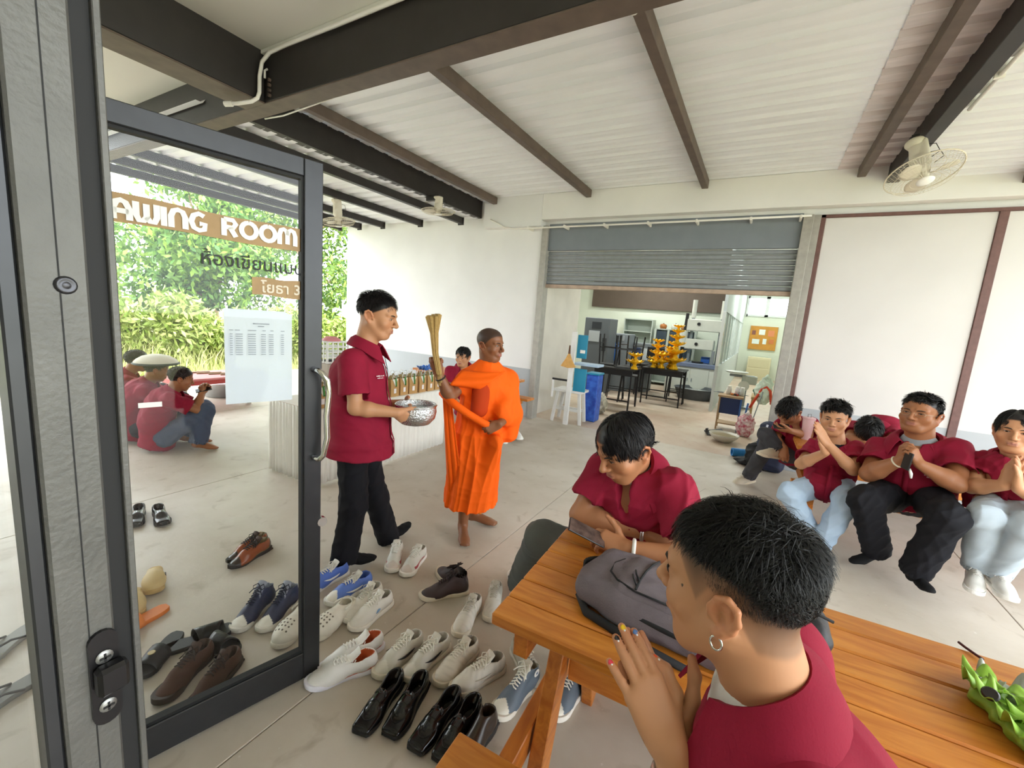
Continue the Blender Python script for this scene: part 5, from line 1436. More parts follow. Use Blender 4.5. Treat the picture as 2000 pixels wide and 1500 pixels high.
std_hair(stB, mB, lambda q: .03+.03*sm(q[:, 2], .05, .1), 2200, .0022, .6, seed=51, grav=.1, clump=.8, jitter=.6)
wear_shoes(stB, 'LR', lambda e: make_shoe('run', 'x', 'g', '#17181b', '#dcd8cc', lace='#1c1c1e', tongue='#1a1a1c', accent='#c9b21a'))
# C: large, glasses, black trousers
pC = dict(neck=(1796, 860, 4.22), chest=(1792, 914, 4.20), pelvis=(1782, 960, 4.28), shR=(1722, 878, 4.26), shL=(1868, 885, 4.18), elR=(1697, 925, 4.02), wrR=(1757, 900, 3.92), elL=(1868, 945, 3.95), wrL=(1797, 907, 3.86),
          hipR=(1752, 965, 4.2), hipL=(1815, 970, 4.2), knR=(1690, 978, 3.80), knL=(1850, 1012, 3.72), anR=(1712, 1078, 3.98), anL=(1786, 1118, 3.83), toeR=(1676, 1098, 3.9), toeL=(1818, 1160, 3.66))
stC = seat_person('heavy set student with glasses and black trousers, hands clasped', pC, 4.2, (1797, 808), 4.16, nrm(V(-.55, -.83, .06)), 1.15, 1.42, 'tan',
    (dict(fwd=nrm(at(1778, 870, 3.86)-at(1797, 907, 3.86)), dors=V(.6, -.75, .1), curl=(.8, .85, .9, .95), thumb=(.3, .2, .2)), dict(fwd=nrm(at(1768, 872, 3.90)-at(1757, 900, 3.92)), dors=V(-.7, -.4, .2), curl=(.8, .85, .9, .95), thumb=(.3, .3, .2))), mask_short(.062, .01, -.03), wide=1.12, jaw=1.2, squint=.5, hs=1.02, rneck=.070)
shirt(stC, hem=.07, w0=.165, w1=.155, dep=.85, sl=.70, r_sl=(.062, .078), tee='#8f9296', openv=1.3, seed=41, fold=.018, belly=.14, h=.008)
chest_print(stC, -.12, -.17, (1, .6)); chest_print(stC, .13, -.20, (.9,), '#e2dede')
trousers(stC, '#1a1a1f', .086, .072, .064, seed=43, fold=.014, cuff=.0)
sock_feet(stC, 'LR', '#121214')
std_hair(stC, mask_short(.068, .02, -.02), lambda q: .022+.026*sm(q[:, 2], .05, .1), 2600, .0020, .6, seed=61, grav=.08, clump=.6, jitter=.5)
bd = stC.on(.155, -.255, .004); u, r_, f_ = stC.sax
MB().lathe([(.0001, .002), (.020, .002), (.023, 0)], bd, 20, f_).build('emblem', mat('gold_emblem', '#b8932c', .5), stC.root)
MB().lathe([(.0001, .0026), (.013, .0026)], bd, 16, f_).build('emblem_centre', mat('emblem_red', '#7d3a20', .6), stC.root)
MB().obox(stC.on(.11, -.165, .004), np.array([r_, u, f_]), (.012, .016, .0015)).build('emblem_patch', mat('patch_blue_white', '#b9cbe0', .6, col2='#3f6fae', vscale=60), stC.root)
# spectacles
mb = MB()
def PH(x, y, z, p=stC): return p.c+(V(x*p.wide, y, z)*p.s) @ p.R
for e in (-1, 1):
    mb.tube([PH(e*.032+.021*math.cos(t), .098-.006*(math.cos(t)*e > 0), -.002+.015*math.sin(t)) for t in np.linspace(0, 2*PI, 21)[:-1]], .0011, 5, closed=True)
    mb.tube([PH(e*.053, .094, .002), PH(e*.068, .06, .002), PH(e*.078, -.01, .004)], .0011, 5)
mb.tube([PH(-.011, .099, .0), PH(0, .104, .002), PH(.011, .099, .0)], .0011, 5)
mb.build('spectacles', mat('thin_wire', '#b9a58a', .3, metal=.8), stC.root, smooth=True)
bracelet(stC, 'R', '#e5ddc8', .02, .036, .006); 
pc = at(1772, 900, 3.84)
ph = thing('phone', 'dark phone with a white tassel clasped by the student with glasses', 'phone', pc)
MB().obox(pc, np.array([nrm(V(.05, -.1, 1)), nrm(V(1, .5, 0)), nrm(V(.5, -1, -.1))]), (.06, .006, .030), .002).build('case', MATS['phone_black'], ph)
MB().tube([pc+V(.02, 0, -.05), pc+V(.03, -.01, -.08), pc+V(.035, -.01, -.11)], [.006, .01, .006], 6).build('tassel', M_LETTER, ph, smooth=True)
# D: right edge
pD = dict(neck=(1984, 898, 4.15), chest=(1976, 938, 4.13), pelvis=(1968, 985, 4.2), shR=(1918, 905, 4.18), shL=(2045, 915, 4.15), elR=(1898, 950, 3.98), wrR=(1962, 948, 3.86), elL=(2045, 985, 3.9), wrL=(1990, 955, 3.84),
          hipR=(1942, 985, 4.1), hipL=(1995, 995, 4.1), knR=(1922, 1008, 3.80), knL=(2010, 1035, 3.80), anR=(1906, 1105, 3.95), anL=(1945, 1118, 3.93), toeR=(1905, 1150, 3.78), toeL=(1978, 1172, 3.72))
stD = seat_person('student at the right edge with centre parted hair and white sneakers', pD, 4.1, (1984, 842), 4.10, nrm(V(-.35, -.93, .0)), 1.12, 1.12, 'light',
    (dict(fwd=nrm(at(1990, 906, 3.82)-at(1990, 955, 3.84)), dors=V(.8, -.4, .1), curl=(.1, .1, .1, .1), spread=(0, 0, 0, 0), thumb=(.3, .1, .2)), dict(fwd=nrm(at(1988, 906, 3.84)-at(1962, 948, 3.86)), dors=V(-.7, -.6, .1), curl=(.1, .1, .1, .1), spread=(0, 0, 0, 0), thumb=(.3, .1, .2))), mask_short(.058, .0, -.04), hs=1.1, squint=.65)
shirt(stD, hem=.07, w0=.175, w1=.175, dep=.75, sl=.66, r_sl=(.066, .082), tee='#1f2126', openv=1.2, seed=51, fold=.015, h=.008)
chest_print(stD, -.09, -.15, (1.1, .6))
trousers(stD, '#b3bfc9', .085, .070, .066, seed=53, fold=.014, cuff=.01)
std_hair(stD, mask_short(.06, .0, -.04), lambda q: np.where(q[:, 1] > .0, .062, .045), 2600, .0022, .32, flow=fl4, seed=71, grav=.3, clump=.2, jitter=.15, seg=5)
wear_shoes(stD, 'LR', lambda e: make_shoe('low', 'x', 'g', '#e9e7e2', '#f0eeea', lace='#eeece8', tongue='#e9e7e2'))
# A: end of the far bench, legs crossed, on the phone
pA = dict(neck=(1552, 822, 5.10), chest=(1556, 845, 5.12), pelvis=(1556, 893, 5.2), shR=(1528, 830, 5.10), shL=(1584, 828, 5.16), elR=(1514, 858, 5.0), wrR=(1533, 875, 4.90), elL=(1578, 850, 4.98), wrL=(1546, 842, 4.86),
          hipR=(1545, 890, 5.15), hipL=(1562, 892, 5.15), knR=(1497, 850, 5.0), knL=(1500, 868, 5.05), anR=(1524, 882, 4.92), anL=(1462, 930, 5.22), toeR=(1478, 884, 4.78), toeL=(1425, 948, 5.15))
stA = seat_person('student with crossed legs looking down at a phone at the bench end', pA, 5.1, (1541, 803), 5.02, nrm(V(-.42, -.6, -.62)), 1.12, .98, 'mid',
    (dict(fwd=nrm(at(1520, 838, 4.84)-at(1546, 842, 4.86)), dors=V(.2, -.5, -.7), curl=(.5, .5, .5, .5), thumb=(.7, .2, .2)), dict(fwd=V(-.1, -.4, -.6), dors=V(-.2, -.8, .5), curl=(.9, .9, .9, .9), thumb=(.4, .4, .2))), mask_short(.056, .0, -.04), up=(0, -.2, .9), gaze=(0, -.6), squint=.5)
shirt(stA, hem=.04, w0=.165, w1=.175, dep=.72, sl=.70, r_sl=(.066, .082), tee='#17181b', openv=2.0, seed=61, fold=.009, h=.009)
trousers(stA, '#46464b', .095, .080, .075, seed=63, fold=.012)
std_hair(stA, mask_short(.06, .0, -.04), lambda q: .05+.03*sm(q[:, 1], 0, .05), 1800, .0026, .45, seed=81, grav=.25, clump=.5, jitter=.4)
wear_shoes(stA, 'LR', lambda e: make_shoe('low', 'x', 'g', '#d9cdb9', '#e2d6c0', lace='#dcd2c2', tongue='#d9cdb9'))
pc = at(1526, 833, 4.84); ph = thing('phone', 'phone in the hand of the student with crossed legs', 'phone', pc)
MB().obox(pc, np.array([nrm(V(1, .2, .1)), nrm(V(-.2, .9, .5)), nrm(V(0, -.5, .9))]), (.07, .034, .004), .002).build('case', MATS['phone_black'], ph)
# sleeper with the head on the table behind
pS = dict(neck=(1706, 836, 5.02), chest=(1722, 838, 5.2), pelvis=(1745, 880, 5.45), shR=(1668, 836, 5.1), shL=(1742, 840, 5.1), elR=(1660, 856, 4.85), wrR=(1688, 862, 4.8), elL=(1745, 862, 4.85), wrL=(1712, 864, 4.8), hipR=(1735, 880, 5.45), hipL=(1757, 880, 5.45), knR=(1728, 900, 5.0), knL=(1757, 905, 5.0), anR=(1728, 960, 5.0), anL=(1757, 965, 5.0))
stS = seat_person('dozing student resting the head on the far table, only black hair showing', pS, 5.0, (1694, 843), 4.88, nrm(V(-.15, -.5, -.85)), 1.1, 1.0, 'mid', (None, None), mask_short(.056, .0, -.05), up=(0, -.9, .4), eyes=True)
shirt(stS, hem=.02, w0=.165, w1=.175, dep=.75, sl=.7, r_sl=(.066, .08), tee=None, seed=71, h=.010, placket=False)
trousers(stS, '#1d1d22', seed=73, h=.012)
std_hair(stS, mask_short(.058, .0, -.05), lambda q: .055+0*q[:, 0], 1600, .0026, .4, seed=91, grav=.2, clump=.4)
# ================================================================== sitter behind the monk
pM = dict(neck=(905, 716, 5.55), chest=(905, 745, 5.55), pelvis=(912, 800, 5.65), shR=(880, 725, 5.55), shL=(930, 727, 5.6), elR=(874, 765, 5.45), wrR=(895, 785, 5.3), elL=(935, 770, 5.45), wrL=(915, 788, 5.3), hipR=(905, 800, 5.6), hipL=(925, 802, 5.6), knR=(960, 795, 5.35), knL=(992, 790, 5.4), anR=(978, 845, 5.5), anL=(1003, 838, 5.6), toeR=(985, 862, 5.35), toeL=(1016, 855, 5.45))
stM = seat_person('student sitting behind the monk, mostly hidden by the orange robe', pM, 5.55, (904, 697), 5.52, nrm(V(.25, -.95, -.1)), 1.05, 1.0, 'light', (dict(dors=V(0, -.5, .8)), dict(dors=V(0, -.5, .8))), mask_short(.05, .0, -.04))
shirt(stM, hem=.05, w0=.165, w1=.175, dep=.72, tee=None, seed=81, h=.010, placket=False)
trousers(stM, '#1a1a1e', .095, .078, .072, seed=83, h=.010)
std_hair(stM, mask_short(.05, .0, -.04), lambda q: .05+0*q[:, 0], 1500, .0028, .4, seed=101, grav=.2, clump=.3)
wear_shoes(stM, 'LR', lambda e: make_shoe('low', 'x', 'g', '#e5e3df', '#e9e7e2', lace='#e9e7e2', tongue='#1c1c1e', accent='#17171a', heelc='#17171a'))
# ================================================================== three squatting students behind the glass
def squat(label, hx, hy, D, fwd, dx=0, seedn=1, reflection_dome=False, pants='#3b4458', skin='tan'):
    def a(x, y, d=0): return at(hx+x, hy+y, D+d)
    J = dict(neck=a(-16, 25), chest=a(-33, 50, .02), pelvis=a(-42, 112, .05), shR=a(-22, 42, -.17), shL=a(-14, 36, .20), elR=a(34, 62, -.16), wrR=a(40, 30, -.05), elL=a(30, 55, .16), wrL=a(44, 26, .06),
             hipR=a(-32, 115, -.08), hipL=a(-28, 112, .16), knR=a(48, 62, -.12), knL=a(46, 58, .14), anR=a(34, 120, -.15), anL=a(22, 118, .12), toeR=a(60, 130, -.2), toeL=a(48, 124, .08))
    for e in 'RL':
        J['an'+e][2] = .09; J['toe'+e][2] = .02
    J['base'] = V(J['pelvis'][0], J['pelvis'][1], 0)
    p = person(label, J, dict(c=a(0, 0), fwd=fwd, s=1.0), skin, hands=(dict(dors=V(-.5, .3, .5), curl=(.6, .6, .6, .6)), dict(dors=V(.3, -.6, .4), curl=(.6, .6, .6, .6))), ha=.006, hh=.005, hb=.012, hairmask=mask_short(.058, .0, -.05), hairc=(.025, .022, .02), foot_skin='LR')
    shirt(p, hem=.10, w0=.185, w1=.19, dep=.75, sl=.72, r_sl=(.07, .085), tee=None, seed=seedn, h=.009, placket=False, fold=.012, bow=.05)
    trousers(p, pants, .100, .085, .085, seed=seedn+2, h=.010, cuff=.02)
    std_hair(p, mask_short(.06, .005, -.04), lambda q: .03+0*q[:, 0], 1500, .0026, .5, seed=seedn+5, colr='#241d1a', clump=.4, grav=.15)
    return p
fsq = nrm(V(.25, .9, -.25))
q1 = squat('squatting student in blue jeans on a phone, rightmost behind the glass', 353, 739, 5.45, fsq, seedn=111, pants='#4b566b')
q2 = squat('squatting student under the pale dome, middle one behind the glass', 306, 722, 5.85, fsq, seedn=121, pants='#23252e')
q3 = squat('squatting student furthest left behind the glass, mostly hidden', 268, 704, 6.35, nrm(V(.3, .9, -.1)), seedn=131, pants='#23252e')
for p_, nm in ((q1, 'rightmost'), (q2, 'middle')):
    pass
hc = q2.c+V(0, 0, .10)
ht = thing('reflection_dome', 'pale dome with dark underside over the middle squatting student, made for a reflection', 'reflection_dome', hc)  # solid dome added in place of a reflection in the glass
MB().lathe([(.0001, .085), (.06, .083), (.12, .065), (.165, .035), (.19, .004), (.188, -.002)], hc+V(0, 0, -.02), 28).build('crown', mat('pale_dome', '#d6d1c4', .8), ht, smooth=True)
MB().lathe([(.19, .002), (.205, -.012), (.19, -.022), (.14, -.006), (.08, .0)], hc+V(0, 0, -.02), 28).build('dome_rim', mat('dark_dome_rim', '#3a3d44', .6), ht, smooth=True)
wc = at(398, 761, 5.42)
ph = thing('phone', 'phone in the hands of the rightmost squatting student', 'phone', wc)
MB().obox(wc, np.array([nrm(V(.3, .9, .2)), nrm(V(-.9, .3, .3)), nrm(V(0, -.4, .9))]), (.07, .034, .004), .002).build('case', MATS['phone_black'], ph)
# ================================================================== wooden picnic tables
def wood(name, c1, c2, axis_stretch):
    m = bpy.data.materials.new(name); m.use_nodes = True
    nt = m.node_tree; N = nt.nodes; L = nt.links; b = N['Principled BSDF']; b.inputs['Roughness'].default_value = .34
    tc = N.new('ShaderNodeTexCoord'); mp = N.new('ShaderNodeMapping'); mp.inputs['Scale'].default_value = axis_stretch; L.new(tc.outputs['Object'], mp.inputs[0])
    oi = N.new('ShaderNodeObjectInfo'); va = N.new('ShaderNodeVectorMath'); va.operation = 'ADD'
    sc = N.new('ShaderNodeMath'); sc.operation = 'MULTIPLY'; sc.inputs[1].default_value = 37; L.new(oi.outputs['Random'], sc.inputs[0]); L.new(sc.outputs[0], va.inputs[1]); L.new(mp.outputs[0], va.inputs[0])
    n = N.new('ShaderNodeTexNoise'); n.inputs['Scale'].default_value = 3.2; n.inputs['Detail'].default_value = 7; n.inputs['Distortion'].default_value = 1.2; L.new(va.outputs[0], n.inputs['Vector'])
    rp = N.new('ShaderNodeMapRange'); rp.inputs[1].default_value = .32; rp.inputs[2].default_value = .68; L.new(n.outputs['Fac'], rp.inputs[0])
    mx = N.new('ShaderNodeMix'); mx.data_type = 'RGBA'; mx.inputs['A'].default_value = (*lin(c1), 1); mx.inputs['B'].default_value = (*lin(c2), 1); L.new(rp.outputs[0], mx.inputs['Factor'])
    hs = N.new('ShaderNodeHueSaturation'); L.new(mx.outputs['Result'], hs.inputs['Color'])
    vr = N.new('ShaderNodeMapRange'); vr.inputs[3].default_value = .88; vr.inputs[4].default_value = 1.1; L.new(oi.outputs['Random'], vr.inputs[0]); L.new(vr.outputs[0], hs.inputs['Value'])
    L.new(hs.outputs[0], b.inputs['Base Color'])
    bp = N.new('ShaderNodeBump'); bp.inputs['Strength'].default_value = .08; L.new(n.outputs['Fac'], bp.inputs['Height']); L.new(bp.outputs[0], b.inputs['Normal'])
    MATS[name] = m; return m
M_WOODX = wood('varnished_pine_x', '#b3661f', '#cf8838', (1.2, 9, 9))
M_WOODY = wood('varnished_pine_y', '#a85c1c', '#c97d30', (9, 1.2, 9))
def picnic(label, x0, x1, yc, zt, wt, bz, boff, bw, rz, loc, nplank=6, ends=(.17, .17)):
    """table with two joined benches; local x along the planks, y across"""
    t = thing('picnic_table', label, 'table', loc, 'picnic tables', rz)
    pw = wt/nplank
    for i in range(nplank):
        y = -wt/2+pw*i
        MB().box((x0, y+.003, zt-.038), (x1, y+pw-.003, zt), .005).build('top_plank', M_WOODX, t, world=False)
    for sg in (-1, 1):
        for k in range(2):
            y = sg*boff+(k-.5)*bw/2-bw/4
            MB().box((x0-.02, sg*boff-bw/2+k*bw/2+.002, bz-.035), (x1, sg*boff-bw/2+(k+1)*bw/2-.002, bz), .004).build('bench_plank', M_WOODX, t, world=False)
    for xx in (x0+ends[0], x1-ends[1]):
        MB().box((xx-.10, -wt/2+.02, zt-.115), (xx-.055, wt/2-.02, zt-.039), .003).build('cleat', M_WOODY, t, world=False)
        MB().box((xx-.075, -boff-bw/2+.01, bz-.125), (xx-.03, boff+bw/2-.01, bz-.036), .003).build('bench_bearer', M_WOODY, t, world=False)
        for sg in (-1, 1):
            MB().bar((xx, sg*.12, zt-.04), (xx, sg*(boff*.62), .0), .045, .085, (0, 1, .2), .003).build('leg', M_WOODY, t, world=False)
    MB().box((x0+ends[0]+.03, -.15, zt-.25), (x1-ends[1]-.03, -.11, zt-.04), .003).build('stretcher', M_WOODX, t, world=False)
    return t
T1 = picnic('varnished wooden picnic table in the foreground with a backpack on top', 0, 2.25, 0, .75, .63, .435, .555, .29, math.radians(2.6), (-.575, 1.285, 0))
T2 = picnic('varnished wooden picnic table with the pink tumbler behind the seated row', 0, 2.6, 0, .66, .60, .385, .55, .26, math.radians(1), (.42, 4.86, 0))
T3 = picnic('wooden picnic table against the white wall behind the monk', 0, 1.7, 0, .72, .55, .40, .52, .24, 0, (-4.6, 5.22, 0))

# ================================================================== backpack on the table
M_PACK = mat('grey_canvas', '#6a6167', .85, var=.12, vscale=18, bump=.25, bscale=220)
M_PACK2 = mat('black_webbing', '#17171a', .8, bump=.1, bscale=200)
bpc = V(-.125, 1.262, .75)
bk = thing('backpack', 'grey canvas backpack lying flat on the foreground table', 'backpack', bpc)
ang = math.radians(-6); bx = V(math.cos(ang), math.sin(ang), 0); by = V(-math.sin(ang), math.cos(ang), 0); bz_ = V(0, 0, 1); BR = np.array([bx, by, bz_])
def bp(x, y, z): return bpc+bx*x+by*y+bz_*z
S = SDF(.006)
S.box(bp(.0, 0, .046), (.255, .140, .043), BR, .042, .02); S.ell(bp(-.10, 0, .048), V(.17, .148, .047), BR, .03)
S.box(bp(.06, 0, .049), (.21, .145, .046), BR, .04, .03)
S.half(bp(0, 0, .003), (0, 0, -1)); v, q = S.mesh(); v = fold_disp(v, q, .008, 14, 3); v[:, 2] = np.maximum(v[:, 2], .752)
rawmesh('main_bag', v, q, M_PACK, bk)
S = SDF(.006); S.box(bp(.055, -.005, .084), (.19, .112, .026), BR, .025, .02); S.ell(bp(-.09, -.005, .080), V(.11, .112, .025), BR, .03)
v, q = S.mesh(); v = fold_disp(v, q, .006, 18, 5); rawmesh('front_pocket', v, q, M_PACK, bk)
XM = v
def ontop(x, y, off=.002):
    d2 = ((XM-bp(x, y, 0))[:, :2]**2).sum(1); k = np.argsort(d2)[:12]; return V(*bp(x, y, 0)[:2], XM[k, 2].max()+off)
MB().tube([ontop(-.065, .105), ontop(-.072, .05), ontop(-.075, .0), ontop(-.075, -.05), ontop(-.07, -.10)], .0035, 6).build('zip', M_PACK2, bk, smooth=True)
MB().tube([ontop(-.165, .07), ontop(-.18, .02), ontop(-.17, -.04), ontop(-.13, -.09), ontop(-.07, -.108), ontop(.03, -.108)], .003, 6).build('zip', M_PACK2, bk, smooth=True)
for y in (-.085, -.06): MB().tube([ontop(-.075, y, .004), ontop(-.09, y+.018, .007), ontop(-.10, y+.04, .005)], .003, 5).build('zip_pull', M_PACK2, bk, smooth=True)
pth = [bp(-.20, .10, .062), bp(-.238, .04, .060), bp(-.240, -.03, .060), bp(-.210, -.095, .060), bp(-.14, -.134, .060), bp(-.04, -.141, .060), bp(.06, -.145, .060), bp(.16, -.145, .060)]
MB().tube(pth, [.004, .005, .005, .006, .008, .009, .007, .004], 6).build('main_zip', M_PACK2, bk, smooth=True)
P = [[bp(-.235-.045*math.sin(PI*t), .02+.10*(t-.5)*1.3, .035+.028*w) for w in (0, 1)] for t in np.linspace(0, 1, 10)]
MB().grid(P, .006).build('grab_handle', M_PACK2, bk, smooth=True)
MB().tube([bp(-.22, -.06, .015), bp(-.24, -.10, .012), bp(-.19, -.155, .012), bp(-.05, -.175, .01), bp(.1, -.178, .01)], [.008, .012, .013, .012, .01], 6).build('shoulder_strap', M_PACK2, bk, smooth=True)
pc = V(.20, 1.34, .75)
bp2 = thing('pouch', 'black padded pouch on the table behind the head of the foreground student', 'bag', pc)
S = SDF(.007); S.box(pc+V(.0, 0, .065), (.08, .09, .065), None, .055, .02); v, q = S.mesh(); v = fold_disp(v, q, .012, 16, 8); v[:, 2] = np.maximum(v[:, 2], .752)
rawmesh('pouch_body', v, q, mat('black_nylon', '#1d1c21', .6, bump=.1, bscale=150), bp2)
MB().tube([pc+V(-.09, -.02, .13), pc+V(-.02, -.03, .155), pc+V(.07, -.02, .13)], .004, 6).build('zip', M_PACK2, bp2, smooth=True)

# ================================================================== crumpled umbrella
uc = onz(1950, 1372, .77)
um = thing('umbrella', 'crumpled green and grey folding umbrella at the right edge of the table', 'umbrella', V(uc[0], uc[1], .75))
dirs = nrm(onz(2000, 1430, .78)-onz(1890, 1310, .78)); px_ = np.cross(V(0, 0, 1), dirs)
def ub(a, b, z): return V(uc[0], uc[1], .75)+dirs*a+px_*b+V(0, 0, z)
rr = np.random.default_rng(4)
def crumple(name, pts, m, amp, seed, h=.0045):
    S = SDF(h)
    for (a, b, z, r) in pts: S.ell(ub(a, b, z), V(r, r, r*.62), None, .012)
    v, q = S.mesh(); v = fold_disp(v, q, amp, 34, seed); v = fold_disp(v, q, amp*.5, 70, seed+1); v[:, 2] = np.maximum(v[:, 2], .752)
    return rawmesh(name, v, q, m, um)
M_GREEN = mat('lime_nylon', '#93bf45', .45, var=.12, vscale=14); M_GREYN = mat('grey_nylon', '#a3a79f', .5, var=.1, vscale=14)
crumple('green_canopy', [(-.03, .0, .02, .035), (.0, -.015, .02, .04), (.05, -.005, .02, .045), (.10, .0, .02, .045), (.15, .0, .02, .045)], M_GREEN, .01, 5)
crumple('grey_canopy', [(-.02, .05, .02, .035), (.04, .06, .022, .04), (.10, .065, .022, .045), (.16, .06, .022, .045)], M_GREYN, .01, 9)
def ruffle(a, b, z, rad, waves, tilt, m, name):
    ph = rr.uniform(0, 6); P = []
    for i in range(5):
        t = .15+.85*i/4; row = []
        for j in range(41):
            th = 2*PI*j/40; w_ = math.sin(waves*th+ph)+.5*math.sin((waves+2)*th+2*ph)
            row.append(ub(a+rad*t*math.cos(th)*(1+.15*w_*t), b+rad*.75*t*math.sin(th)*(1+.12*w_*t), max(.004, z+.016*t*t*w_+tilt[0]*rad*t*math.cos(th)+tilt[1]*rad*t*math.sin(th))))
        P.append(row)
    MB().grid(P, .0012).build(name, m, um, smooth=True)
for a, b, z, rd, wv_, tl in ((-.055, -.005, .036, .042, 4, (-.2, .2)), (-.02, -.03, .045, .040, 5, (.1, -.3)), (.0, .02, .052, .045, 4, (.3, .1)), (.04, -.03, .05, .048, 5, (-.2, -.3)), (.075, .01, .055, .046, 4, (.2, .1)), (.11, -.03, .046, .048, 5, (.1, -.4)), (.15, .0, .05, .046, 4, (0, -.2))): ruffle(a, b, z, rd, wv_, tl, M_GREEN, 'green_fold')
for a, b, z, rd, wv_, tl in ((-.03, .055, .038, .04, 3, (-.2, .3)), (.03, .065, .05, .05, 3, (.1, .2)), (.10, .06, .052, .052, 3, (.2, .1)), (-.075, .02, .03, .03, 3, (-.3, .1))): ruffle(a, b, z, rd, wv_, tl, M_GREYN, 'grey_fold')
MB().lathe([(.0001, .004), (.013, .004), (.016, 0)], ub(.045, -.05, .066), 16, nrm(V(-.3, -.6, .8))).build('ferrule', mat('dark_plastic', '#1c1418', .4), um)
sp = [onz(1872, 1254, .757), onz(1885, 1264, .757), onz(1905, 1278, .757), onz(1920, 1288, .76)]
MB().tube(sp, .0035, 6).build('wrist_cord', mat('maroon_cord', '#4a1518', .7), um, smooth=True)

# ================================================================== tumbler
tc = onz(1573, 858, .66)
tu = thing('tumbler', 'tall pale pink tumbler with a lid on the far picnic table', 'tumbler', tc)
MB().lathe([(.0001, 0), (.034, 0), (.037, .006), (.052, .20), (.053, .205), (.0001, .205)], tc, 28).build('cup', mat('pale_pink', '#e8c3c6', .35), tu, autos=40)
MB().lathe([(.055, .2), (.056, .21), (.05, .218), (.0001, .218)], tc, 28).build('lid', mat('pink_lid', '#e2b6ba', .3), tu, autos=40)
MB().tube([tc+V(-.012, 0, .216), tc+V(-.014, 0, .245), tc+V(.01, 0, .25), tc+V(.012, 0, .216)], .003, 6).build('lid_loop', mat('grey_plastic', '#6d6a6c', .4), tu, smooth=True)
blc = V(.96, 4.78, .66); bl = thing('bottle', 'small bottle with a blue label beside the dozing student', 'bottle', blc)
MB().lathe([(.0001, 0), (.03, 0), (.032, .01), (.032, .13), (.012, .16), (.012, .175)], blc, 16).build('bottle_body', mat('dark_bottle', '#20202a', .2), bl, smooth=True)
MB().lathe([(.0328, .03), (.0328, .11)], blc, 16).build('blue_label', mat('blue_label', '#2a3fae', .5), bl, smooth=True)

# ================================================================== gift table
gx0, gx1, gy0, gy1, gz = -3.86, -3.20, 2.28, 4.02, .69
gt = thing('gift_table', 'long table with pleated white skirt holding the paper bags', 'table', ((gx0+gx1)/2, (gy0+gy1)/2, 0))
MB().box((gx0, gy0, gz-.03), (gx1, gy1, gz-.004), .004).build('table_top', M_WOODX, gt)
M_CLOTHW = mat('white_cloth', '#eceae4', .8, var=.03, vscale=8, bump=.05, bscale=150)
MB().box((gx0-.006, gy0-.006, gz-.006), (gx1+.006, gy1+.006, gz), .003).build('table_cloth', M_CLOTHW, gt)
def skirt(a, b, nrm_, amp, n):
    P = []
    for i in range(n*10+1):
        t = i/(n*10); p = np.array(a)*(1-t)+np.array(b)*t; ph = 2*PI*n*t
        row = []
        for z, k in ((gz-.003, .1), (gz-.06, .5), (.45, .9), (.2, 1.05), (.012, 1.1)):
            row.append(V(p[0], p[1], z)+np.array(nrm_)*(.014+amp*k*(math.sin(ph)+.35*math.sin(2.3*ph+1)+.3*math.sin(.37*ph))))
        P.append(row)
    return P
MB().grid(skirt((gx1, gy0, 0), (gx1, gy1, 0), (1, 0, 0), .007, 26), .002).build('skirt', M_CLOTHW, gt, smooth=True)
MB().grid(skirt((gx0, gy0, 0), (gx1, gy0, 0), (0, -1, 0), .014, 13), .002).build('skirt', M_CLOTHW, gt, smooth=True)
for x in (gx0+.04, gx1-.04):
    for y in (gy0+.05, gy1-.05): MB().cyl((x, y, 0), (x, y, gz-.03), .015, n=8).build('leg', M_POST, gt)
M_KRAFT = mat('kraft_paper', '#b8905c', .8, var=.06, vscale=10)
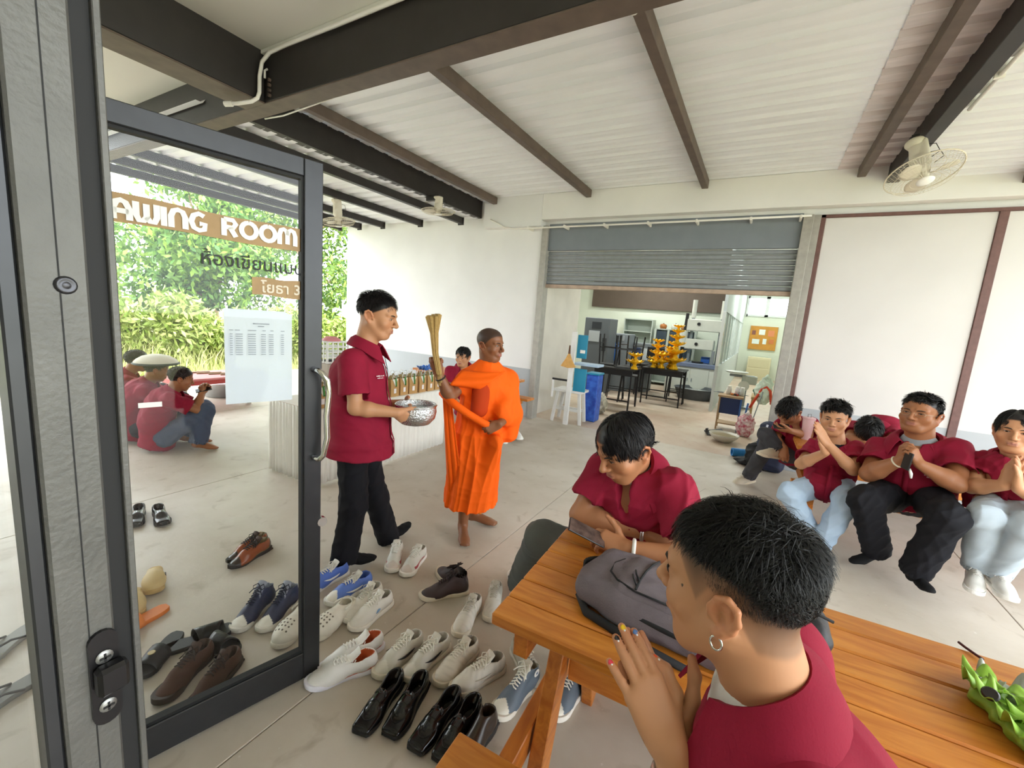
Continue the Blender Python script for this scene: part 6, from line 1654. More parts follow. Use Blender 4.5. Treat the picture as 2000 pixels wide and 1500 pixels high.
def gift_bag(label):
    t = thing('paper_bag', label, 'bag', (0, 0, 0), 'kraft gift bags on the skirted table')
    w, d, h = .058, .038, .185
    R = [[(-w, -d, 0), (w, -d, 0), (w, d, 0), (-w, d, 0)], [(-w, -d, h*.6), (w, -d, h*.6), (w*.97, d, h*.6), (-w*.97, d, h*.6)], [(-w, -d*.8, h), (w, -d*.8, h), (w, d*.8, h), (-w, d*.8, h)], [(-w*.98, -d*.76, h-.002), (w*.98, -d*.76, h-.002), (w*.98, d*.76, h-.002), (-w*.98, d*.76, h-.002)], [(-w*.95, -d*.74, h*.4), (w*.95, -d*.74, h*.4), (w*.95, d*.74, h*.4), (-w*.95, d*.74, h*.4)]]
    MB().rings(R, True, True).build('bag_body', M_KRAFT, t, world=False)
    for s_ in (-1, 1):
        MB().tube([(-.028, s_*d*.8, h-.02), (-.027, s_*d*.8, h+.03), (-.015, s_*d*.85, h+.055), (.015, s_*d*.85, h+.055), (.027, s_*d*.8, h+.03), (.028, s_*d*.8, h-.02)], .0028, 5).build('handle', M_LETTER, t, world=False, smooth=True)
    # folded white banana-leaf style cone and leaf sprig showing on the front (-y), plus the white tag
    MB().add([(-.04, -d-.001, h), (.04, -d-.001, h), (.0, -d-.004, h-.075), (-.04, -d+.004, h+.001), (.04, -d+.004, h+.001)], [(0, 2, 1), (0, 1, 4, 3)]).build('paper_cone', mat('pale_paper', '#e6e6d8', .8), t, world=False)
    P = [[(-.010+.02*k+.012*i/6, -d-.005-.004*math.sin(PI*i/6), h+.015-.095*i/6) for k in (0, 1)] for i in range(7)]
    MB().grid(P, .0015).build('leaf', mat('leaf_green', '#3f7d35', .5), t, world=False, smooth=True)
    MB().box((-.016, -d-.003, .035), (.016, -d-.0005, .085)).build('tag', mat('white_tag', '#e9e3e3', .7), t, world=False)
    for i in range(5): MB().ball((random.uniform(-.04, .04), random.uniform(-.02, .02), h+random.uniform(.0, .018)), random.uniform(.010, .016), 7, 5).build('dried_flower', mat('dried_flower', '#94845a', .9, var=.2, vscale=40), t, world=False, smooth=True)
    return t
ordn = ['first', 'second', 'third', 'fourth', 'fifth', 'sixth', 'seventh', 'eighth', 'ninth', 'tenth', 'eleventh', 'twelfth']
g0 = gift_bag('kraft paper bag in the front row, first from the glass door end')
for i in range(12):
    b = g0 if i == 0 else copy_tree(g0)
    b.location = (gx1-.065+random.uniform(-.006, .006), gy0+.085+i*.142, gz); b.rotation_euler = (0, 0, PI/2+random.uniform(-.1, .1))
    b['label'] = 'kraft paper bag in the front row, %s from the glass door end' % ordn[i]
for i in range(12):
    b = copy_tree(g0); b.location = (gx1-.185+random.uniform(-.008, .008), gy0+.085+i*.142, gz); b.rotation_euler = (0, 0, PI/2+random.uniform(-.12, .12))
    b['label'] = 'kraft paper bag in the second row, %s from the glass door end' % ordn[i]
# blue plastic cover on the far bags, box and holed crate on the table
bc = V(gx1-.12, gy1-.18, gz+.24); bt = thing('plastic_sheet', 'crumpled blue plastic lying over the far paper bags', 'plastic', bc)
P = [[bc+V(.09*(i/6-.5)*2*.8, .13*(j/8-.5)*2, .03*math.sin(3*i+2*j)*.6+.02*math.cos(2.1*j)+.02) for j in range(9)] for i in range(7)]
MB().grid(P, .002).build('sheet', mat('blue_plastic', '#3f74c8', .35), bt)
kx = onx(650, 712, -3.70); bx_ = thing('cardboard_box', 'grey cardboard box behind the bags under the white crate', 'box', (-3.70, kx[1], gz))
MB().box((-3.84, kx[1]-.16, gz+.0), (-3.56, kx[1]+.16, gz+.33), .004).build('carton', mat('grey_card', '#b6ada2', .85), bx_)
MB().box((-3.841, kx[1]-.03, gz+.02), (-3.559, kx[1]+.03, gz+.3305)).build('tape', mat('tape', '#c9c0b3', .4), bx_)
ct = thing('crate', 'white plastic crate with square holes stacked on the grey box', 'crate', (-3.70, kx[1], gz+.33))
M_CR = mat('white_plastic', '#e6e6e4', .4)
cz = gz+.332; cy = kx[1]-.02
for k in range(5):
    z = cz+.05*k
    MB().box((-3.80, cy-.12, z), (-3.60, cy+.12, z+.014)).build('crate_ring', M_CR, ct)
for yy in np.linspace(cy-.118, cy+.118, 5): MB().box((-3.60, yy-.008, cz), (-3.594, yy+.008, cz+.214)).build('crate_rib', M_CR, ct)
for xx in np.linspace(-3.795, -3.605, 5): MB().box((xx-.008, cy-.126, cz), (xx+.008, cy-.12, cz+.214)).build('crate_rib', M_CR, ct)
MB().box((-3.79, cy-.11, cz+.015), (-3.61, cy+.11, cz+.018)).build('crate_inside', mat('crate_dark', '#55575a', .8), ct)
MB().lathe([(.0001, .045), (.05, .04), (.085, .015), (.09, 0)], (-3.70, cy, cz+.214), 20).build('pink_lid', mat('pink_plastic', '#d98d93', .5), ct, smooth=True)
# thin stem leaning up from the bags
sv = thing('incense_stem', 'thin dark bent stem rising from the paper bags beside the standing man', 'stem', (gx1-.1, 2.95, gz+.2))
a0 = onx(748, 682, -3.30); a1 = onx(757, 722, -3.30); a2 = onx(743, 700, -3.30)
MB().tube([a0, (a0+a1)/2+V(0, .0, .0), a1, a1+V(0, .01, -.12)], .004, 5).tube([a1, a2+V(0, 0, .005), a2], .003, 5).build('stem', mat('dark_stem', '#4b4a52', .7), sv, smooth=True)

# ================================================================== ceiling fans
M_FAN = mat('cream_plastic', '#ddd6c4', .4, var=.05)
M_CAGE = mat('cream_wire', '#d8d0bc', .4)
def orbit_fan(label, loc, tilt, rz):
    t = thing('orbit_fan', label, 'fan', loc, 'orbit fans', 0)
    t.rotation_euler = (tilt[0], tilt[1], rz)
    MB().lathe([(.0001, .30), (.06, .30), (.065, .285), (.05, .25), (.03, .24)], (0, 0, 0), 18).build('ceiling_plate', M_FAN, t, world=False, smooth=True)
    S = SDF(.006); S.cone((.0, 0, .26), (-.035, 0, .10), .042, .030, .02); S.cone((.045, .0, .27), (.03, 0, .09), .030, .036, .02); S.cone((-.0, 0, .12), (0, 0, .03), .045, .05, .02); v, q = S.mesh()
    rawmesh('motor_housing', v, q, M_FAN, t, world=False)
    mb = MB(); R0 = .235
    for k in range(48):
        a = 2*PI*k/48; c, s_ = math.cos(a), math.sin(a)
        mb.tube([(r*c, r*s_, z) for r, z in ((.05, .045), (.13, .045), (.2, .03), (R0, .0))], .0011, 3, cap=False)
        mb.tube([(r*c, r*s_, z) for r, z in ((.045, -.075), (.13, -.07), (.2, -.05), (R0, -.005))], .0011, 3, cap=False)
    for r, z, th in ((R0, 0, .005), (.14, .046, .0015), (.14, -.068, .0015), (.2, -.051, .0015), (.09, -.072, .0015)):
        mb.tube([(r*math.cos(q), r*math.sin(q), z) for q in np.linspace(0, 2*PI, 37)[:-1]], th, 5, closed=True)
    mb.build('cage', M_CAGE, t, world=False)
    for k in range(3):
        a = 2*PI*k/3; P = []
        for i in range(8):
            r = .035+.165*i/7; w = .55*math.sin(PI*(.25+.65*i/7)); P.append([(r*math.cos(a+b), r*math.sin(a+b), -.02+.04*b) for b in np.linspace(-w, w, 6)])
        MB().grid(P, .002).build('blade', mat('clear_cream_blade', '#cfc7b4', .3), t, world=False, smooth=True)
    MB().lathe([(.0001, -.086), (.03, -.085), (.055, -.078), (.056, -.072)], (0, 0, 0), 20).build('badge', M_LETTER, t, world=False, smooth=True)
    MB().lathe([(.0001, -.045), (.03, -.04), (.034, -.0), (.03, .03)], (0, 0, 0), 16).build('hub', M_FAN, t, world=False, smooth=True)
    MB().tube([(.05, 0, .24), (.11, .02, .22), (.12, .03, .15), (.06, .02, .12)], .003, 5).tube([(.05, 0, .16), (.12, -.01, .13), (.13, -.01, .07), (.07, 0, .05)], .003, 5).build('cable', M_RUBBER, t, world=False, smooth=True)
    MB().box((.055, -.012, .17), (.062, .012, .20)).build('sticker', mat('yellow_sticker', '#d9a23c', .5), t, world=False)
    return t
f1 = orbit_fan('cream orbit fan hanging furthest left over the gift table', onz(661, 432, 2.80), (.12, -.1, .5), .6)
f2 = orbit_fan('cream orbit fan hanging under the roof step left of the shutter', onz(856, 412, 3.0), (.06, .0, 0), 0)
f3 = orbit_fan('large cream orbit fan hanging from the black rafter on the right', onz(1803, 338, 2.955), (-.25, -.35, 0), -.3)
f2.scale = (1, 1, .62)
_l = f2.location; MB().box((-4.36-_l[0], -.03, (3.14-_l[2])/.62), (.03, .03, (3.21-_l[2])/.62)).build('arm', M_STEEL_DARK, f2, world=False)
for f, z1, dx in ((f1, 3.09, -.0), (f2, 3.19, -.0), (f3, 3.28, .0)):
    l = f.location; e = f.rotation_euler.to_matrix() @ Vector((0, 0, .29)); top = V(l[0]+e[0], l[1]+e[1], l[2]+e[2])
    o = MB().cyl((0, 0, .285), (0, 0, .295), .05, n=14).build('bracket', M_FAN, f, world=False)
    inv = f.rotation_euler.to_matrix().transposed()
    up = inv @ Vector((0, 0, 1)); z0 = Vector((0, 0, .29)); L_ = max(.01, z1-top[2])
    MB().bar(tuple(z0), tuple(z0+up*L_), .05, .03, (0, 1, 0), .003).build('hanger', M_STEEL_DARK, f, world=False)

# ================================================================== plants outside
def leaves_mesh(name, pts, size, c1, c2, parent, seed=1, droop=.3, asp=.45, kind='stuff'):
    r = np.random.default_rng(seed); n = len(pts)
    d = r.normal(size=(n, 3)); d[:, 2] -= droop; d /= np.linalg.norm(d, axis=1, keepdims=True)
    x = np.cross(d, r.normal(size=(n, 3))); x /= np.linalg.norm(x, axis=1, keepdims=True)
    nn = np.cross(d, x); L = size*r.uniform(.6, 1.3, (n, 1))
    v = np.stack([pts, pts+d*L*.5+x*L*asp*.5+nn*L*.08, pts+d*L, pts+d*L*.5-x*L*asp*.5+nn*L*.08], 1).reshape(-1, 3)
    q = np.arange(n*4).reshape(-1, 4)
    t = r.uniform(0, 1, (n, 1))**1.3; col = np.array(lin(c1))*(1-t)+np.array(lin(c2))*t
    o = rawmesh(name, v, q, mat('leaf_tone', '#5d8a3a', .5, attr='tone'), parent, smooth=False, cols=np.repeat(col, 4, 0))
    o['kind'] = kind; return o
def blob_pts(blobs, n, r):
    P = []
    w = np.array([b[3]**3 for b in blobs]); w = w/w.sum()
    for b, k in zip(blobs, r.multinomial(n, w)):
        d = r.normal(size=(k, 3)); d /= np.linalg.norm(d, axis=1, keepdims=True)
        P.append(np.array(b[:3])+d*b[3]*r.uniform(.55, 1.0, (k, 1)))
    return np.vstack(P)
def tree(label, x, y, h, rad, n, size, c1, c2, seed, trunk=.12, name='tree', cat='tree', squash=1.0, low=.35):
    r = np.random.default_rng(seed); t = thing(name, label, cat, (x, y, -.12), 'plants beyond the yard')
    base = V(x, y, -.12); bl = []
    for i in range(14):
        a = r.uniform(0, 2*PI); rr = rad*r.uniform(.2, .85); z = h*r.uniform(low, 1.0)
        bl.append((x+rr*math.cos(a), y+rr*math.sin(a), z, rad*r.uniform(.28, .5)))
    mb = MB(); top = base+V(r.normal()*.15, r.normal()*.15, h*.75)
    mb.tube([base, base+V(.05, .03, h*.3), top], [trunk, trunk*.8, trunk*.35], 8)
    mb.build('trunk', mat('bark', '#9a8262', .9, var=.2, vscale=12), t, smooth=True)
    for b in bl[:9]:
        s0 = base+(top-base)*r.uniform(.35, .9)
        MB().tube([s0, (s0+np.array(b[:3]))/2+V(0, 0, .1), np.array(b[:3])], [trunk*.35, trunk*.22, trunk*.08], 5).build('branch', MATS['bark'], t, smooth=True)
    leaves_mesh('foliage', blob_pts(bl, n, r), size, c1, c2, t, seed)
    return t
tree('dense green tree seen through the middle of the glass door', -13.5, 6.2, 4.7, 1.9, 11000, .20, '#3c6b22', '#9cc04a', 201, .13, low=.22)
tree('leafy tree with orange blossoms between the door and the white wall', -13.2, 8.9, 6.2, 2.0, 11000, .18, '#35622a', '#a8bf5a', 202, .13, low=.12)
tree('tall leafy tree behind the dense tree, reaching the roof edge', -17.0, 8.0, 7.2, 2.6, 9000, .24, '#47762c', '#a9c95c', 203, .16, low=.3)
tree('slim pale trunked tree at the left edge of the glass door', -12.6, 2.35, 4.6, .95, 2600, .2, '#6f9a35', '#c2d66a', 204, .12, low=.45)
tree('light green tree in the gap left of the dense tree', -19.0, 5.0, 2.5, 1.6, 5000, .22, '#6d9a37', '#c9d97c', 205, .10, low=.15)
tree('bushy tree beyond the far left glass', -15.0, .2, 3.6, 1.6, 6000, .22, '#2f5a3a', '#7fa65a', 206, .12, low=.15)
def shrub(label, x, y, rx, h, n, c1, c2, seed, size=.2):
    r = np.random.default_rng(seed); t = thing('shrub', label, 'shrub', (x, y, -.12), 'plants beyond the yard')
    bl = [(x+r.uniform(-.4, .4)*rx, y+r.uniform(-1, 1)*rx, h*r.uniform(.2, .75), h*r.uniform(.22, .38)) for _ in range(12)]
    for i in range(6): MB().tube([V(x+r.uniform(-.3, .3), y+r.uniform(-.6, .6)*rx, -.12), V(x+r.uniform(-.4, .4), y+r.uniform(-.8, .8)*rx, h*.7)], [.02, .006], 5).build('stem', MATS['bark'], t)
    leaves_mesh('foliage', blob_pts(bl, n, r), size, c1, c2, t, seed, asp=.35); return t
shrub('yellow green shrub low behind the squatting students', -12.2, 3.6, 1.3, 1.5, 4200, '#7f9a3c', '#d3d98a', 211)
shrub('yellow green shrub below the dense tree', -11.8, 5.8, 1.3, 1.3, 4200, '#86a040', '#dbe092', 212)
shrub('pale shrub beside the end of the white wall', -11.0, 8.2, 1.2, 1.4, 4200, '#7c963c', '#cfd884', 213)
shrub('olive shrub at the far left behind the near glass', -13.0, 1.2, 1.2, 1.2, 3200, '#6f8a3a', '#c3cf7a', 214)
# tall grass
r = np.random.default_rng(77); n = 9000
gp = np.stack([r.uniform(-14.5, -10.0, n), r.uniform(.5, 10.5, n), np.full(n, -.12)], 1)
hh = r.uniform(.25, .95, (n, 1))*np.clip((-gp[:, :1]-9.6)/2.5, .2, 1); le = r.normal(0, .28, (n, 2)); wv = r.normal(size=(n, 2)); wv /= np.linalg.norm(wv, axis=1, keepdims=True); w3 = np.hstack([wv*.012, np.zeros((n, 1))])
tip = gp+np.hstack([le*hh, hh]); mid = gp+np.hstack([le*hh*.3, hh*.6])
v = np.stack([gp-w3, gp+w3, mid+w3*.7, mid-w3*.7, tip+w3*.1, tip-w3*.1], 1).reshape(-1, 3); b = np.arange(n)[:, None]*6
q = np.concatenate([b+np.array([[0, 1, 2, 3]]), b+np.array([[3, 2, 4, 5]])]); t_ = r.uniform(0, 1, (n, 1)); col = np.array(lin('#8a9a44'))*(1-t_)+np.array(lin('#e0d9a0'))*t_
go = rawmesh('tall_grass', v, q, mat('leaf_tone', '#5d8a3a'), None, smooth=False, cols=np.repeat(col, 6, 0)); tag(go, 'tall yellowish grass growing beyond the concrete floor', 'grass', kind='stuff')
# ================================================================== the shoes left on the floor
G = 'shoes left on the floor outside the door'
NIKE = lambda c: (c, *SWOOSH)
def put(kind, label, heel, toe, **k):
    mir = k.pop('mir', False)
    t = make_shoe(kind, label, G, **k); place_shoe(t, heel, toe)
    if mir: mirror_x(t)
    return t
W = dict(up='#e4e0d8', sole='#e9e5dc', lace='#efece4', tongue='#e4e0d8', lining='#a8a39a')
put('run', 'white running shoe with red heel mark, left of the pair by the black sock', (779, 1066), (763, 1120), up='#dfdcd4', sole='#e4dfd6', lace='#eceae4', tongue='#dedad2', toec='#cfc3bb', accent='#a8424c', lining='#b8b2a8')
put('run', 'white running shoe with red heel mark, right of the pair by the black sock', (826, 1080), (789, 1122), up='#dfdcd4', sole='#ece8e2', lace='#eceae4', tongue='#dedad2', toec='#cfc3bb', accent='#a8424c', lining='#b8b2a8', mir=True)
put('low', 'blue and white sneaker half hidden behind the door stile', (668, 1118), (606, 1150), up='#4f6fc0', sole='#e4e2de', lace='#d8d4cc', tongue='#d9d6d0', toec='#e6e3dc', logo=NIKE('#e9e9ea'), lining='#39559a')
put('low', 'blue and white sneaker with pale laces right of the door stile', (722, 1136), (640, 1176), up='#5a7acb', sole='#e4e2de', lace='#d8d4cc', tongue='#d9d6d0', toec='#e6e3dc', logo=NIKE('#e9e9ea'), lining='#39559a', mir=True)
put('low', 'white sneaker with dark lace holes beside the blue sneakers', (737, 1158), (682, 1208), **dict(W, lace='#c9c4b8'))
put('low', 'white sneaker with small blue side mark beside the blue sneakers', (756, 1176), (693, 1222), **W, logo=('#7fa6cf', [(.42, .05), (.46, .05), (.5, .048), (.54, .046)], [.004, .016, .014, .003]), mir=True)
def holes(t, v, N, k):
    m = (N[:, 2] > .5) & (v[:, 1] > .17) & (v[:, 1] < .255) & (v[:, 2] > .04)
    idx = np.where(m)[0]; rr = np.random.default_rng(3); mb = []
    for y in (.18, .2, .22, .24):
        for x in (-.03, -.012, .006, .024):
            j = idx[np.argmin((v[idx, 0]-x)**2+(v[idx, 1]-y)**2)] if len(idx) else 0
            MB().lathe([(.0001, .0008), (.0045, .0006), (.005, -.001)], v[j], 8, N[j]).build('vent_hole', mat('hole_dark', '#6b6258', .8), t, world=False)
    P = [[(.040*math.cos(a), .075+.03*math.cos(a)*0-.055*math.sin(a)+.02, .075+.012*w) for w in (0, 1)] for a in np.linspace(-.3, PI+.3, 14)]
    MB().grid(P, .003).build('heel_strap', mat('strap_#dedad0', '#dedad0', .6), t, world=False, smooth=True)
put('clog', 'white clog with a heart charm right of the door stile', (690, 1184), (612, 1245), up='#e2ddd0', sole='#d9d3c4', lining='#c9c2b2', extra=holes)
put('clog', 'white clog with dark specks seen through the glass beside the stile', (606, 1192), (543, 1258), up='#e2ddd0', sole='#d9d3c4', lining='#c9c2b2', extra=holes, mir=True)
put('slip', 'white canvas slip-on with orange lining, nearer of the pair', (742, 1292), (598, 1336), up='#e9e8e6', sole='#e3e3ee', lace='#efeeea', tongue='#e6e4e0', lining='#c0582a', L=.30)
put('slip', 'white canvas slip-on with orange lining, further of the pair', (746, 1254), (632, 1308), up='#e9e8e6', sole='#e3e3ee', lace='#efeeea', tongue='#e6e4e0', lining='#c0582a', L=.30, mir=True)
put('run', 'silver white sneaker with a black curved mark, left of the pair', (820, 1252), (735, 1318), up='#d5d1c6', sole='#d9d2c4', lace='#ece9df', tongue='#d5d1c6', toec='#e2dfd6', logo=NIKE('#23232b'))
put('run', 'silver white sneaker with a black curved mark, right of the pair', (872, 1258), (790, 1322), up='#d5d1c6', sole='#d9d2c4', lace='#ece9df', tongue='#d5d1c6', toec='#e2dfd6', logo=NIKE('#23232b'), mir=True)
put('low', 'worn white sneaker left of the pair above the black loafers', (934, 1258), (846, 1342), up='#d6cdbd', sole='#cfc5b3', lace='#ddd6c8', tongue='#d6cdbd', lining='#8f877b', dirt=.3)
put('low', 'worn white sneaker right of the pair above the black loafers', (986, 1296), (878, 1352), up='#d9d2c4', sole='#d4ccbc', lace='#ddd6c8', tongue='#d9d2c4', lining='#8f877b', dirt=.3, logo=NIKE('#cbc4b6'), mir=True)
put('high', 'dark brown knit shoe lying in front of its mate', (918, 1150), (816, 1164), up='#3b2c2e', sole='#d8cfbd', lace='#2c2123', tongue='#2c2123', lining='#1d1617', dirt=.05)
put('high', 'dark brown knit shoe standing behind its mate', (908, 1152), (860, 1112), up='#3b2c2e', sole='#cfc5b2', lace='#2c2123', tongue='#2c2123', lining='#1d1617', dirt=.05, mir=True)
put('low', 'white sneaker with grey laces in front of the table corner', (938, 1168), (886, 1252), up='#ddd6ca', sole='#d8cebc', lace='#c9c2b6', tongue='#cfc8bc', lining='#9b958b', dirt=.25)
put('low', 'white sneaker with small blue print right under the table corner', (972, 1142), (953, 1222), up='#ded9ce', sole='#dcd4c4', lace='#cfc9bd', tongue='#d2cdc2', lining='#9b958b', dirt=.2, accent='#a9bcc6', mir=True)
LO = dict(up='#101012', sole='#0d0d0e', lining='#1b1714', gloss=.16, sk='square', dirt=0, solez=.018)
def vamp(t, v, N, k):
    P = []
    for a in np.linspace(-1, 1, 9):
        x = .026*a; y = .135+.012*a*a
        m = (np.abs(v[:, 0]-x) < .006) & (np.abs(v[:, 1]-y) < .008) & (N[:, 2] > 0)
        z = v[m, 2].max() if m.any() else .06
        P.append([(x, y-.006, z+.002), (x, y+.010, z+.0005)])
    MB().grid(P, .002).build('saddle_strap', mat('strap_black_leather', '#18181b', .18), t, world=False, smooth=True)
    P = []
    for a in np.linspace(0, PI, 15):
        x = .033*math.cos(a); y = .175+.075*math.sin(a)
        j = np.argmin((v[:, 0]-x)**2+(v[:, 1]-y)**2+(N[:, 2] < 0)*9); P.append(V(x, y, v[j, 2]+.001))
    MB().tube(P, .0013, 4).build('apron_seam', mat('seam_black', '#0a0a0b', .4), t, world=False, smooth=True)
put('loafer', 'shiny black loafer, leftmost of the two black pairs', (790, 1312), (692, 1445), **LO, extra=vamp)
put('loafer', 'shiny black loafer, second from the left of the two black pairs', (836, 1316), (752, 1450), **LO, extra=vamp, mir=True)
put('loafer', 'shiny black loafer, third from the left of the two black pairs', (900, 1350), (802, 1474), **LO, extra=vamp)
put('loafer', 'shiny black loafer half hidden behind the bench corner', (930, 1376), (862, 1480), **LO, extra=vamp, mir=True)
put('boot', 'brown black boot with dark opening beside the bench corner', (952, 1418), (900, 1500), up='#2c2019', sole='#15110e', lining='#3a2b1f', gloss=.3, dirt=.05)
def star(t, v, N, k):
    for e in (-1, 1):
        m = (v[:, 0]*e > .01) & (np.abs(v[:, 1]-.055) < .01) & (np.abs(v[:, 2]-.095) < .01)
        x = e*(np.abs(v[m, 0]).max()+.001) if m.any() else e*.035
        o = MB().lathe([(.0001, .0012), (.016, .001), (.017, 0)], (x, .055, .092), 18, (e, 0, 0)).build('ankle_patch', mat('patch_white', '#e6e4df', .6), t, world=False)
        pts = [(x+e*.0016, .055+(.010 if i % 2 == 0 else .0042)*math.sin(2*PI*i/10), .092+(.010 if i % 2 == 0 else .0042)*math.cos(2*PI*i/10)) for i in range(10)]
        MB().add([(x+e*.0017, .055, .092)]+pts, [(0, i+1, (i+1) % 10+1) for i in range(10)]).build('patch_star', mat('star_blue', '#3f5a80', .6), o, world=False)
put('high', 'slate blue canvas high top with white toe cap left of the table leg', (1058, 1312), (953, 1412), up='#5a6672', sole='#dcd6c8', lace='#e9e6dc', tongue='#c9c4b4', toec='#e4dfd0', lining='#a9a594', extra=star)
put('high', 'slate blue canvas high top standing right of the table leg', (1150, 1318), (1066, 1408), up='#5a6672', sole='#e0dbd0', lace='#e9e6dc', tongue='#c9c4b4', toec='#e4dfd0', lining='#a9a594', extra=star, mir=True)
put('low', 'grey beige sneaker under the table corner bracket', (1010, 1270), (1050, 1340), up='#b9b1a2', sole='#cbc4b6', lace='#d0c9bb', tongue='#b9b1a2', lining='#4a443e', dirt=.3)
# --- seen through the glass
put('derby', 'brown suede lace-up shoe, left of the pair behind the glass', (418, 1262), (298, 1380), up='#4a3024', sole='#33231b', lace='#2d1f18', tongue='#402a20', lining='#3a281f', gloss=.85, sk='round')
put('derby', 'brown suede lace-up shoe, right of the pair behind the glass', (468, 1278), (366, 1395), up='#4a3024', sole='#33231b', lace='#2d1f18', tongue='#402a20', lining='#3a281f', gloss=.85, sk='round', mir=True)
put('high', 'navy and white high sneaker, left of the pair behind the glass', (536, 1160), (452, 1236), up='#232c4a', sole='#ddd9cf', lace='#1d2338', tongue='#8b909e', toec='#e2ded4', lining='#9aa0ac')
put('high', 'navy and white high sneaker, right of the pair behind the glass', (584, 1160), (502, 1236), up='#232c4a', sole='#ddd9cf', lace='#1d2338', tongue='#8b909e', toec='#e2ded4', lining='#9aa0ac', mir=True)
put('derby', 'two tone brown leather brogue, nearer of the pair behind the glass', (532, 1062), (442, 1112), up='#8a4420', sole='#1d1512', lace='#1d1512', tongue='#3a2418', toec='#2e201c', heelc='#2e201c', lining='#7d6a42', gloss=.25, sk='point')
put('derby', 'two tone brown leather brogue, further of the pair behind the glass', (520, 1056), (446, 1096), up='#8a4420', sole='#1d1512', lace='#1d1512', tongue='#3a2418', toec='#2e201c', heelc='#2e201c', lining='#7d6a42', gloss=.25, sk='point', mir=True)
BL = dict(up='#1a1210', sole='#0f0c0b', lining='#2a1d18', gloss=.2, dirt=0)
put('loafer', 'dark leather shoe, left of the far pair near the door stile', (275, 990), (262, 1032), **BL)
put('loafer', 'dark leather shoe, right of the far pair near the door stile', (305, 990), (322, 1030), **BL, mir=True)
put('mule', 'beige suede clog with buckle lying behind the glass', (303, 1112), (300, 1156), up='#cdb27c', sole='#b99a62', lining='#a98f60', L=.27, extra=lambda t, v, N, k: MB().box((-.052, .15, .040), (-.042, .175, .058), .002).build('buckle', mat('dark_buckle', '#3a3020', .4, metal=.6), t, world=False))
put('mule', 'beige suede clog half hidden by the near door stile', (262, 1160), (258, 1200), up='#cdb27c', sole='#b99a62', lining='#a98f60', L=.27, mir=True)
o1 = slide_sandal('sandal', 'orange rubber sandal half hidden by the near door stile', '#d9772a', '#e07f30', G); place_shoe(o1, (284, 1206), (246, 1228))
s1 = slide_sandal('sandal', 'black slide sandal with a pale badge behind the glass', '#1b1b1d', '#161618', G, badge='#b9a778'); place_shoe(s1, (345, 1238), (268, 1325))
s2 = slide_sandal('sandal', 'glossy black cross strap sandal, left of the pair behind the glass', '#161618', '#101012', G, 'cross'); place_shoe(s2, (352, 1258), (432, 1232))
s3 = slide_sandal('sandal', 'glossy black cross strap sandal, right of the pair behind the glass', '#161618', '#101012', G, 'cross'); place_shoe(s3, (392, 1240), (458, 1272))
for lb, a, b, c in (('grey flip flop behind the near left glass', (-2.75, .50), (-2.60, .30), '#8f8f8c'), ('dark strapped flip flop behind the near left glass', (-2.35, .45), (-2.28, .20), '#6f6f6d')):
    t = slide_sandal('flip_flop', lb, c, '#26262b', G, 'thong'); d = nrm(V(b[0]-a[0], b[1]-a[1], 0)); t.location = (a[0], a[1], 0); t.rotation_euler = (0, 0, math.atan2(d[1], d[0])-PI/2)
# ================================================================== inside the workshop
M_WS = mat('pale_green_plaster', '#dfe5d6', .8, var=.03, vscale=2)
struct('wall_workshop_left', MB().box((-3.35, 6.27, 0), (-3.15, 8.0, 3.3)), mat('dusty_plaster', '#d5d0c6', .8, var=.08, vscale=2), 'dusty inner wall just left inside the workshop', 'wall')
struct('wall_workshop_side', MB().box((-6.1, 6.27, 0), (-6.0, 19, 3.6)), M_WS, 'far left wall of the workshop', 'wall')
struct('wall_workshop_back', MB().box((-6, 13.2, 0), (-.72, 13.35, 3.6)), M_WS, 'pale green back wall of the workshop', 'wall')
struct('wall_workshop_end', MB().box((-.72, 18.8, 0), (2.6, 19, 3.6)), M_WS, 'pale wall at the end of the corridor', 'wall')
struct('wall_workshop_right', MB().box((1.1, 6.27, 0), (1.2, 19, 3.6)), M_WS, 'right wall of the workshop corridor', 'wall')
struct('ceiling_workshop', MB().box((-6, 6.27, 3.6), (2.6, 19, 3.66)), MATS['soffit_board'], 'flat ceiling of the workshop', 'ceiling')
struct('trim_5', MB().box((-4.75, 13.1, 2.15), (-.74, 13.198, 3.0), .005), mat('brown_board', '#5f5146', .7, var=.05), 'brown board band high on the workshop wall', 'panel')
# unseen fluorescent battens added to brighten the workshop
for x, y, lb in ((-3.8, 9.2, 'unseen fluorescent batten added over the black tables'), (-1.6, 9.2, 'unseen fluorescent batten added near the shutter'), (-2.6, 11.8, 'unseen fluorescent batten added over the cabinets'), (.15, 12.5, 'unseen fluorescent batten added in the corridor'), (.15, 16.5, 'unseen fluorescent batten added at the corridor end')):
    t = thing('added_tube_light', lb, 'lamp', (x, y, 3.55), 'added workshop tube lights')
    MB().box((x-.6, y-.04, 3.55), (x+.6, y+.04, 3.598), .004).build('batten', M_PVC, t)
    MB().cyl((x-.58, y, 3.53), (x+.58, y, 3.53), .014, n=10).build('tube', mat('tube_glow', '#ffffff', .5, emit=('#f4fff2', 14.0)), t)
    ld = bpy.data.lights.new('tube', 'AREA'); ld.shape = 'RECTANGLE'; ld.size = 1.15; ld.size_y = .06; ld.energy = 38; ld.color = (.96, 1, .95)
    lo = bpy.data.objects.new('added_tube_lamp', ld); COL.objects.link(lo); lo.parent = t; lo.location = (0, 0, -.05)
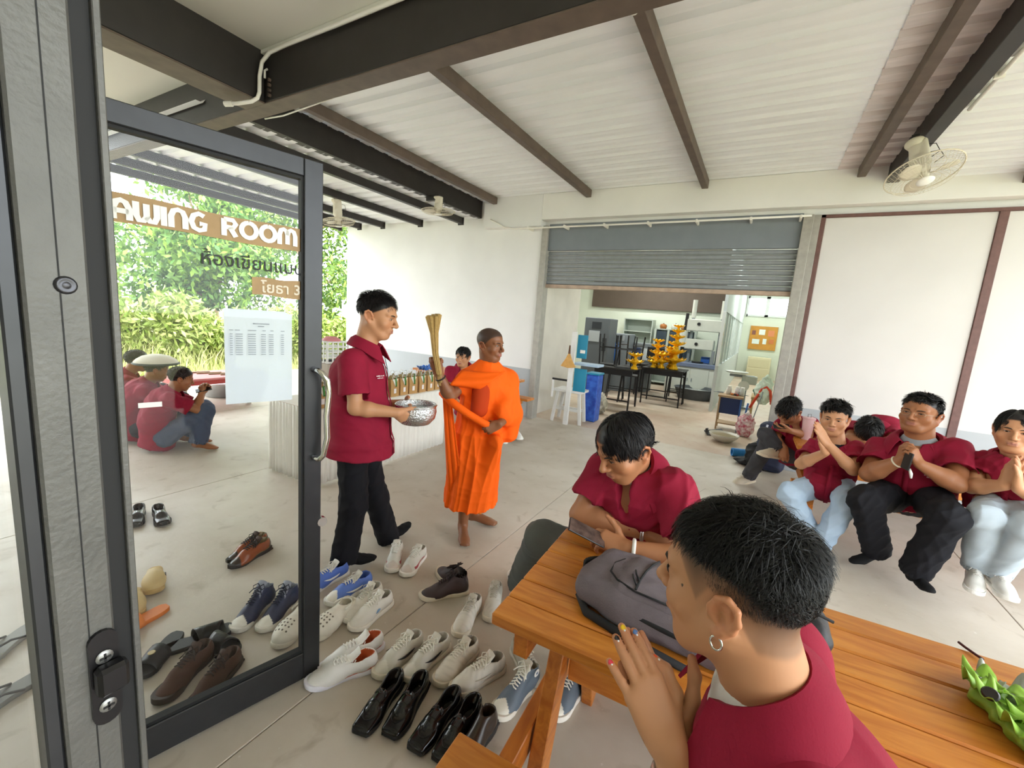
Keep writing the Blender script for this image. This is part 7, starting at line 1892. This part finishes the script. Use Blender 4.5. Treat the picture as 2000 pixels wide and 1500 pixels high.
# corridor partition with windows
pt = struct('wall_partition', MB().box((-.72, 9.6, 0), (-.66, 18.8, .95)).box((-.72, 9.6, 2.05), (-.66, 18.8, 3.6)), mat('pale_grey_board', '#c5ccce', .6), 'pale grey corridor partition with glass windows', 'wall')
for y in np.arange(9.6, 18.9, .92): MB().box((-.72, y-.03, .95), (-.66, y+.03, 2.05), .002).build('mullion', mat('white_alu', '#dfe3e3', .4), pt)
for y in np.arange(9.6, 17.9, .92): MB().box((-.693, y+.03, .95), (-.687, y+.89, 2.05)).build('pane', mat('milky_glass', '#aebfc0', .12), pt)
# corridor end: window, notice board, desk
wn = struct('window_2', MB().box((-.6, 18.74, 2.35), (1.0, 18.79, 2.42)).box((-.6, 18.74, 3.02), (1.0, 18.79, 3.1)).box((-.62, 18.74, 2.35), (-.55, 18.79, 3.1)).box((.0, 18.74, 2.35), (.12, 18.79, 3.1)).box((.95, 18.74, 2.35), (1.02, 18.79, 3.1)), mat('white_alu', '#dfe3e3', .4), 'high bright window at the corridor end', 'window')
for x0, x1 in ((-.55, 0), (.12, .95)): MB().box((x0, 18.77, 2.42), (x1, 18.775, 3.02)).build('pane', mat('daylight_pane', '#ffffff', .3, emit=('#f4f8ff', 3.0)), wn)
nb = thing('notice_board', 'orange notice board with papers on the corridor end wall', 'board', (.05, 18.78, 1.2))
MB().box((-.38, 18.72, 1.12), (.52, 18.78, 2.0), .004).build('board_panel', mat('cork_orange', '#c98f3e', .8, var=.08), nb)
for (x, z, w, h, c) in ((-.25, 1.75, .12, .16, '#8a5a50'), (.02, 1.78, .2, .2, '#e6ece8'), (.32, 1.75, .2, .22, '#d98a60'), (-.15, 1.42, .24, .18, '#dfe8e6'), (.14, 1.44, .12, .2, '#dfe8e6'), (.36, 1.45, .16, .16, '#cc7a4a')):
    MB().box((x-w/2, 18.712, z-h/2), (x+w/2, 18.72, z+h/2)).build('paper', mat('paper_'+c, c, .8), nb)
dk = thing('cabinet', 'cream low cabinet below the notice board', 'cabinet', (.1, 18.4, 0))
MB().box((-.3, 18.15, 0), (.45, 18.6, .85), .01).build('body', mat('cream_metal', '#d8cfae', .5), dk)
MB().box((-.26, 18.14, .48), (.41, 18.15, .78), .003).build('drawer', mat('cream_metal2', '#cfc5a2', .5), dk); MB().box((-.26, 18.14, .12), (.41, 18.15, .44), .003).build('drawer', MATS['cream_metal2'], dk)
# ---- black tables, upturned stools
M_BLK = mat('black_metal', '#161518', .45); M_BLKT = mat('black_worktop', '#2a2826', .4, var=.15, vscale=6)
def btable(label, x0, x1, y0, y1, z):
    t = thing('black_table', label, 'table', ((x0+x1)/2, (y0+y1)/2, 0), 'black workshop tables')
    MB().box((x0, y0, z-.03), (x1, y1, z), .004).build('table_top', M_BLKT, t)
    for x in (x0+.04, x1-.04):
        for y in (y0+.04, y1-.04): MB().box((x-.014, y-.014, 0), (x+.014, y+.014, z-.03)).build('leg', M_BLK, t)
    for y in (y0+.04, y1-.04): MB().box((x0+.04, y-.01, z-.14), (x1-.04, y+.01, z-.03)).build('apron', M_BLK, t)
    MB().box((x0+.04, y0+.03, .16), (x1-.04, y0+.05, .185)).build('foot_rail', M_BLK, t)
    return t
btable('black table with upturned stools in the middle of the workshop', -2.78, -1.98, 8.1, 8.75, .80)
btable('black table carrying the gold pedestal trays', -2.1, -1.25, 9.3, 9.95, .78)
btable('black table deeper inside behind the gold trays', -2.5, -1.7, 10.3, 10.9, .76)
def stool(label, x, y, z, flip, rz, h=.62):
    t = thing('black_stool', label, 'stool', (x, y, z), 'black metal stools', rz)
    s = -1 if flip else 1; zt = h if not flip else 0
    b = .17
    zz = lambda k: (h-k) if flip else k
    MB().box((-b, -b, min(zz(h), zz(h-.03))), (b, b, max(zz(h), zz(h-.03))), .004).build('seat', M_BLKT, t, world=False)
    for sx in (-1, 1):
        for sy in (-1, 1): MB().bar((sx*(b-.02), sy*(b-.02), zz(h-.03)), (sx*(b+.01), sy*(b+.01), zz(0)), .022, .022, (0, 1, 0)).build('leg', M_BLK, t, world=False)
    for sx in (-1, 1):
        MB().bar((sx*b, -b, zz(.18)), (sx*b, b, zz(.18)), .016, .016).build('rail', M_BLK, t, world=False); MB().bar((-b, sx*b, zz(.26)), (b, sx*b, zz(.26)), .016, .016).build('rail', M_BLK, t, world=False)
    return t
for i, (x, y, rz, lb) in enumerate(((-2.62, 8.55, .1, 'black stool turned upside down at the left end of the black table'), (-2.25, 8.35, .35, 'black stool turned upside down on the right half of the black table'), (-2.20, 8.62, -.2, 'black stool turned upside down at the rear of the black table'))):
    stool(lb, x, y, .80, True, rz, .62)
for i, (x, y, lb) in enumerate(((-2.6, 9.2, 'black stool standing behind the first black table'), (-1.5, 10.2, 'black stool standing behind the gold trays'), (-2.3, 9.1, 'black stool standing between the black tables'))): stool(lb, x, y, 0, False, .2, .6)
# ---- gold pedestal trays (lotus trays)
M_GOLD = mat('gold_plate', '#f0b916', .28, metal=.45, var=.1, vscale=20)
def pedestal(label, x, y, z, s=1.0, tiers=1):
    t = thing('pedestal_tray', label, 'tray', (x, y, z), 'gold pedestal trays')
    z0 = 0.0
    for k in range(tiers):
        q = s*(1-.10*k) if tiers > 1 else s
        MB().lathe([(.0001, 0), (.065*q, 0), (.068*q, .01*q), (.045*q, .05*q), (.03*q, .075*q), (.045*q, .10*q), (.12*q, .125*q), (.15*q, .15*q), (.146*q, .153*q), (.11*q, .135*q), (.0001, .13*q)], (0, 0, z0), 24).build('tray_foot_and_dish', M_GOLD, t, world=False, smooth=True)
        for j in range(12):
            a = 2*PI*j/12
            MB().add([(.148*q*math.cos(a+b), .148*q*math.sin(a+b), z0+.148*q) for b in (-.2, .2)]+[(.166*q*math.cos(a), .166*q*math.sin(a), z0+.176*q), (.140*q*math.cos(a), .140*q*math.sin(a), z0+.150*q)], [(0, 1, 2), (1, 3, 2), (3, 0, 2)]).build('petal', M_GOLD, t, world=False)
        z0 += .135*q
    return t
pedestal('gold double pedestal tray alone on the nearer black table', -2.02, 8.28, .80, 1.1, 2)
pedestal('tall gold stack of six pedestal trays', -1.50, 9.5, .78, 1.5, 6)
pedestal('gold stack of four pedestal trays left of the tall stack', -1.92, 9.75, .78, 1.25, 4)
pedestal('low gold stack of two pedestal trays in front of the tall stack', -1.74, 9.45, .78, 1.15, 2)
pedestal('single gold pedestal tray between the stacks', -1.9, 9.42, .78, .9, 1)
pedestal('gold stack of three pedestal trays at the rear table edge', -1.62, 9.78, .78, 1.2, 3)
# ---- testing machine
mx = thing('testing_machine', 'large pale testing machine with two columns on a cabinet', 'machine', (-1.45, 11.5, 0))
M_MW = mat('machine_white', '#d5d6cc', .45, var=.04); M_MG = mat('machine_grey', '#8d959a', .4, metal=.3); M_MB = mat('machine_blue_grey', '#6f7a94', .5)
MB().box((-2.0, 11.2, .03), (-.82, 11.9, .72), .01).build('cabinet', M_MW, mx); MB().box((-2.05, 11.15, .72), (-.78, 11.95, .82), .008).build('bed', M_MB, mx)
for x0, x1 in ((-1.82, -1.42), (-1.4, -.98)):
    d = MB().box((x0, 11.185, .1), (x1, 11.2, .68), .003).build('door', mat('machine_door', '#cfd2c8', .45), mx)
    MB().box((x1-.05 if x0 < -1.5 else x0+.03, 11.17, .36), (x1-.03 if x0 < -1.5 else x0+.05, 11.186, .44)).build('handle', M_MG, d)
for x in (-1.55, -.88): MB().cyl((x, 11.5, .82), (x, 11.5, 2.36), .038, n=16).build('column', M_MG, mx); MB().cyl((x, 11.5, 1.95), (x, 11.5, 2.40), .055, n=16).build('column_sleeve', M_MW, mx)
MB().cyl((-1.72, 11.38, .82), (-1.68, 11.38, 2.05), .04, n=12).build('screw', M_BLK, mx)
MB().box((-1.66, 11.33, 1.62), (-.82, 11.67, 1.92), .02).build('crosshead', M_MW, mx); MB().box((-1.66, 11.33, 1.16), (-.98, 11.67, 1.42), .02).build('lower_crosshead', M_MW, mx)
MB().cyl((-1.72, 11.4, 1.2), (-1.72, 11.4, 1.62), .10, n=18).build('drive_unit', M_MW, mx)
for z in (1.8, 1.3): MB().cyl((-1.38, 11.325, z), (-1.38, 11.30, z), .04, n=16).build('dial', M_BLK, mx)
MB().cyl((-1.3, 11.4, .82), (-1.3, 11.4, .86), .14, n=20).build('platen', M_BLK, mx)
MB().box((-1.0, 11.3, .82), (-.93, 11.4, 1.16)).build('post', M_MG, mx); MB().box((-1.25, 11.6, .83), (-1.05, 11.8, .98)).build('blue_box', mat('mid_blue', '#2f62b4', .5), mx)
MB().cyl((-.76, 11.2, .2), (-.76, 11.2, 1.1), .03, n=10).build('cable_duct', M_BLK, mx)
mx.location.y += .35
# ---- cabinets along the back
M_CAB = mat('grey_steel_cabinet', '#b4bdb4', .45, metal=.2)
def shelfcab(label, x0, x1, z1, n, glass=False):
    t = thing('steel_cabinet', label, 'cabinet', ((x0+x1)/2, 12.95, 0), 'steel cabinets on the back wall')
    MB().box((x0, 13.06, .05), (x1, 13.085, z1)).build('back', M_CAB, t)
    for x in (x0, x1-.03): MB().box((x, 12.7, .0), (x+.03, 13.06, z1)).build('side', M_CAB, t)
    for z in np.linspace(.08, z1-.03, n): MB().box((x0+.03, 12.7, z), (x1-.03, 13.06, z+.03)).build('shelf', M_CAB, t)
    if glass:
        for x in np.linspace(x0, x1, 4)[:-1]: MB().box((x+.05, 12.685, z1-.75), (x+(x1-x0)/3-.05, 12.69, z1-.06)).build('pane', mat('dark_glass', '#3c4650', .1), t); 
        for x in np.linspace(x0, x1, 4): MB().box((x-.03, 12.68, z1-.8), (x+.03, 12.70, z1)).build('door_stile', M_CAB, t)
    return t
shelfcab('tall grey open steel shelf on the back wall', -3.55, -2.72, 1.85, 6); shelfcab('grey steel cabinet with dark glass doors on the back wall', -2.62, -1.55, 1.62, 4, True)
for x, c, w, h, lb in ((-2.45, '#a5662e', .2, .14, 'round brown basket on the glass cabinet'), (-2.12, '#d8d9cf', .24, .16, 'white lidded pot on the glass cabinet'), (-1.8, '#9a6a3c', .36, .1, 'low brown box on the glass cabinet')):
    t = thing('container', lb, 'container', (x, 12.85, 1.62)); MB().lathe([(.0001, 0), (w*.4, 0), (w*.5, h*.5), (w*.42, h*.85), (w*.1, h), (.0001, h)], (x, 12.85, 1.62), 14).build('container_body', mat('cont_'+c, c, .6), t, smooth=True); MB().ball((x, 12.85, 1.62+h), .02).build('knob', M_BLK, t)
# ---- grey machines on the left
def cabinet_machine(label, x0, x1, y0, y1, z0, z1, c, parts):
    t = thing('machine_cabinet', label, 'machine', ((x0+x1)/2, (y0+y1)/2, z0)); MB().box((x0, y0, z0), (x1, y1, z1), .012).build('body', mat('mc_'+c, c, .5), t)
    for nm, a, b, zz0, zz1, cc in parts: MB().box((a, y0-.012, zz0), (b, y0, zz1), .003).build(nm, mat('mc_'+cc, cc, .5), t)
    return t
cabinet_machine('tall dark grey machine cabinet at the left inside the workshop', -3.6, -3.0, 9.6, 10.2, 0, 1.75, '#5b6064', (('control_panel', -3.48, -3.22, 1.2, 1.45, '#a9aeb0'), ('display', -3.42, -3.2, 1.5, 1.66, '#2a2e33'), ('vent', -3.14, -3.05, 1.0, 1.3, '#2f3235')))
cabinet_machine('grey machine with a bright blue door', -3.35, -2.75, 10.4, 11, 0, 1.42, '#7c8286', (('door', -3.25, -2.98, .75, 1.2, '#2d6fc4'), ('control_panel', -3.1, -2.85, 1.25, 1.38, '#9da4a8')))
cabinet_machine('grey machine box with a small screen', -2.85, -2.3, 10.9, 11.4, 0, 1.22, '#6f7577', (('screen', -2.72, -2.55, .95, 1.1, '#2e3f66'), ('panel', -2.5, -2.36, .8, 1.1, '#c3c7c6')))
mo = thing('monitor', 'black computer monitor behind the upturned stools', 'monitor', (-2.1, 10.6, .76))
MB().box((-2.32, 10.58, .88), (-1.92, 10.62, 1.16), .006).build('screen', M_BLK, mo); MB().box((-2.16, 10.58, .76), (-2.08, 10.62, .88)).build('stand', M_BLK, mo); MB().box((-2.22, 10.52, .76), (-2.02, 10.68, .775), .003).build('foot', M_BLK, mo)
# ---- white step stool stand with teal boards and brush
ex = onz(1103, 832); 
es = thing('stool_stand', 'white wooden stool stand with teal boards inside the shutter', 'stand', (ex[0], ex[1]+.15, 0))
X0, Y0 = ex[0]-.04, ex[1]+.1
M_WW = mat('white_wood', '#dcdcda', .6, var=.06); M_TEAL = mat('teal_board', '#1f86a8', .5); M_BLUEB = mat('royal_blue_board', '#1d43a8', .5)
MB().bar((X0, Y0, 0), (X0-.0, Y0+.05, 1.46), .075, .04, (0, 1, 0), .003).build('post', M_WW, es)
for dx, dy, tx, ty in ((.20, .10, .14, .12), (-.28, .10, -.22, .12), (.16, .42, .12, .36), (-.30, .42, -.22, .36)): MB().bar((X0+dx, Y0+dy, 0), (X0+tx, Y0+ty, .52), .05, .03, (0, 1, 0), .003).build('leg', M_WW, es)
MB().box((X0-.28, Y0+.06, .50), (X0+.19, Y0+.42, .54), .004).build('seat', M_WW, es); MB().box((X0-.27, Y0+.1, .20), (X0+.18, Y0+.13, .25), .003).build('rail', M_WW, es); MB().box((X0-.27, Y0+.38, .16), (X0+.15, Y0+.41, .21), .003).build('rail', M_WW, es)
MB().box((X0-.30, Y0+.02, .68), (X0-.02, Y0+.05, .71), .003).build('arm', M_BLK, es); MB().box((X0-.30, Y0+.02, .40), (X0-.27, Y0+.05, .68), .003).build('arm_post', M_WW, es)
MB().box((X0+.04, Y0+.07, .54), (X0+.24, Y0+.10, .90), .003).build('lower_board', M_TEAL, es); MB().box((X0+.04, Y0+.09, 1.06), (X0+.20, Y0+.12, 1.42), .003).build('upper_board', M_TEAL, es)
MB().box((X0+.10, Y0+.083, 1.14), (X0+.18, Y0+.089, 1.19)).build('label_plate', M_LETTER, es)
MB().box((X0+.0, Y0+.06, .95), (X0+.42, Y0+.34, .985), .004).build('tray', mat('pale_blue_tray', '#a9c0d8', .5), es)
bb = thing('blue_bin', 'royal blue patterned bin behind the white stool stand', 'bin', (X0+.38, Y0+.45, 0)); MB().box((X0+.10, Y0+.50, 0), (X0+.30, Y0+.75, .78), .01).build('bin_body', mat('blue_pattern', '#1d43a8', .5, col2='#3d6fd0', vscale=14), bb); MB().box((X0+.09, Y0+.49, .78), (X0+.31, Y0+.76, .81), .004).build('lid', M_TEAL, bb)
br = thing('hand_broom', 'straw hand broom hanging on the white stand', 'broom', (X0-.03, Y0-.03, .85))
MB().cyl((X0-.03, Y0-.03, 1.25), (X0-.03, Y0-.03, 1.12), .012, .02, n=8).build('handle', mat('dark_handle', '#5a3a24', .6), br)
for i in range(14):
    a = -1+2*i/13; MB().tube([(X0-.03+a*.01, Y0-.03, 1.12), (X0-.03+a*.045, Y0-.035, 1.03), (X0-.03+a*.115, Y0-.03, .90+.02*abs(a))], [.008, .012, .013], 5).build('bristle', mat('straw', '#c99b58', .8, var=.12, vscale=30), br)
# ---- sack, tub, scale, work cart and clutter by the right post
def lumpy(name, label, cat, c, loc, rad, colr, amp, seed, h=.012, col2=None, vscale=20):
    t = thing(name, label, cat, loc); S = SDF(h)
    S.ell(np.array(loc)+V(0, 0, rad[2]*.85), V(*rad), None, .03); S.ell(np.array(loc)+V(rad[0]*.2, 0, rad[2]*1.3), V(rad[0]*.6, rad[1]*.6, rad[2]*.6), None, .04)
    v, q = S.mesh(); v = fold_disp(v, q, amp, 18, seed); v[:, 2] = np.maximum(v[:, 2], loc[2]+.003)
    rawmesh('body', v, q, mat(c, colr, .75, col2=col2, vscale=vscale, var=.1), t)
    MB().tube([np.array(loc)+V(0, -.02, rad[2]*1.75), np.array(loc)+V(.02, 0, rad[2]*2.05)], [.04, .015], 8).build('tie', mat(c+'_tie', colr, .7), t, smooth=True)
    return t
lumpy('sack', 'stuffed white printed sack beside the black table', 'sack', 'sack_print', onz(1165, 806), (.19, .16, .20), '#d2cdbd', .03, 301, col2='#6f6a58', vscale=12)
lumpy('plastic_bag', 'pale green plastic bag stuffed and hanging by the right post', 'bag', 'pale_green_plastic', onz(1488, 790, .52), (.13, .11, .24), '#cfdccb', .03, 302)
lumpy('floral_sack', 'red and white floral sack on the floor by the work cart', 'sack', 'floral', onz(1452, 852), (.14, .12, .20), '#e6dada', .02, 303, col2='#b02a4a', vscale=22)
lumpy('black_bag', 'black plastic bag piled beside the bench end', 'bag', 'black_plastic', onz(1490, 905)+V(-.03, -.28, 0), (.20, .14, .19), '#17171a', .03, 304)
lumpy('black_bag', 'flat black bag on the floor below the blue roll', 'bag', 'black_plastic', onz(1465, 908), (.20, .13, .05), '#17171a', .02, 305)
tb = onz(1354, 778); tu = thing('tub', 'large grey rubber tub on the workshop floor', 'tub', tb)
MB().lathe([(.0001, .0), (.36, .0), (.46, .25), (.48, .26), (.45, .26), (.35, .04), (.0001, .03)], tb, 36).build('tub_wall', mat('grey_rubber', '#55595c', .7, var=.15), tu, autos=40); MB().lathe([(.0001, .19), (.42, .19)], tb, 30).build('grey_water', mat('grey_water', '#9ba09d', .15), tu)
wc = onz(1418, 838); ct = thing('work_cart', 'blue and wood work cart loaded with tools near the right post', 'cart', wc)
for dx in (-.16, .16):
    for dy in (-.12, .16): MB().box((wc[0]+dx-.012, wc[1]+dy-.012, 0), (wc[0]+dx+.012, wc[1]+dy+.012, .56)).build('leg', mat('cart_wood', '#a88a68', .7) if dx < 0 else mat('cart_blue', '#2f5fa0', .5), ct)
MB().box((wc[0]-.19, wc[1]-.15, .56), (wc[0]+.19, wc[1]+.19, .59), .003).build('top', MATS['cart_wood'], ct); MB().box((wc[0]-.16, wc[1]-.10, .28), (wc[0]+.16, wc[1]-.08, .55), .003).build('side_panel', mat('navy_panel', '#1c2f5c', .5), ct); MB().box((wc[0]-.17, wc[1]-.13, .1), (wc[0]+.17, wc[1]+.17, .12)).build('shelf', MATS['cart_wood'], ct)
rr = np.random.default_rng(9)
for i, (nm, c) in enumerate((('pliers', '#b3301f'), ('pliers', '#c4481f'), ('clamp', '#7d2018'), ('screwdriver', '#d07a2a'), ('wrench', '#8f9396'), ('screwdriver', '#2a2a2c'))):
    p = wc+V(rr.uniform(-.13, .13), rr.uniform(-.1, .12), .592); a = rr.uniform(0, PI); d = V(math.cos(a), math.sin(a), 0)
    t = thing('hand_tool', ['red pliers on the near edge of the work cart', 'orange pliers in the middle of the work cart', 'dark red clamp on the work cart', 'orange screwdriver on the work cart', 'steel wrench on the work cart', 'black screwdriver on the work cart'][i], 'tool', p, 'tools on the work cart')
    MB().tube([p+V(0, 0, .018*1), p+d*.09+V(0, 0, .018)], .014, 6).build('grip', mat('tool_'+c, c, .5), t, smooth=True); MB().tube([p+d*.09+V(0, 0, .018), p+d*.16+V(0, 0, .012)], [.008, .004], 6).build('jaw', M_MG, t, smooth=True)
for i, (dx, dy, c, lb) in enumerate(((-.05, .1, '#e0dfdb', 'white plastic jar at the back of the work cart'), (.08, .12, '#e4e2e4', 'clear plastic cup on the work cart'), (.15, .08, '#d6dcd8', 'pale bottle on the work cart'))):
    p = wc+V(dx, dy, .59); t = thing('jar', lb, 'jar', p); MB().lathe([(.0001, 0), (.04, 0), (.042, .1), (.03, .12), (.03, .135), (.0001, .135)], p, 14).build('jar_body', mat('jar_'+c, c, .35), t, smooth=True); MB().lathe([(.033, .12), (.033, .145), (.0001, .145)], p, 14).build('cap', M_LETTER, t)
fr = onz(1462, 850); ft = thing('tool_frame', 'leaning blue and orange hacksaw style frame beside the cart', 'frame', fr)
MB().tube([fr+V(-.12, 0, 0), fr+V(-.08, 0, .52)], .014, 8).build('blue_leg', MATS['cart_blue'], ft, smooth=True)
MB().tube([fr+V(-.05, .0, .45), fr+V(.08, .02, .78), fr+V(.14, .02, .82), fr+V(.20, .02, .76), fr+V(.24, .02, .55)], .02, 8).build('orange_bow', mat('orange_red', '#cf4524', .5), ft, smooth=True)
MB().tube([fr+V(-.02, 0, .02), fr+V(.10, .0, .74)], .009, 6).build('rod', M_MG, ft, smooth=True)
wb = onz(1485, 830); wt_ = thing('work_bench', 'cluttered wooden workbench by the right post', 'bench', wb)
MB().box((wb[0]-.22, wb[1]-.2, .48), (wb[0]+.20, wb[1]+.4, .52), .004).build('top', mat('bench_wood', '#b09468', .7, var=.1), wt_)
for dx in (-.19, .17):
    for dy in (-.17, .37): MB().box((wb[0]+dx-.02, wb[1]+dy-.02, 0), (wb[0]+dx+.02, wb[1]+dy+.02, .48)).build('leg', MATS['bench_wood'], wt_)
gb = thing('rag_bundle', 'dark green rag bundle on the workbench', 'cloth', wb+V(-.1, .1, .52)); S = SDF(.01); S.ell(wb+V(-.1, .1, .60), V(.12, .1, .09)); v, q = S.mesh(); v = fold_disp(v, q, .03, 20, 31); v[:, 2] = np.maximum(v[:, 2], .522); rawmesh('cloth', v, q, mat('dark_green', '#1f5a44', .8), gb)
sc = onz(1440, 795); st_ = thing('platform_scale', 'white pan scale with round dial behind the work cart', 'scale', V(sc[0], sc[1], 0)); 
zt = ony(1400, 722, sc[1])[2]
MB().lathe([(.0001, 0), (.20, .0), (.24, .03), (.235, .034), (.19, .008), (.0001, .008)], (sc[0]-.12, sc[1], zt-.02), 26).build('pan', mat('enamel_white', '#dcdcd6', .35), st_, smooth=True)
MB().box((sc[0]-.25, sc[1]-.05, zt-.10), (sc[0]+.25, sc[1]+.05, zt-.05), .006).build('beam', M_MG, st_); MB().box((sc[0]+.0, sc[1]-.1, zt-.24), (sc[0]+.3, sc[1]+.1, zt-.06), .01).build('head', mat('scale_grey', '#b9bdb4', .45), st_)
MB().cyl((sc[0]+.06, sc[1]-.14, zt-.28), (sc[0]+.06, sc[1]-.10, zt-.28), .11, n=24).build('dial', mat('enamel_white', '#dcdcd6', .35), st_); MB().cyl((sc[0]+.1, sc[1], 0), (sc[0]+.1, sc[1], zt-.24), .03, n=10).build('stand', M_MG, st_); MB().cyl((sc[0]+.1, sc[1], 0), (sc[0]+.1, sc[1], .04), .2, n=20).build('foot', M_MG, st_)
bo = onz(1412, 862); bt = thing('bowl', 'pale enamel bowl filled with sand on the floor', 'bowl', bo)
MB().lathe([(.0001, 0), (.10, 0), (.19, .08), (.21, .12), (.20, .12), (.17, .07), (.0001, .03)], bo, 28).build('bowl_wall', mat('enamel_cream', '#c9c2b4', .4), bt, smooth=True)
MB().lathe([(.0001, .13), (.09, .115), (.185, .09)], bo, 24).build('sand', mat('sand', '#94866a', .95, bump=.4, bscale=60), bt, smooth=True)
bd = onz(1395, 850); t = thing('tray_box', 'dark speckled tray leaning on the floor behind the bowl', 'tray', bd); MB().bar(bd+V(-.13, .05, .0), bd+V(.12, .12, .06), .30, .03, (0, 0, 1), .004).build('tray_base', mat('dark_speckle', '#3d3f44', .7, var=.5, vscale=30), t); MB().bar(bd+V(-.13, .05, .02), bd+V(-.12, .06, .08), .30, .02, (1, 0, 0)).build('tray_lip', mat('dark_speckle'  , '#3d3f44'), t)
pr = onz(1428, 890); t = thing('blue_roll', 'rolled blue foam mat lying beside the black bag', 'roll', pr+V(.1, .05, 0))
d = nrm(V(1, .35, 0)); pr0 = pr+V(0, .0, .055)
MB().rings([[pr0+d*L_+r_*(math.cos(q)*V(-d[1], d[0], 0)+math.sin(q)*V(0, 0, 1)) for q in np.linspace(0, 2*PI, 25)[:-1]] for L_, r_ in ((.0, .036), (0, .055), (.42, .055), (.42, .036), (.0, .036))], False, False).build('roll_sheet', mat('blue_foam', '#2a7fc4', .6), t, autos=40)
MB().tube([pr0+d*.2+.057*(math.cos(q)*V(-d[1], d[0], 0)+math.sin(q)*V(0, 0, 1)) for q in np.linspace(0, 2*PI, 19)[:-1]], .004, 5, closed=True).build('elastic', M_BLK, t)
kb = onz(1512, 850, .2); t = thing('navy_backpack', 'navy backpack leaning against the wall by the bench end', 'backpack', V(.29, 5.95, 0)); S = SDF(.012); S.box(V(.30, 5.93, .30), (.16, .09, .30), None, .08, .02); S.box(V(.30, 5.84, .22), (.13, .05, .16), None, .05, .03); v, q = S.mesh(); v = fold_disp(v, q, .015, 14, 61); v[:, 2] = np.maximum(v[:, 2], .003); rawmesh('main_bag', v, q, mat('navy_nylon', '#1c2440', .6), t); MB().tube([V(.22, 5.87, .57), V(.20, 5.81, .45), V(.20, 5.80, .2)], .012, 6).build('strap', mat('pale_strap', '#c9ccd6', .7), t, smooth=True)
# ---- yard furniture
rt = onz(405, 735, .42); t = thing('low_table', 'low pink topped table with sticks beyond the squatting students', 'table', V(rt[0], rt[1], 0))
MB().box((rt[0]-.35, rt[1]-.5, .42), (rt[0]+.35, rt[1]+.5, .45), .006).build('table_top', mat('pink_top', '#d98a8c', .5), t); MB().box((rt[0]-.34, rt[1]-.49, .36), (rt[0]+.34, rt[1]+.49, .42), .004).build('apron', mat('red_apron', '#c24a48', .5), t)
for dx in (-.28, .28):
    for dy in (-.42, .42): MB().box((rt[0]+dx-.03, rt[1]+dy-.03, 0), (rt[0]+dx+.03, rt[1]+dy+.03, .36)).build('leg', mat('pale_leg', '#d6d2cc', .6), t)
for i in range(4): 
    p = rt+V(-.2+.12*i, -.2+.1*i, .04); MB().bar(p, p+V(.05, .3, .0), .03, .02).build('stick', mat('old_wood', '#8d7c60', .8), t)
bs = onz(438, 772); t = thing('basin', 'wide grey metal basin on the floor beyond the squatting students', 'basin', bs); MB().lathe([(.0001, .01), (.26, .01), (.33, .22), (.35, .23), (.32, .23), (.25, .04), (.0001, .03)], bs, 30).build('basin_wall', mat('zinc', '#b9bcbd', .35, metal=.6), t, smooth=True); MB().lathe([(.35, .222), (.356, .232), (.35, .242), (.344, .232)], bs, 30).build('rim', mat('zinc_rim', '#d6d8d8', .3, metal=.6), t, smooth=True)
cb = V(-10.4, 1.62, -.12); t = thing('concrete_bench', 'grey concrete table and bench in the yard at the far left', 'bench', cb); M_CB = mat('old_concrete', '#a9a59a', .9, var=.12)
MB().box((cb[0]-.3, cb[1]-.7, .52), (cb[0]+.3, cb[1]+.7, .62), .01).build('slab', M_CB, t)
for dy in (-.45, .45): MB().box((cb[0]-.15, cb[1]+dy-.12, -.12), (cb[0]+.15, cb[1]+dy+.12, .52), .01).build('pedestal', M_CB, t)
rc = V(-11.2, 1.55, -.12); t = thing('stand_in_chair', 'red plastic chair made up for a blurred red shape behind the concrete bench', 'chair', rc); M_RED = mat('red_plastic', '#c4262e', .4)  # chair added to stand in for an unclear red shape in the yard
MB().box((rc[0]-.25, rc[1]-.28, .62), (rc[0]+.25, rc[1]+.28, .67), .015).build('seat', M_RED, t); MB().grid([[V(rc[0]-.24-.08*w-.03*math.cos(a*3), rc[1]+a*.28, .66+.62*w*(1-.12*a*a)) for a in np.linspace(-1, 1, 9)] for w in np.linspace(0, 1, 7)], .02).build('backrest', M_RED, t, smooth=True)
for dx in (-.22, .22):
    for dy in (-.24, .24): MB().bar((rc[0]+dx, rc[1]+dy, -.12), (rc[0]+dx*.9, rc[1]+dy*.9, .62), .05, .04, (0, 1, 0)).build('leg', M_RED, t)
